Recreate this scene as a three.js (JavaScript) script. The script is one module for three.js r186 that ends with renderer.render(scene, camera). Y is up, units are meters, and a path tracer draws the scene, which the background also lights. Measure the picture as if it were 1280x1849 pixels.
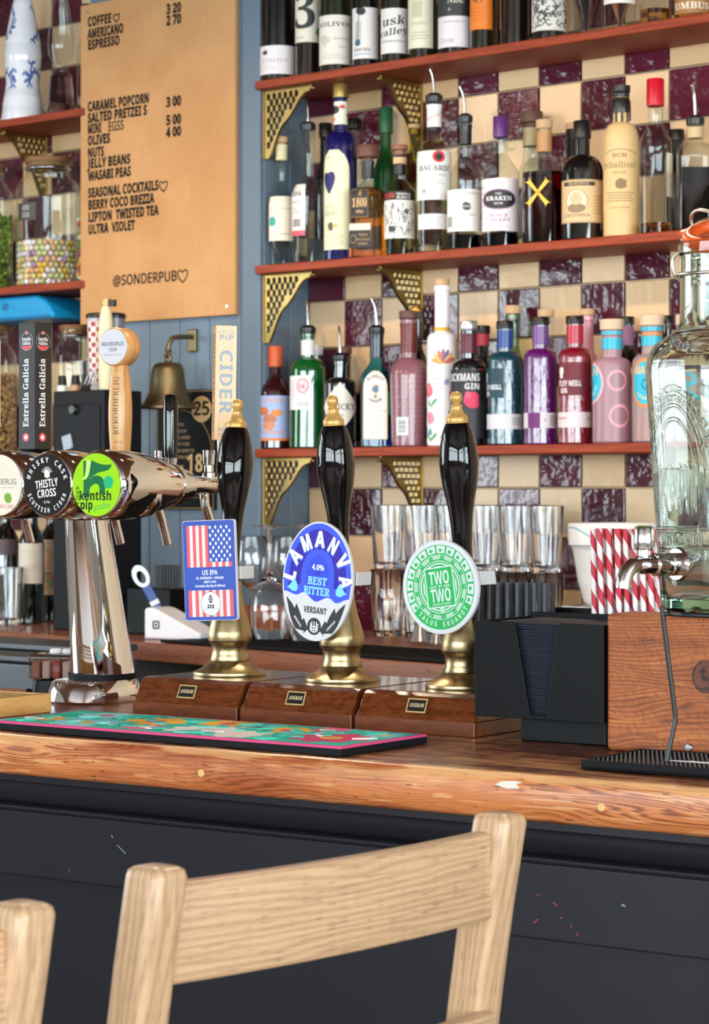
import * as THREE from 'three';
import { RoundedBoxGeometry } from 'three/addons/geometries/RoundedBoxGeometry.js';
import { mergeGeometries, toCreasedNormals as creasedAtMetres } from 'three/addons/utils/BufferGeometryUtils.js';
import { RectAreaLightUniformsLib } from 'three/addons/lights/RectAreaLightUniformsLib.js';

// ---------------------------------------------------------------- camera
const W = 1280, H = 1849, F = 4300, CY = 853.5, HORIZON = 893;
const PHI = Math.atan(5090 / F), C = Math.cos(PHI), S = Math.sin(PHI);
const BAR_Y = 1.05, CAM_Y = BAR_Y + 0.267, CAM_Z = 4.07;
const scene = new THREE.Scene();
const camera = new THREE.PerspectiveCamera(2 * Math.atan(H / 2 / F) * 180 / Math.PI, W / H, 0.05, 60);
camera.position.set(0, CAM_Y, CAM_Z);
camera.lookAt(-C, CAM_Y + (HORIZON - CY) / F, CAM_Z - S);
camera.setViewOffset(W, H, 0, Math.round(H / 2 - CY), W, H);
camera.focus = 2.8; camera.userData.fStop = 16;

// ---------------------------------------------------------------- light
RectAreaLightUniformsLib.init();
scene.background = new THREE.Color(0.80, 0.90, 1.0);
scene.backgroundIntensity = 3.0;
const DAY = 0xf2f6ff;
function daylight(w, h, x, y, z, tx, ty, tz, power) {
  const l = new THREE.RectAreaLight(DAY, power, w, h);
  l.position.set(x, y, z); l.lookAt(tx, ty, tz); l.name = 'daylight'; scene.add(l);
}
daylight(7.6, 2.0, 4.36, 1.85, 5.3, 0, 1.85, 5.3, 13);       // windows in the wall to the right of the bar
daylight(7.6, 2.0, -0.8, 1.85, 9.76, -0.8, 1.85, 0, 12);     // street windows behind the seats
daylight(2.4, 2.0, -6.36, 1.85, 3.6, 0, 1.85, 3.6, 6);         // side windows opposite
const renderer = new THREE.WebGLRenderer();
renderer.toneMapping = THREE.LinearToneMapping;
renderer.toneMappingExposure = 1.2;
renderer.shadowMap.enabled = true;

// ---------------------------------------------------------------- helpers
let seed = 7;
const rnd = () => { seed = (seed * 1664525 + 1013904223) >>> 0; return seed / 4294967296; };
const rr = (a, b) => a + (b - a) * rnd();
const R = (d) => d * Math.PI / 180;
const names = {};
function numbered(n) { if (!(n in names)) { names[n] = 0; return n; } names[n]++; return n + '_' + String(names[n]).padStart(3, '0'); }
function tag(o, label, category, group, kind) {
  o.userData.label = label; if (category) o.userData.category = category;
  if (group) o.userData.group = group; if (kind) o.userData.kind = kind;
  return o;
}
function thing(name, label, category, group) {
  const g = new THREE.Group(); g.name = numbered(name); scene.add(g); return tag(g, label, category, group);
}
function part(name, geo, mat, parent) {
  const m = new THREE.Mesh(geo, mat); m.name = parent === scene ? numbered(name) : name;
  m.castShadow = m.receiveShadow = true; parent.add(m); return m;
}
function struct(name, geo, mat) { const m = part(name, geo, mat, scene); m.userData.kind = 'structure'; m.userData.label = name.replace(/_/g, ' '); return m; }
function copyOf(o, label) { const c = o.clone(); c.name = numbered(o.name.replace(/_\d{3}$/, '')); c.userData = { ...o.userData }; if (label) c.userData.label = label; scene.add(c); return c; }

// the view direction through a column of the photograph, per metre of depth
const ray = (px) => { const t = (px - 640) / F; return [-C + S * t, -S - C * t]; };
function atZ(px, z) { const [dx, dz] = ray(px), Z = (CAM_Z - z) / -dz; return { x: dx * Z, z, Z }; }
const yAt = (py, Z) => CAM_Y + (HORIZON - py) / F * Z;
const BETA = R(5.4), BO = [-1.546, 2.239], BR = [Math.cos(BETA), -Math.sin(BETA)], BN = [-Math.sin(BETA), -Math.cos(BETA)];
const bar = (u, v) => ({ x: BO[0] + u * BR[0] + v * BN[0], z: BO[1] + u * BR[1] + v * BN[1] });
function barPx(px, v) {                                  // where that column meets the line v metres behind the bar's front edge
  const [dx, dz] = ray(px), bx = BO[0] + v * BN[0], bz = BO[1] + v * BN[1] - CAM_Z;
  const det = BR[0] * -dz - -dx * BR[1], u = (-bx * -dz - -dx * -bz) / det;
  const p = bar(u, v); return { u, ...p, Z: (p.z - CAM_Z) / dz };
}
function onBar(o, px, v, turn = 0, up = 0) { const p = barPx(px, v); o.position.set(p.x, BAR_Y + up, p.z); o.rotation.y = BETA + R(turn); return p; }

// ---------------------------------------------------------------- geometry
// the add-on joins corners closer than a centimetre, so small things are measured in millimetres meanwhile
const toCreasedNormals = (g, angle) => creasedAtMetres(g.scale(2000, 2000, 2000), angle).scale(1 / 2000, 1 / 2000, 1 / 2000);
const rbox = (w, h, d, r = 0.002, x = 0, y = 0, z = 0, s = 2) => new RoundedBoxGeometry(w, h, d, s, Math.min(r, w / 2.01, h / 2.01, d / 2.01)).translate(x, y, z);
function boxUV(g, grain = 'x') {                        // texture coordinates in metres, the grain along one axis
  const p = g.attributes.position, n = g.attributes.normal, uv = new Float32Array(p.count * 2);
  const ax = { x: 0, y: 1, z: 2 }[grain], o = [0, 1, 2].filter((k) => k !== ax);
  for (let i = 0; i < p.count; i++) {
    const q = [p.getX(i), p.getY(i), p.getZ(i)], m = [n.getX(i), n.getY(i), n.getZ(i)].map(Math.abs);
    if (m[ax] > m[o[0]] && m[ax] > m[o[1]]) { uv[2 * i] = q[o[0]]; uv[2 * i + 1] = q[o[1]]; }
    else { uv[2 * i] = q[ax]; uv[2 * i + 1] = m[o[0]] > m[o[1]] ? q[o[1]] : q[o[0]] + 0.37; }
  }
  g.setAttribute('uv', new THREE.BufferAttribute(uv, 2)); return g;
}
const rad = (n, th) => n === 2 ? 1 : 1 / Math.pow(Math.pow(Math.abs(Math.sin(th)), n) + Math.pow(Math.abs(Math.cos(th)), n), 1 / n);
// a surface through rings [radius, height, squareness = 2, x shift = 0, z shift = 0]; ends close to a point where radius is 0
function loft(rings, seg = 32, sx = 1, sz = 1, crease = 0.7) {
  const pos = [], uv = [], idx = []; let len = 0;
  rings.forEach(([r, y, n = 2, ox = 0, oz = 0], k) => {
    if (k) len += Math.hypot(r - rings[k - 1][0], y - rings[k - 1][1]);
    for (let i = 0; i <= seg; i++) {
      const th = i / seg * 2 * Math.PI, q = r * rad(n, th);
      pos.push(q * Math.sin(th) * sx + ox, y, q * Math.cos(th) * sz + oz); uv.push(i / seg, len);
    }
  });
  for (let k = 0; k < rings.length - 1; k++) for (let i = 0; i < seg; i++) {
    const a = k * (seg + 1) + i, b = a + seg + 1;
    if (rings[k][0] > 0) idx.push(a, a + 1, b + 1); if (rings[k + 1][0] > 0) idx.push(a, b + 1, b);
  }
  const g = new THREE.BufferGeometry();
  g.setAttribute('position', new THREE.Float32BufferAttribute(pos, 3)); g.setAttribute('uv', new THREE.Float32BufferAttribute(uv, 2)); g.setIndex(idx);
  return toCreasedNormals(g, crease);
}
const disc = (r, h, r2 = r, y = 0, b = 0.0008, seg = 28) => loft([[0, y], [r - b, y], [r, y + b], [r2, y + h - b], [r2 - b, y + h], [0, y + h]], seg);
function tube(pts, r, seg = 24, rs = 10) { return new THREE.TubeGeometry(new THREE.CatmullRomCurve3(pts.map((p) => new THREE.Vector3(...p)), false, 'centripetal'), seg, r, rs, false); }
function tubeEnds(pts, r, seg = 24, rs = 10) {
  const g = [tube(pts, r, seg, rs)]; for (const p of [pts[0], pts[pts.length - 1]]) g.push(new THREE.SphereGeometry(r, rs, 6).translate(...p)); return mergeGeometries(g);
}
function polyTube(pts, r, rs = 10) {                      // straight runs with round joints
  const g = [], up = new THREE.Vector3(0, 1, 0);
  pts.forEach((p, i) => { const b = new THREE.Vector3(...p); g.push(new THREE.SphereGeometry(r, rs, 6).translate(...p)); if (i) { const a = new THREE.Vector3(...pts[i - 1]), d = b.clone().sub(a), c = new THREE.CylinderGeometry(r, r, d.length(), rs, 1, true); c.applyQuaternion(new THREE.Quaternion().setFromUnitVectors(up, d.clone().normalize())); const m = a.add(b).multiplyScalar(0.5); g.push(c.translate(m.x, m.y, m.z)); } });
  return mergeGeometries(g);
}
function extr(pts, depth, bevel = 0.001, curve = 8) {     // outline in x, y; thickness along z, centred
  const s = pts instanceof THREE.Shape ? pts : new THREE.Shape(pts.map((p) => new THREE.Vector2(...p)));
  const g = new THREE.ExtrudeGeometry(s, { depth: depth - 2 * bevel, bevelEnabled: bevel > 0, bevelThickness: bevel, bevelSize: bevel, bevelOffset: -bevel, bevelSegments: 2, curveSegments: curve });
  return g.translate(0, 0, -depth / 2 + bevel);
}

// ---------------------------------------------------------------- textures
const hash = (x, y, s) => { let h = (x * 374761393 + y * 668265263 + s * 1274126177) | 0; h = Math.imul(h ^ (h >>> 13), 1274126177); return ((h ^ (h >>> 16)) >>> 0) / 4294967296; };
function vn(x, y, px, py, s = 0) {                         // value noise with a period
  const xi = Math.floor(x), yi = Math.floor(y), a = x - xi, b = y - yi, u = a * a * (3 - 2 * a), v = b * b * (3 - 2 * b), m = (k, p) => ((k % p) + p) % p;
  const x0 = m(xi, px), x1 = m(xi + 1, px), y0 = m(yi, py), y1 = m(yi + 1, py);
  return (hash(x0, y0, s) * (1 - u) + hash(x1, y0, s) * u) * (1 - v) + (hash(x0, y1, s) * (1 - u) + hash(x1, y1, s) * u) * v;
}
const fbm = (u, v, a, b, s = 0, o = 4) => { let t = 0, w = 0.5, n = 0; for (let k = 0; k < o; k++) { t += w * vn(u * a, v * b, a, b, s + k * 17); n += w; w *= 0.5; a *= 2; b *= 2; } return t / n; };
function dtex(w, h, fn, srgb = true, rep = [1, 1]) {
  const d = new Uint8Array(w * h * 4);
  for (let j = 0; j < h; j++) for (let i = 0; i < w; i++) { const c = fn(i / w, j / h), k = (j * w + i) * 4; d[k] = c[0]; d[k + 1] = c[1]; d[k + 2] = c[2]; d[k + 3] = 255; }
  const t = new THREE.DataTexture(d, w, h); t.wrapS = t.wrapT = THREE.RepeatWrapping; t.magFilter = t.minFilter = THREE.LinearFilter;
  if (srgb) t.colorSpace = THREE.SRGBColorSpace; t.repeat.set(...rep); t.needsUpdate = true; return t;
}
const mix = (a, b, t) => [0, 1, 2].map((k) => a[k] + (b[k] - a[k]) * t);
const cl = (t, a = 0, b = 1) => Math.max(a, Math.min(b, t));
const sm = (a, b, t) => { t = cl((t - a) / (b - a)); return t * t * (3 - 2 * t); };
function canvasTex(w, h, draw) {
  const c = document.createElement('canvas'); c.width = w; c.height = h; const x = c.getContext('2d'); draw(x, w, h);
  const t = new THREE.CanvasTexture(c); t.colorSpace = THREE.SRGBColorSpace; t.anisotropy = 8; return t;
}
function txt(x, s, px, py, h, o = {}) {                     // h: height of capitals; o.w: squeeze to that width
  const { font = 'bold %spx sans-serif', fill = '#111', align = 'center', w, rot = 0, track } = o;
  x.save(); x.translate(px, py); x.rotate(rot); x.font = font.replace('%s', String(h / 0.72)); x.fillStyle = fill; x.textBaseline = 'alphabetic'; x.textAlign = align;
  if (track) x.letterSpacing = track + 'px';
  if (w) x.scale(w / x.measureText(s).width, 1);
  x.fillText(s, 0, 0); if (o.fat) { x.strokeStyle = fill; x.lineWidth = o.fat; x.strokeText(s, 0, 0); } x.restore();
}
function arcTxt(x, s, cx, cy, r, mid, span, h, o = {}) {    // letters round a circle; mid and span in radians, mid measured from the top; o.under reads along the bottom
  const n = s.length, u = o.under ? -1 : 1;
  for (let i = 0; i < n; i++) { const a = mid + u * span * ((i + 0.5) / n - 0.5); txt(x, s[i], cx + Math.sin(a) * r * (o.sx || 1), cy - Math.cos(a) * r * (o.sy || 1), h, { ...o, w: o.w && s[i] !== ' ' && s[i] !== 'I' ? o.w : undefined, rot: a + (o.under ? Math.PI : 0) }); }
}
function heart(x, cx, cy, s, lw) { x.save(); x.translate(cx, cy); x.scale(s, s); x.beginPath(); x.moveTo(0, 0.5); x.bezierCurveTo(-0.9, -0.1, -0.5, -0.75, 0, -0.3); x.bezierCurveTo(0.5, -0.75, 0.9, -0.1, 0, 0.5); x.closePath(); x.lineWidth = lw / s; x.stroke(); x.restore(); }
function woodTex(w, h, cols, { lines = 9, warp = 1.4, pores = 0.5, s = 1, rep = [1, 1], fade = 0.35, a = 3, knot } = {}) {
  return dtex(w, h, (u, v) => {
    let q = v * lines + (fbm(u, v, a, 4, s, 3) - 0.5) * warp * 2;
    if (knot) { const dx = (u - knot[0]) * knot[2], dy = (v - knot[1]); q = Math.sqrt(dx * dx + dy * dy) * lines + (fbm(u, v, a, 4, s, 3) - 0.5) * warp; }
    const ring = Math.pow(0.5 + 0.5 * Math.sin(q * 6.2832), 1.6), g = fbm(u, v, a * 2, 60, s + 5, 3), p = vn(u * a * 12, v * 160, a * 12, 160, s + 9);
    let c = mix(cols[0], cols[1], cl(ring * 0.6 + g * 0.7 - 0.2)); c = mix(c, cols[2], cl((p - 0.72) * 3.4) * pores);
    return mix(c, cols[0], fade * fbm(u, v, 2, 2, s + 3, 2));
  }, true, rep);
}
const bumpNoise = dtex(256, 256, (u, v) => { const q = 255 * fbm(u, v, 5, 5, 3, 3); return [q, q, q]; }, false, [1 / 0.11, 1 / 0.11]);
const fineNoise = dtex(256, 256, (u, v) => { const q = 255 * fbm(u, v, 40, 40, 8, 3); return [q, q, q]; }, false, [1 / 0.15, 1 / 0.15]);

// ---------------------------------------------------------------- materials
const std = (color, roughness = 0.6, o = {}) => new THREE.MeshStandardMaterial({ color, roughness, ...o });
const phy = (color, roughness = 0.4, o = {}) => new THREE.MeshPhysicalMaterial({ color, roughness, ...o });
const pane = (color, o = {}) => phy(color, 0.02, { transmission: 1, thickness: 0, ior: 1.5, ...o });
const liquid = (color, dist, o = {}) => phy(0xffffff, 0.0, { transmission: 1, thickness: 0.05, ior: 1.34, attenuationColor: new THREE.Color(color), attenuationDistance: dist, ...o });
const M = {};
M.cream = [[0xe0bd92, 0], [0xd9b488, 1], [0xe4c39b, 2]].map(([c]) => phy(c, 0.3, { bumpMap: bumpNoise, bumpScale: 0.0012 }));
M.maroon = [0x4e1428, 0x571a2e, 0x461022].map((c) => phy(c, 0.12, { bumpMap: bumpNoise, bumpScale: 0.003, clearcoat: 0.6, clearcoatRoughness: 0.05 }));
M.grout = std(0xcdb394, 0.9);
M.blue = phy(0x64788a, 0.38, { bumpMap: fineNoise, bumpScale: 0.0003 });
M.shelf = phy(0xffffff, 0.5, { map: woodTex(512, 256, [[158, 66, 34], [122, 44, 22], [84, 28, 14]], { s: 4, rep: [1 / 0.7, 1 / 0.2], lines: 7 }), specularIntensity: 0.6 });
M.brass = std(0xa6936e, 0.42, { metalness: 1, roughnessMap: dtex(256, 256, (u, v) => { const q = 150 + 105 * fbm(u, v, 8, 8, 2, 4); return [q, q, q]; }, false, [2, 8]) });
M.bracket = std(0x9c8350, 0.34, { metalness: 1 });
M.bell = std(0x7c6d50, 0.46, { metalness: 1 });
M.finial = phy(0xcda05a, 0.36, { metalness: 0.3 });
M.chrome = std(0xe8e9ec, 0.04, { metalness: 1 });
M.steel = std(0xb9bbbd, 0.25, { metalness: 1 });
M.wire = std(0xd8d9dc, 0.18, { metalness: 1 });
M.blackGloss = phy(0x08080a, 0.05);
M.black = phy(0x0b0c0f, 0.45, { specularIntensity: 0.35 });
M.blackPlastic = phy(0x0a0b0e, 0.4, { specularIntensity: 0.28 });
M.rubber = phy(0x101114, 0.7, { specularIntensity: 0.4 });
M.barPaint = phy(0x1b1c23, 0.36, { specularIntensity: 0.6 });
M.white = std(0xd8d8da, 0.5);
M.cork = std(0xd3ae85, 0.85, { bumpMap: fineNoise, bumpScale: 0.0008 });
M.brownCap = std(0x6b4236, 0.5);
M.blackCap = phy(0x121214, 0.32);
M.clear = pane(0xf6faf8);
M.frost = pane(0xf3e6e4, { roughness: 0.3 });

// ================================================================ the room
const box = (x0, x1, y0, y1, z0, z1) => new THREE.BoxGeometry(x1 - x0, y1 - y0, z1 - z0).translate((x0 + x1) / 2, (y0 + y1) / 2, (z0 + z1) / 2);
const RX0 = -6.2, RX1 = 4.2, RZ1 = 9.6, RH = 3.0;
const plaster = std(0x9a9388, 0.85), skirtPaint = std(0x2a2c33, 0.5);
struct('floor', boxUV(box(RX0 - 0.2, RX1 + 0.2, -0.1, 0, -0.2, RZ1 + 0.2), 'x'), std(0xffffff, 0.5, { map: woodTex(512, 512, [[120, 84, 56], [96, 64, 40], [62, 40, 26]], { s: 21, rep: [0.8, 1.2], lines: 8 }) }));
struct('wall_left', mergeGeometries([box(RX0 - 0.15, RX0, 0, 0.85, -0.2, RZ1 + 0.2), box(RX0 - 0.15, RX0, 2.75, RH, -0.2, RZ1 + 0.2), box(RX0 - 0.15, RX0, 0.85, 2.75, -0.2, 2.4), box(RX0 - 0.15, RX0, 0.85, 2.75, 4.8, RZ1 + 0.2)]), plaster);
const wr = struct('wall_right', mergeGeometries([box(RX1, RX1 + 0.15, 0, 0.85, -0.2, RZ1), box(RX1, RX1 + 0.15, 2.75, RH, -0.2, RZ1), box(RX1, RX1 + 0.15, 0.85, 2.75, -0.2, 1.5), box(RX1, RX1 + 0.15, 0.85, 2.75, 9.1, RZ1)]), plaster);
const wf = struct('wall_front', mergeGeometries([box(RX0, RX1, 0, 0.85, RZ1, RZ1 + 0.15), box(RX0, RX1, 2.75, RH, RZ1, RZ1 + 0.15), box(RX0, -4.6, 0.85, 2.75, RZ1, RZ1 + 0.15), box(3.0, RX1, 0.85, 2.75, RZ1, RZ1 + 0.15)]), plaster);
{ // windows: painted timber frames with clear panes
  const frame = std(0x32363d, 0.5);
  const win = (name, a0, a1, n, make) => {
    const g = new THREE.Group(); g.name = name; g.userData = { kind: 'structure', label: 'tall shop window with dark timber frame' }; scene.add(g);
    const w = (a1 - a0) / n;
    for (let k = 0; k <= n; k++) part('mullion', make(a0 + k * w - 0.035, a0 + k * w + 0.035, 0.85, 2.75, 0.07), frame, g);
    for (const y of [0.85, 2.25, 2.68]) part('rail', make(a0, a1, y, y + 0.07, 0.06), frame, g);
    for (let k = 0; k < n; k++) { part('pane', make(a0 + k * w + 0.03, a0 + (k + 1) * w - 0.03, 0.9, 2.27, 0.006), M.clear, g); part('pane', make(a0 + k * w + 0.03, a0 + (k + 1) * w - 0.03, 2.3, 2.7, 0.006), M.clear, g); }
  };
  win('window_1', 1.5, 9.1, 5, (a, b, y0, y1, t) => box(RX1 + 0.075 - t / 2, RX1 + 0.075 + t / 2, y0, y1, a, b));
  win('window_3', 2.4, 4.8, 2, (a, b, y0, y1, t) => box(RX0 - 0.075 - t / 2, RX0 - 0.075 + t / 2, y0, y1, a, b));
  win('window_2', -4.6, 3.0, 5, (a, b, y0, y1, t) => box(a, b, y0, y1, RZ1 + 0.075 - t / 2, RZ1 + 0.075 + t / 2));
}
{ // slatted timber ceiling
  const m = std(0xffffff, 0.5, { map: woodTex(512, 256, [[120, 74, 46], [92, 52, 30], [60, 34, 20]], { s: 33, rep: [0.7, 3] }) });
  const c = struct('ceiling', box(RX0 - 0.2, RX1 + 0.2, RH + 0.02, RH + 0.15, -0.2, RZ1 + 0.2), std(0x2a1c14, 0.8));
  const g = boxUV(box(RX0, RX1, RH - 0.01, RH + 0.02, -0.07, 0.07), 'x');
  for (let z = 0.08; z < RZ1; z += 0.165) { const p = part('plank', g, m, c); p.position.z = z; }
}
{ // shaded pendant lamps over the serving aisle
  for (const [x, k] of [[-3.9, 0], [-2.9, 1], [-1.9, 2]]) {
    const t = thing('pendant_lamp', 'black metal pendant lamp hanging above the serving aisle', 'lamp', 'pendant lamps over the aisle'); t.position.set(x, 2.45, 1.35);
    part('cord', new THREE.CylinderGeometry(0.003, 0.003, RH - 2.45 - 0.16, 8).translate(0, 0.16 + (RH - 2.45 - 0.16) / 2, 0), M.black, t); part('shade', loft([[0.11, 0], [0.1, 0.04], [0.05, 0.1], [0.02, 0.16], [0.018, 0.16], [0.048, 0.098], [0.098, 0.038], [0.108, 0]], 36), M.black, t);
    part('bulb', new THREE.SphereGeometry(0.035, 20, 14).translate(0, 0.03, 0), new THREE.MeshStandardMaterial({ color: 0xffffff, emissive: new THREE.Color(1, 0.82, 0.6), emissiveIntensity: 4 }), t);
    const l = new THREE.PointLight(0xffe2c0, 2.0, 0, 2); l.position.set(x, 2.48, 1.35); l.castShadow = true; l.shadow.radius = 1.6; l.name = 'pendant_bulb_light'; scene.add(l);
  }
}
struct('pavement', box(-30, 30, -0.16, -0.12, -20, 40), std(0x8b8780, 0.9));

// ---------------------------------------------------------------- back wall: tiled alcoves on both sides of a blue boarded pier
const PH = 0.1073, PV = 0.1054, TX = -3.573, TY = CAM_Y + 0.4356, PIER_L = -4.12, PIER_Z = 0.166;
const wallBack = struct('wall_back', box(RX0 - 0.2, RX1 + 0.2, 0, RH, -0.2, -0.008), M.grout);
{
  const shape = (w) => { // a hand-made tile: slightly domed and uneven
    const g = rbox(w - 0.003, PV - 0.003, 0.011, 0.0025, 0, 0, -0.0035, 2); g.deleteAttribute('uv'); return boxUV(g, 'x');
  };
  const full = shape(PH), cut = shape(PIER_L - (TX - 6 * PH));
  for (let k = 8; k >= -6; k--) for (let c = -13; c < 13; c++) {
    if ((c > -6 && c < 0) || (k > 6 && c >= 0)) continue;
    const dark = ((c + k) % 2 + 2) % 2 === (c < 0 ? 0 : 1), partial = c === -6;
    const t = part('tile', partial ? cut : full, (dark ? M.maroon : M.cream)[Math.floor(hash(c + 50, k + 50, 3) * 3)], wallBack);
    t.position.set(partial ? (TX - 6 * PH + PIER_L) / 2 : TX + (c + 0.5) * PH, TY + (k - 0.5) * PV, hash(c + 9, k + 70, 5) * 0.0012);
    t.rotation.set((hash(c + 3, k + 30, 7) - 0.5) * 0.018, (hash(c + 5, k + 40, 9) - 0.5) * 0.018, (hash(c + 6, k + 44, 9) - 0.5) * 0.008);
  }
}
{ // the pier: tongue-and-groove boards on its front and on its right-hand return
  const pier = new THREE.Group(); pier.name = 'trim_1'; pier.userData = { kind: 'structure', label: 'blue painted tongue and groove pier between the tiled alcoves' }; scene.add(pier);
  part('core', box(PIER_L + 0.002, TX - 0.012, 0, RH, 0, PIER_Z - 0.012), std(0x34485a, 0.6), pier);
  const xs = [PIER_L, -4.018, -3.920, -3.823, -3.729, -3.632, TX];
  for (let k = 0; k < xs.length - 1; k++) part('board', rbox(xs[k + 1] - xs[k] - 0.0015, RH, 0.012, 0.003, (xs[k] + xs[k + 1]) / 2, RH / 2, PIER_Z - 0.006), M.blue, pier);
  for (const [a, b] of [[0, 0.068], [0.068, PIER_Z - 0.012]]) part('board', rbox(0.012, RH, b - a - 0.0015, 0.003, TX - 0.006, RH / 2, (a + b) / 2), M.blue, pier);
}

// ---------------------------------------------------------------- shelves and their brackets
const SHELF = [CAM_Y + 0.9166, CAM_Y + 0.507, CAM_Y + 0.1005], SZ = 0.183, ST = 0.019;
function shelf(x0, x1, y, label) {
  const g = boxUV(rbox(x1 - x0, ST, SZ - 0.004, 0.003), 'x'), m = part('wooden_shelf', g, M.shelf, scene);
  m.position.set((x0 + x1) / 2, y - ST / 2, SZ / 2 + 0.004); tag(m, label, 'shelf', 'red brown wall shelves'); return m;
}
shelf(TX + 0.001, -1.95, SHELF[0], 'red-brown wooden shelf carrying the row of wine bottles');
shelf(TX + 0.001, -1.95, SHELF[1], 'red-brown wooden shelf carrying the rum and tequila bottles');
shelf(TX + 0.001, -1.95, SHELF[2], 'red-brown wooden shelf carrying the gin bottles');
shelf(-4.965, PIER_L - 0.001, SHELF[0], 'red-brown wooden shelf under the blue and white ceramic bottle');
shelf(-4.965, PIER_L - 0.001, SHELF[1], 'red-brown wooden shelf under the sweet jars');
shelf(-4.965, PIER_L - 0.001, SHELF[2], 'red-brown wooden shelf under the nut jar');
const bracketGeo = (() => { // pierced honeycomb bracket: leg down the wall, arm along x
  const w = 0.138, h = 0.15, out = new THREE.Shape();
  out.moveTo(0, 0); out.lineTo(w, 0); out.quadraticCurveTo(w, -0.012, w - 0.012, -0.012); out.bezierCurveTo(w * 0.72, -0.02, w * 0.66, -h * 0.36, w * 0.42, -h * 0.5); out.bezierCurveTo(w * 0.26, -h * 0.62, w * 0.24, -h * 0.8, w * 0.1, -h); out.lineTo(0, -h); out.closePath();
  const poly = out.getPoints(16), inside = (x, y) => { let r = false; for (let i = 0, j = poly.length - 1; i < poly.length; j = i++) { const a = poly[i], b = poly[j]; if ((a.y > y) !== (b.y > y) && x < (b.x - a.x) * (y - a.y) / (b.y - a.y) + a.x) r = !r; } return r; };
  const q = 0.0088, sxx = 0.0165, syy = 0.0186;
  for (let j = 0; j < 12; j++) for (let i = 0; i < 12; i++) {
    const cx = 0.0125 + i * sxx + (j % 2) * sxx / 2, cy = -0.0135 - j * syy * 0.72, m = q * 1.16; let ok = true;
    for (let k = 0; k < 12; k++) if (!inside(cx + m * Math.cos(k * Math.PI / 6), cy + m * Math.sin(k * Math.PI / 6))) ok = false;
    if (!ok) continue;
    const hole = new THREE.Path(); for (let k = 0; k < 6; k++) { const a = R(60 * k + 30), x = cx + q * 0.82 * Math.cos(a), y = cy + q * Math.sin(a); k ? hole.lineTo(x, y) : hole.moveTo(x, y); } hole.closePath(); out.holes.push(hole);
  }
  return new THREE.ExtrudeGeometry(out, { depth: 0.005, bevelEnabled: true, bevelSize: 0.0008, bevelThickness: 0.0012, bevelSegments: 1, curveSegments: 14 }).translate(0, 0, -0.0025);
})();
function bracket(x, y, z, turn, label) {
  const g = thing('shelf_bracket', label, 'bracket', 'pierced brass shelf brackets');
  part('lattice_plate', bracketGeo, M.bracket, g);
  part('wall_flange', rbox(0.003, 0.152, 0.014, 0.001, -0.0005, -0.075, 0), M.bracket, g);
  part('arm_knob', new THREE.SphereGeometry(0.005, 12, 8).translate(0.142, -0.006, 0), M.bracket, g);
  g.position.set(x, y - ST - 0.001, z); g.rotation.y = turn; return g;
}
const ords = ['beneath the wine bottle shelf', 'beneath the rum and tequila shelf', 'beneath the gin shelf'];
SHELF.forEach((y, k) => {
  bracket(TX + 0.003, y, 0.152, 0, 'brass honeycomb bracket on the blue boards ' + ords[k]);
  bracket(-3.246, y, 0.005, -Math.PI / 2, 'brass honeycomb bracket on the chequered tiles ' + ords[k]);
});
bracket(-4.452, SHELF[0], 0.005, -Math.PI / 2, 'brass honeycomb bracket behind the sweet jars');

// ---------------------------------------------------------------- back counter
const BC_Y = CAM_Y - 0.30, BCA = -Math.atan2(0.15, 1.155);     // its front edge runs slightly aslant to the wall
const bcFront = (x) => 0.73 + (x + 2.805) * 0.13;
{
  const t = thing('back_counter', 'dark reddish wooden back counter carrying the glasses', 'counter');
  const s = new THREE.Shape([[-5.4, 0.004], [-1.6, 0.004], [-1.6, -bcFront(-1.6)], [-5.4, -bcFront(-5.4)]].map((p) => new THREE.Vector2(p[0], -p[1])));
  const sh = new THREE.Shape(); sh.moveTo(-5.4, -0.012); sh.lineTo(-1.6, -0.012); sh.lineTo(-1.6, -bcFront(-1.6)); sh.lineTo(-5.4, -bcFront(-5.4)); sh.closePath();
  const g = new THREE.ExtrudeGeometry(sh, { depth: 0.034, bevelEnabled: true, bevelSize: 0.003, bevelOffset: -0.003, bevelThickness: 0.002, bevelSegments: 2 }).rotateX(-Math.PI / 2).translate(0, BC_Y - 0.036, 0);
  // rotateX(-90) sends the outline's -y to +z
  part('worktop', boxUV(g, 'x'), phy(0xffffff, 0.35, { map: woodTex(512, 256, [[150, 88, 56], [110, 58, 36], [60, 32, 22]], { s: 11, rep: [1 / 0.6, 1 / 0.16], lines: 6, pores: 0.9 }), clearcoat: 0.25 }), t);
  const sb = new THREE.Shape(); sb.moveTo(-5.4, -0.02); sb.lineTo(-1.6, -0.02); sb.lineTo(-1.6, -bcFront(-1.6) + 0.12); sb.lineTo(-5.4, -bcFront(-5.4) + 0.12); sb.closePath();
  part('cupboard_carcass', new THREE.ExtrudeGeometry(sb, { depth: BC_Y - 0.04, bevelEnabled: false }).rotateX(-Math.PI / 2), std(0x1c1614, 0.6), t);
}

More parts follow.
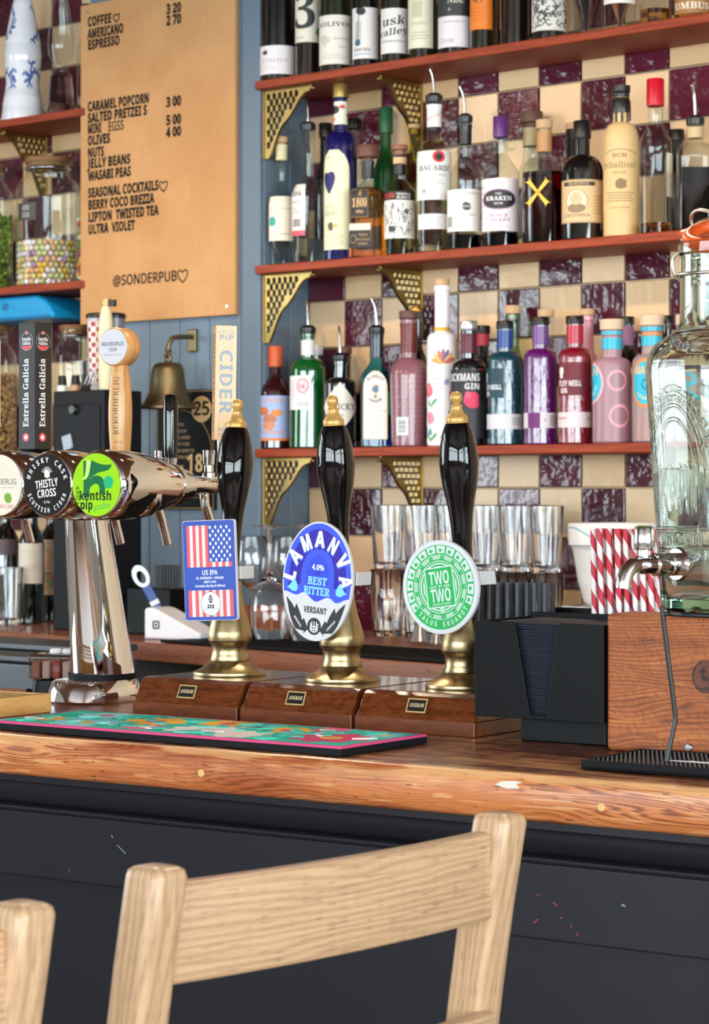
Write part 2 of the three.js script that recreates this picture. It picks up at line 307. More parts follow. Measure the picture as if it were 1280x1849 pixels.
// ================================================================ the bar
const barWoodTex = dtex(1536, 1024, (u, v) => {
  // v runs from the back edge (0) over the top to the underside of the front edge (1); 1 is 0.56 m
  const d = v * 0.56, front = d > 0.45, n1 = fbm(u, v, 4, 20, 44, 3), fine = vn(u * 26, v * 330, 26, 330, 47), fine2 = vn(u * 70, v * 500, 70, 500, 49);
  if (front) {
    const q = v * 150 + n1 * 12 + fine * 0.5, ln = Math.pow(0.5 + 0.5 * Math.sin(q * 6.283), 2), big = fbm(u, v, 4, 16, 51, 3);
    let c = mix([200, 122, 70], [162, 82, 44], sm(0.35, 0.7, big)); c = mix(c, [112, 52, 28], ln * (0.2 + 0.6 * sm(0.35, 0.65, fbm(u, v, 7, 30, 59, 3)))); c = mix(c, [228, 178, 124], sm(0.66, 0.86, fine) * 0.55 * sm(0.7, 0.4, big)); c = mix(c, [72, 34, 20], sm(0.86, 0.95, fine2) * 0.6);
    return mix(c, [232, 186, 130], sm(0.03, 0, d - 0.45) * sm(0.35, 0.6, fbm(u, v, 12, 60, 57, 3)) * 0.8);
  }
  const varnish = mix([124, 62, 34], [88, 40, 22], fbm(u, v, 5, 60, 41, 3)), worn = 0.06 + 0.34 * sm(0.14, 0.44, d), patch = fbm(u, v, 5, 34, 53, 4), st = 0.62 * fine + 0.38 * patch;
  let c = mix(varnish, [150, 82, 48], sm(0.4, 0.7, patch) * 0.5); c = mix(c, [216, 162, 108], sm(0.78 - worn * 0.62, 0.86 - worn * 0.5, st)); return mix(c, [58, 28, 18], sm(0.84, 0.95, fine2) * 0.55);
}, true, [1 / 0.9, 1 / 0.56]);
const BAR_D = 0.46, BAR_T = 0.046;
{
  const t = thing('bar_counter', 'long worn wooden bar counter on black panelled front', 'bar counter');
  t.position.set(BO[0], 0, BO[1]); t.rotation.y = BETA;
  // worktop profile: back to front over a rounded nosing
  const pr = [[-BAR_D, BAR_Y - BAR_T], [-BAR_D, BAR_Y], [-0.2, BAR_Y], [-0.03, BAR_Y - 0.0004]];
  for (let k = 0; k <= 5; k++) { const a = k / 5 * Math.PI / 2; pr.push([-0.012 + 0.012 * Math.sin(a), BAR_Y - 0.0004 - 0.012 + 0.012 * Math.cos(a)]); }
  pr.push([0.001, BAR_Y - BAR_T * 0.6], [-0.001, BAR_Y - BAR_T + 0.004], [-0.005, BAR_Y - BAR_T], [-BAR_D, BAR_Y - BAR_T]);
  const L0 = -1.35, L1 = 1.55, NX = 60, pos = [], uv = [], idx = []; const lens = [0]; for (let k = 1; k < pr.length; k++) lens.push(lens[k - 1] + Math.hypot(pr[k][0] - pr[k - 1][0], pr[k][1] - pr[k - 1][1]));
  for (let i = 0; i <= NX; i++) pr.forEach(([z, y], k) => {
    const x = L0 + (L1 - L0) * i / NX, front = z > -0.04; const wob = front ? (fbm(i / NX, k / 20, 24, 6, 61, 2) - 0.5) * 0.0035 : 0;
    pos.push(x, y - (front && k < 6 ? Math.abs(wob) : 0), z + wob); uv.push(x, lens[k] - BAR_T);
  });
  for (let i = 0; i < NX; i++) for (let k = 0; k < pr.length - 1; k++) { const a = i * pr.length + k, b = a + pr.length; idx.push(a, a + 1, b + 1, a, b + 1, b); }
  const g = new THREE.BufferGeometry(); g.setAttribute('position', new THREE.Float32BufferAttribute(pos, 3)); g.setAttribute('uv', new THREE.Float32BufferAttribute(uv, 2)); g.setIndex(idx);
  const top = part('worktop', toCreasedNormals(g, 0.9), phy(0xffffff, 0.34, { map: barWoodTex, bumpMap: barWoodTex, bumpScale: 0.0006, clearcoat: 0.35, clearcoatRoughness: 0.2 }), t);
  for (const px of [365, 1086]) { const q = barPx(px, 0); const plug = part('dowel_plug', disc(0.0042, 0.002).rotateX(Math.PI / 2), std(0xd9b070, 0.6), top); plug.position.set(q.u, BAR_Y - 0.026, 0.0005); }
  part('paint_chip', extr([[-0.018, -0.001], [-0.01, 0.003], [0.004, 0.004], [0.014, 0.003], [0.006, 0.001], [0.01, -0.003], [-0.004, -0.004]], 0.0012, 0.0002), std(0xd9d0c4, 0.7), top).position.set(barPx(922, 0).u, BAR_Y - 0.012, -0.0002);
  // painted front: frieze moulding, plain rail, sunk panel
  const y0 = BAR_Y - BAR_T, mould = [[-0.07, 0], [-0.03, 0], [-0.03, -0.011], [-0.0335, -0.0125]];
  for (let k = 0; k <= 10; k++) { const a = k / 10 * Math.PI / 2; mould.push([-0.0515 + 0.017 * Math.cos(a), -0.0145 - 0.024 * Math.sin(a)]); }
  mould.push([-0.0535, -0.0395]); for (let k = 0; k <= 6; k++) { const a = k / 6 * Math.PI; mould.push([-0.0515 + 0.0048 * Math.sin(a), -0.0445 + 0.0042 * Math.cos(a)]); } mould.push([-0.07, -0.0495]);
  const run = (pts, x0, x1) => extr(pts.map(([z, y]) => [z, y + y0]), x1 - x0, 0).rotateY(Math.PI / 2).scale(1, 1, -1);
  const strip = (pts, name) => { // sweep a profile (z, y) along the bar
    const p = [], ix = []; for (const x of [L0, L1]) for (const [z, y] of pts) p.push(x, y0 + y, z);
    for (let k = 0; k < pts.length - 1; k++) { const a = k, b = k + pts.length; ix.push(a, b, b + 1, a, b + 1, a + 1); }
    const q = new THREE.BufferGeometry(); q.setAttribute('position', new THREE.Float32BufferAttribute(p, 3)); q.setIndex(ix); q.setAttribute('uv', new THREE.Float32BufferAttribute(p.filter((_, i) => i % 3 < 2), 2));
    const w = toCreasedNormals(q, 0.5); return part(name, w, M.barPaint, t);
  };
  strip(mould, 'frieze_moulding').material.side = THREE.DoubleSide;
  part('front_rail', rbox(L1 - L0, 0.075, 0.02, 0.002, (L0 + L1) / 2, y0 - 0.085, -0.062), M.barPaint, t);
  part('front_panel', box(L0, L1, 0.1, y0 - 0.12, -0.095, -0.08), M.barPaint, t);
  for (const x of [-0.95, 0.75]) part('front_stile', rbox(0.08, y0 - 0.22, 0.018, 0.002, x, (y0 - 0.12) / 2 + 0.05, -0.07), M.barPaint, t);
  part('kick_board', box(L0, L1, 0, 0.1, -0.12, -0.085), M.barPaint, t);
  part('carcass', box(L0, L1, 0, y0 - 0.005, -BAR_D + 0.04, -0.14), std(0x1a1817, 0.8), t);
  // flecks of red and pale paint on the black front
  for (const [px, py, w, h, a, c] of [[966, 1662, 10, 2, 42, 0xb53a2c], [1001, 1632, 8, 2.4, -35, 0xa8362c], [971, 1615, 7, 1.6, 4, 0x93302a], [1012, 1656, 4, 2, 10, 0xb04838], [1030, 1672, 5, 2, -50, 0x93352c], [1041, 1686, 4, 2.4, -60, 0xa0402f], [1124, 1634, 6, 3, -20, 0x8d9bad], [219, 1533, 18, 1.2, -35, 0x9aa0ac], [202, 1510, 4, 1.2, -60, 0xb8bcc4], [125, 1570, 7, 0.8, -88, 0x70757f]]) {
    const p = barPx(px, 0.051), k = p.Z / F, m = part('paint_fleck', rbox(w * k * 1.3, h * k, 0.0006, 0.0002), std(c, 0.7), t);
    m.position.set(p.u, yAt(py, p.Z), -0.0518); m.rotation.z = R(a);
  }
}

// ================================================================ bottles
const atlas = (() => {
  const c = document.createElement('canvas'); c.width = c.height = 2048; const x = c.getContext('2d'); x.fillStyle = '#fff'; x.fillRect(0, 0, 2048, 2048);
  let ax = 0, ay = 0, rh = 0;
  return { c, cell(w0, h0, draw) {
    const K = 0.8, w = Math.round(w0 * K), h = Math.round(h0 * K);
    if (ax + w + 4 > 2048) { ax = 0; ay += rh + 4; rh = 0; } if (ay + h > 2048) throw new Error('atlas full');
    x.save(); x.translate(ax, ay); x.beginPath(); x.rect(0, 0, w, h); x.clip(); x.scale(K, K); draw(x, w0, h0); x.restore();
    const r = { u0: (ax + 1) / 2048, u1: (ax + w - 1) / 2048, v0: 1 - (ay + h - 1) / 2048, v1: 1 - (ay + 1) / 2048 }; ax += w + 4; rh = Math.max(rh, h); return r;
  } };
})();
const bg = (col, fn) => (x, w, h) => { x.fillStyle = col; x.fillRect(0, 0, w, h); fn && fn(x, w, h); };
const lines = (x, w, h, y0, y1, n, col = '#999', k = 0.7) => { x.fillStyle = col; for (let i = 0; i < n; i++) { const l = w * (k * 0.6 + 0.4 * k * hash(i, n, 3)); x.fillRect((w - l) / 2, y0 + (y1 - y0) * i / n, l, Math.max(1.5, (y1 - y0) / n * 0.3)); } };
const blob = (x, cx, cy, r, col, n = 9, s = 1) => { x.fillStyle = col; x.beginPath(); for (let i = 0; i <= n * 4; i++) { const a = i / (n * 4) * 6.283, q = r * (0.8 + 0.3 * vn(a / 6.283 * n, 0, n, 1, s)); x.lineTo(cx + q * Math.cos(a), cy + q * Math.sin(a)); } x.fill(); };
const SER = 'bold %spx serif', SERR = '%spx serif', ITA = 'italic %spx serif', SANS = '%spx sans-serif';
const A = {};
A.w1 = atlas.cell(200, 170, bg('#e9e2e4', (x, w, h) => { blob(x, 60, 40, 14, '#5d2233'); txt(x, 'FINNY', 105, 100, 22, { font: SERR, fill: '#a89aa0', w: 120 }); lines(x, w * 0.7, h, 115, 150, 3, '#cdc4c8'); }));
A.w2 = atlas.cell(180, 260, bg('#e6dfcd', (x, w, h) => { txt(x, '3', 75, 190, 190, { font: SER, fill: '#26282a' }); blob(x, 165, 205, 24, '#4d9a4b'); txt(x, 'Norton', 50, 240, 12, { font: SERR, fill: '#888' }); }));
A.w3 = atlas.cell(220, 300, bg('#ebe4d9', (x, w, h) => { txt(x, 'SOLIVOS', 110, 70, 26, { font: SER, fill: '#2a2a2c', w: 190 }); blob(x, 62, 150, 30, '#cfc8bb', 7, 2); x.fillRect(58, 165, 7, 34); txt(x, 'Sauvignon', 150, 150, 14, { font: ITA, fill: '#777', w: 90 }); txt(x, '2022', 150, 200, 13, { font: SERR, fill: '#888' }); lines(x, w, h, 240, 275, 3, '#c0b8aa'); }));
A.w4 = atlas.cell(170, 300, bg('#ebe6e4', (x, w, h) => { x.strokeStyle = '#333a40'; x.lineWidth = 4; x.beginPath(); x.moveTo(58, 10); x.lineTo(48, 220); x.stroke(); for (let i = 0; i < 8; i++) { x.beginPath(); x.moveTo(34, 90 + i * 14); x.lineTo(70, 86 + i * 14); x.stroke(); } blob(x, 50, 205, 18, '#2f5d78', 5); blob(x, 66, 22, 26, '#22262a', 6, 4); txt(x, 'ARETES', 70, 255, 17, { fill: '#49545c', w: 90 }); txt(x, 'ALBARINO', 70, 278, 10, { fill: '#5a90c0', w: 90 }); }));
A.w5 = atlas.cell(180, 280, bg('#ece6e2', (x) => { txt(x, 'usk', 85, 105, 52, { font: 'italic bold %spx serif', fill: '#2c2c2e', rot: -0.15 }); txt(x, 'valley.', 90, 165, 40, { font: 'italic bold %spx serif', fill: '#2c2c2e', rot: -0.15 }); txt(x, 'SAUVIGNON BLANC', 85, 210, 11, { fill: '#777' }); }));
A.w6 = atlas.cell(180, 280, bg('#e4dfc6', (x) => { x.fillStyle = '#c9c4a6'; x.fillRect(50, 20, 60, 90); txt(x, 'RESERVA', 90, 150, 15, { font: SERR, fill: '#9a946f' }); lines(x, 180, 280, 190, 240, 3, '#b4ae90'); }));
A.w7 = atlas.cell(200, 220, bg('#e6e0e2', (x, w) => { x.fillStyle = '#2d2d32'; x.fillRect(0, 0, w, 90); txt(x, 'NDE', 110, 36, 26, { font: SER, fill: '#e0d8c0' }); txt(x, '+', 80, 76, 26, { font: SER, fill: '#c9c090' }); lines(x, w, 220, 110, 130, 1, '#c4bcc0'); txt(x, 'Cuvée', 60, 200, 20, { font: ITA, fill: '#9a9298' }); }));
A.w8 = atlas.cell(140, 220, bg('#ee7f1e', (x) => { txt(x, 'ACTA', 60, 70, 20, { fill: '#7a3c0a' }); txt(x, '49', 62, 112, 34, { font: SANS, fill: '#3d230c' }); lines(x, 120, 220, 130, 190, 4, '#d06a10'); }));
A.w10 = atlas.cell(220, 200, bg('#dcd7cf', (x, w, h) => { x.strokeStyle = '#222'; x.lineWidth = 5; for (let i = 0; i < 90; i++) { const a = hash(i, 1, 1) * w, b = hash(i, 2, 1) * h * 0.9; x.beginPath(); x.arc(a, b, 6 + 10 * hash(i, 3, 1), hash(i, 4, 1) * 6, hash(i, 4, 1) * 6 + 3.4); x.stroke(); } x.fillStyle = '#dcd7cf'; x.fillRect(0, h - 16, w, 16); }));
A.w12 = atlas.cell(200, 110, bg('#e8e2de', (x, w, h) => { lines(x, w, h, 60, 95, 2, '#bbb'); }));
A.w14 = atlas.cell(220, 110, bg('#a2703a', (x) => { txt(x, 'UMBUS', 110, 78, 44, { font: SER, fill: '#eee6d8', w: 200 }); }));
A.m1 = atlas.cell(170, 260, bg('#eee4cf', (x, w, h) => { txt(x, 'Casa', 40, 45, 12, { font: ITA, fill: '#aaa' }); txt(x, 'TEQUILA BLANCO', 85, 80, 11, { font: SERR, fill: '#a9a28f' }); blob(x, 40, 145, 26, '#3fa89a', 6, 6); x.fillStyle = '#3fa89a'; x.fillRect(10, 165, 70, 2); txt(x, 'Blanco', 110, 225, 14, { font: ITA, fill: '#8a8270' }); }));
A.m2 = atlas.cell(110, 260, bg('#efe6e2', (x, w) => { txt(x, 'hiea', 45, 60, 28, { font: SER, fill: '#222', w: 80 }); txt(x, 'SMOOTH', 45, 95, 10, { fill: '#777' }); txt(x, 'IN', 40, 150, 34, { font: SER, fill: '#aaa' }); x.fillStyle = '#444'; for (let i = 0; i < 12; i++) x.fillRect(20 + i * 5, 175, 2 + (i % 3), 38); x.fillStyle = '#d4576c'; x.fillRect(0, 232, w, 28); }));
A.m3 = atlas.cell(230, 560, bg('#e5e6c4', (x, w, h) => { txt(x, 'CORA', 70, 50, 18, { font: SERR, fill: '#a8a884' }); x.fillStyle = '#1a1c63'; x.beginPath(); x.moveTo(80, 250); x.bezierCurveTo(-10, 160, 10, 110, 70, 130); x.bezierCurveTo(120, 105, 160, 150, 80, 250); x.fill(); txt(x, 'EXTRA', 80, 330, 20, { font: SERR, fill: '#8f9070' }); txt(x, 'AÑEJO', 80, 370, 26, { font: SER, fill: '#8f9070' }); blob(x, 90, 430, 24, '#5b5a34', 7, 3); blob(x, 128, 425, 12, '#d9a83c'); lines(x, w, h, 480, 540, 4, '#b4b494'); x.fillStyle = '#8fa77b'; x.fillRect(w - 8, 0, 8, h); }));
A.m3n = atlas.cell(120, 170, bg('#e9e6d4', (x) => { blob(x, 35, 60, 28, '#2b2b2f', 5); blob(x, 70, 40, 14, '#d0504c'); blob(x, 95, 100, 8, '#4d7a4b'); blob(x, 30, 130, 12, '#c46a58'); for (let i = 0; i < 6; i++) blob(x, 100, 20 + i * 24, 5, '#587a50'); }));
A.m4a = atlas.cell(180, 180, bg('#17161a', (x, w, h) => { x.strokeStyle = '#a5783d'; x.lineWidth = 4; x.strokeRect(4, 4, w - 8, h - 8); blob(x, 90, 25, 18, '#a5783d', 5); txt(x, '1800', 90, 112, 58, { font: SER, fill: '#e6b878', w: 150 }); txt(x, 'AÑEJO', 90, 150, 18, { fill: '#e6b878' }); }));
A.m4b = atlas.cell(190, 150, bg('#191719', (x, w) => { x.fillStyle = '#e6dcc8'; x.fillRect(0, 0, w, 42); x.strokeStyle = '#b98c50'; x.lineWidth = 4; x.beginPath(); x.arc(40, 95, 24, 0, 7); x.stroke(); txt(x, 'TEQUILA', 120, 78, 14, { fill: '#b98c50' }); txt(x, '100% DE AGAVE', 122, 105, 12, { fill: '#b98c50' }); txt(x, 'RESERVA', 122, 132, 14, { fill: '#b98c50' }); }));
A.m5 = atlas.cell(240, 300, bg('#e9e9e3', (x, w, h) => { x.fillStyle = '#17181a'; x.fillRect(0, 0, w, 56); txt(x, 'POLÓN', 52, 44, 32, { fill: '#e03a35', w: 90 }); txt(x, 'TEQUILA', 150, 27, 15, { fill: '#eee' }); txt(x, 'BLANCO', 150, 48, 15, { fill: '#eee' }); x.strokeStyle = '#55565a'; x.lineWidth = 3.5; for (let i = 0; i < 60; i++) { const a = 20 + hash(i, 1, 8) * 200, b = 75 + hash(i, 2, 8) * 200; x.beginPath(); x.moveTo(a, b); x.bezierCurveTo(a + 30 * hash(i, 3, 8), b - 30, a + 10, b + 40 * hash(i, 4, 8), a + 40 * (hash(i, 5, 8) - 0.5), b + 30); x.stroke(); } blob(x, 80, 240, 22, '#3a3b3f', 7, 4); blob(x, 165, 130, 18, '#5c5d61', 7, 9); }));
A.m6 = atlas.cell(260, 320, bg('#e9eaea', (x) => { x.fillStyle = '#d2303a'; x.beginPath(); x.arc(175, 40, 38, 0, 7); x.fill(); blob(x, 175, 40, 22, '#1d1a1e', 4); txt(x, 'BACARDÍ', 150, 130, 34, { font: SER, fill: '#22262a', w: 200 }); txt(x, 'CARTA BLANCA', 150, 165, 14, { font: SERR, fill: '#5f9a8b' }); lines(x, 260, 320, 190, 230, 2, '#bbb'); blob(x, 85, 260, 16, '#aaa'); }));
A.m6b = atlas.cell(200, 90, bg('#e6e4ea', (x) => { lines(x, 200, 90, 20, 80, 4, '#b3aec0'); }));
A.m6n = atlas.cell(120, 130, bg('#f0ecec', (x) => { txt(x, 'Superior', 60, 70, 18, { font: ITA, fill: '#c88', rot: -0.4 }); x.fillStyle = '#23252a'; x.fillRect(0, 112, 120, 18); }));
A.m7 = atlas.cell(240, 250, bg('#ece9e6', (x) => { txt(x, 'THE KRAKEN', 130, 32, 15, { font: SERR, fill: '#888' }); blob(x, 130, 100, 24, '#33363a', 6); txt(x, 'BLACK', 130, 106, 10, { fill: '#eee' }); txt(x, 'Rum & Spice', 130, 155, 12, { font: SERR, fill: '#666' }); x.fillStyle = '#444'; for (let i = 0; i < 10; i++) x.fillRect(14 + i * 4, 160, 2, 60); txt(x, 'I', 215, 170, 24, { font: SER, fill: '#333' }); }));
A.m8 = atlas.cell(240, 320, bg('#ebe4ea', (x) => { txt(x, '94.6', 120, 35, 14, { fill: '#b8a8b8' }); x.strokeStyle = '#8d6b95'; x.lineWidth = 5; for (let i = 0; i < 8; i++) { x.beginPath(); x.arc(20, 40 + i * 36, 18, 0.3 * i, 3 + 0.3 * i); x.stroke(); } x.fillStyle = '#8d6b95'; x.beginPath(); x.ellipse(120, 128, 94, 62, 0, 0, 7); x.fill(); x.fillStyle = '#25232b'; x.beginPath(); x.ellipse(120, 128, 86, 55, 0, 0, 7); x.fill(); txt(x, 'THE', 120, 100, 11, { font: SER, fill: '#eee' }); txt(x, 'KRAKEN', 120, 135, 25, { font: SER, fill: '#fff', w: 136 }); txt(x, 'RUM', 120, 160, 13, { font: SER, fill: '#eee' }); txt(x, 'BLACK', 120, 235, 20, { font: SER, fill: '#8a5f92' }); txt(x, 'CHERRY', 120, 262, 20, { font: SER, fill: '#8a5f92' }); lines(x, 240, 320, 285, 310, 2, '#bbb'); }));
A.m10 = atlas.cell(250, 240, bg('#d9b98c', (x, w, h) => { x.strokeStyle = '#8d7048'; x.lineWidth = 3; x.strokeRect(5, 5, w - 10, h - 10); x.fillStyle = '#3a3124'; x.fillRect(30, 14, 150, 22); txt(x, 'RESERVA', 105, 31, 14, { font: SER, fill: '#d9b98c' }); x.fillStyle = '#e8d7b6'; x.beginPath(); x.ellipse(95, 120, 50, 62, 0, 0, 7); x.fill(); x.stroke(); x.fillStyle = '#8f7a5a'; x.beginPath(); x.ellipse(95, 158, 42, 26, 0, 0, 7); x.fill(); x.fillStyle = '#cdb78f'; x.beginPath(); x.ellipse(95, 105, 27, 36, 0, 0, 7); x.fill(); blob(x, 95, 100, 3, '#6b5537'); txt(x, 'EXCLUSIVA', 95, 205, 16, { font: SER, fill: '#5a4528', w: 120 }); lines(x.translate(80, 0) || x, w, h, 90, 200, 6, '#ab8b5c', 0.3); }));
A.m11 = atlas.cell(300, 420, bg('#dcba83', (x) => { x.strokeStyle = '#5c4426'; x.lineWidth = 4; x.beginPath(); x.moveTo(40, 40); x.bezierCurveTo(90, 0, 190, 0, 250, 40); x.stroke(); txt(x, 'RUM', 140, 62, 26, { font: SER, fill: '#7a5a34' }); txt(x, 'mballion!', 140, 130, 40, { font: SERR, fill: '#6d5330', w: 220 }); txt(x, 'SPICED', 140, 170, 16, { font: SER, fill: '#86683e' }); blob(x, 150, 235, 34, '#8a6b42', 11, 3); lines(x, 280, 420, 290, 360, 4, '#8a6b42'); txt(x, 'SPIRIT DRINK', 140, 395, 13, { font: SERR, fill: '#6d5330' }); }));
A.t1 = atlas.cell(240, 360, bg('#9fb4e4', (x, w) => { txt(x, 'LYREE', 120, 52, 30, { font: SER, fill: '#d98a5e', w: 130 }); blob(x, 70, 120, 34, '#c8713f', 7); blob(x, 145, 140, 30, '#e08a42', 7, 4); blob(x, 105, 185, 42, '#b9765a', 9, 7); blob(x, 100, 240, 36, '#c98a6a', 9, 2); txt(x, 'SPIRIT', 115, 305, 26, { font: SER, fill: '#d98a5e', w: 150 }); x.fillStyle = '#e0813c'; x.fillRect(0, 338, w, 22); }));
A.t2 = atlas.cell(190, 200, bg('#ece7ea', (x) => { x.strokeStyle = '#d77a98'; x.lineWidth = 9; x.fillStyle = '#e9cdd6'; x.beginPath(); x.arc(130, 60, 40, 0, 7); x.fill(); x.stroke(); txt(x, 'UK.', 130, 76, 24, { font: SER, fill: '#a54867' }); lines(x, 90, 200, 30, 150, 8, '#bbb'); x.fillStyle = '#99a'; for (let i = 0; i < 14; i++) x.fillRect(90 + i * 6, 150, 3, 30); }));
A.t3 = atlas.cell(220, 220, bg('#e6e1d5', (x) => { txt(x, "DRICK'S", 120, 122, 28, { font: SER, fill: '#2c2c2c', w: 150 }); txt(x, 'GIN', 110, 155, 14, { font: SER, fill: '#555' }); x.strokeStyle = '#aaa'; x.strokeRect(14, 14, 192, 192); }));
A.t4 = atlas.cell(170, 460, bg('#e8ddc0', (x, w, h) => { x.fillStyle = '#ece6e2'; x.fillRect(10, 10, w - 20, h - 20); arcTxt(x, 'BOMBAY', 85, 110, 62, 0, 1.9, 22, { font: SER, fill: '#333' }); blob(x, 85, 122, 30, '#c8963c', 9); blob(x, 85, 122, 22, '#3d7fae', 9); blob(x, 85, 172, 16, '#c8963c'); blob(x, 85, 172, 10, '#5a8fc0'); arcTxt(x, 'SAPPHIRE', 85, 150, 66, Math.PI, 1.9, 19, { font: SER, fill: '#333', under: 1 }); for (let k = 0; k < 7; k++) txt(x, ['Distilled', 'LONDON DRY GIN', 'from a 1761', 'recipe', 'Imported', 'GIN', '40% VOL'][k], 85, 250 + k * 28, 13, { font: k % 2 ? SERR : ITA, fill: '#9a938a' }); }));
A.t5 = atlas.cell(110, 150, bg('#dfe3e6', (x) => { x.fillStyle = '#667'; for (let i = 0; i < 9; i++) x.fillRect(22, 20 + i * 12, 66, 4 + (i % 3) * 2); }));
A.t6 = atlas.cell(420, 640, bg('#eceaf0', (x, w) => {
  const leaf = (a, b, l, r, c) => { x.save(); x.translate(a, b); x.rotate(r); x.fillStyle = c; x.beginPath(); x.ellipse(l / 2, 0, l / 2, l / 6, 0, 0, 7); x.fill(); x.restore(); };
  for (let k = 0; k < 7; k++) leaf(230, 130, 90, -2.9 + k * 0.42, ['#e89a4e', '#f0b562', '#d97a5a', '#9a6a8a', '#5f5a86', '#e0a860', '#c46a5a'][k]);
  for (const [a, b, r, c] of [[110, 300, 44, '#dd6a7c'], [100, 290, 28, '#e88a98'], [130, 480, 40, '#e58ba0'], [40, 370, 30, '#e8a65c'], [60, 440, 26, '#4d8f96'], [300, 330, 34, '#d96a7e'], [340, 520, 30, '#6a8fd0'], [250, 560, 26, '#4f7fc4'], [70, 560, 26, '#4f7fc4'], [130, 570, 22, '#7aa0dc'], [250, 250, 20, '#8aa0c8']]) blob(x, a, b, r, c, 9, a);
  x.strokeStyle = '#4f9a63'; x.lineWidth = 5; for (const [a, b, c, d] of [[110, 340, 140, 420], [60, 470, 90, 620], [130, 520, 140, 640], [300, 360, 290, 480], [250, 580, 240, 640]]) { x.beginPath(); x.moveTo(a, b); x.lineTo(c, d); x.stroke(); leaf(c, d - 20, 60, -0.8, '#4f9a63'); leaf(c, d - 10, 50, -2.3, '#5fae73'); }
  txt(x, 'W&E', 180, 240, 18, { font: ITA, fill: '#6a7aa0' });
}));
A.t7 = atlas.cell(260, 400, bg('#1d1e23', (x, w, h) => { x.fillStyle = '#3b3d45'; for (let j = 0; j < 24; j++) for (let i = 0; i < 18; i++) { x.beginPath(); x.arc(i * 15 + (j % 2) * 7, 190 + j * 10, 4.4, 0, 7); x.fill(); } txt(x, 'OCKMANS', 110, 70, 44, { fill: '#e3e3e6', w: 205 }); txt(x, 'GIN', 165, 118, 36, { fill: '#e3e3e6' }); blob(x, 165, 180, 48, '#d8335c', 8, 3); blob(x, 140, 150, 22, '#e2557a', 6, 5); x.fillStyle = '#c23c62'; x.fillRect(w - 60, 0, 60, 5); }));
const wn = (c) => bg(c, (x) => { blob(x, 48, 48, 26, '#dfe3e6', 9, 2); x.fillRect(30, 60, 36, 26); txt(x, 'ITLEY NEILL', 120, 128, 30, { fill: '#eef0f2', w: 220 }); txt(x, 'GIN', 75, 166, 28, { fill: '#eef0f2' }); });
A.t8 = atlas.cell(250, 180, wn('#123c4c')); A.t10 = atlas.cell(250, 180, wn('#6b0d20')); 
A.t8b = atlas.cell(300, 100, bg('#d3d3dc', (x) => { lines(x, 60, 100, 40, 60, 1, '#8c93b4'); x.fillStyle = '#7a7c86'; for (let i = 0; i < 8; i++) x.fillRect(200, 22 + i * 7, 60, 3); x.fillRect(272, 20, 3, 60); x.fillRect(280, 20, 5, 60); }));
A.t9b = atlas.cell(300, 100, bg('#d9d2dc', (x) => { x.fillStyle = '#6b1d6d'; x.fillRect(70, 0, 80, 100); x.fillStyle = '#888'; for (let i = 0; i < 12; i++) x.fillRect(212 + i * 6, 16, 3, 68); txt(x, '6', 180, 60, 22, { font: SANS, fill: '#555' }); }));
A.t10b = atlas.cell(300, 100, bg('#dcd3d8', (x) => { txt(x, 'RASPBERRY', 70, 48, 16, { fill: '#d06078', w: 80 }); x.fillStyle = '#bbb'; x.fillRect(30, 65, 100, 4); txt(x, 'GIN', 265, 50, 20, { fill: '#d06078' }); }));
const malfy = (rim, l2) => (x, w, h) => { x.clearRect(0, 0, w, h); x.fillStyle = rim; x.fillRect(0, 0, w, h); x.fillStyle = '#28b4d4'; x.beginPath(); x.arc(w / 2, h / 2, w * 0.43, 0, 7); x.fill(); txt(x, 'MALFY', w / 2, 92, 46, { fill: '#f0b870', w: 190 }); x.strokeStyle = '#207890'; x.lineWidth = 12; x.beginPath(); x.arc(w / 2, h / 2 + 8, 26, 0, 7); x.stroke(); arcTxt(x, 'GIN CON', w / 2, h / 2, 62, Math.PI * 0.75, 1.2, 17, { fill: '#d8f0f4' }); arcTxt(x, l2, w / 2, h / 2, 96, Math.PI, 1.8, 20, { fill: '#f0c890', under: 1 }); };
A.t12 = atlas.cell(280, 280, malfy('#e58a3c', 'ARANCIA')); A.t11 = atlas.cell(280, 280, malfy('#e9b4c0', 'ROSA'));
A.b1 = atlas.cell(160, 280, bg('#dcd2c4', (x) => { for (let k = 0; k < 5; k++) txt(x, 'RESERVE', 60 + k * 8, 60 + k * 26, 16, { font: ITA, fill: '#c4b6a6' }); lines(x, 160, 280, 150, 200, 3, '#c0a89a'); }));
A.b2 = atlas.cell(120, 280, bg('#b89878', (x) => { for (let k = 0; k < 12; k++) blob(x, 60 + 40 * (hash(k, 1, 4) - 0.5), 40 + k * 18, 24, ['#8f6c55', '#a9805e', '#7d8c60', '#b58a60'][k % 4], 7, k); }));
A.b3 = atlas.cell(120, 60, bg('#584750'));
A.vase = atlas.cell(380, 460, bg('#e9eaf0', (x, w, h) => {
  const sprig = (pts) => { pts.forEach(([a, b], i) => { x.save(); x.translate(a, b); x.rotate(i * 0.9); x.fillStyle = i % 3 ? '#3f5f9d' : '#7089bb'; for (const s of [-1, 1]) { x.beginPath(); x.ellipse(s * 9, -5, 13, 6.5, s * 0.7, 0, 7); x.fill(); } x.restore(); }); };
  for (let e = 0; e < 2; e++) { const ox = e * 200; sprig(Array.from({ length: 14 }, (_, i) => [ox + 95 + 55 * Math.sin(i * 0.45), 20 + i * 17])); sprig(Array.from({ length: 16 }, (_, i) => [ox + 100 + 60 * Math.cos(i * 0.42), 270 + 55 * Math.sin(i * 0.42) + i * 4])); sprig([[ox + 30, 280], [ox + 45, 292], [ox + 60, 280]]); for (const a of [30, 90, 150]) blob(x, ox + a, 435, 12, '#5a7fc0', 5, a); }
}));
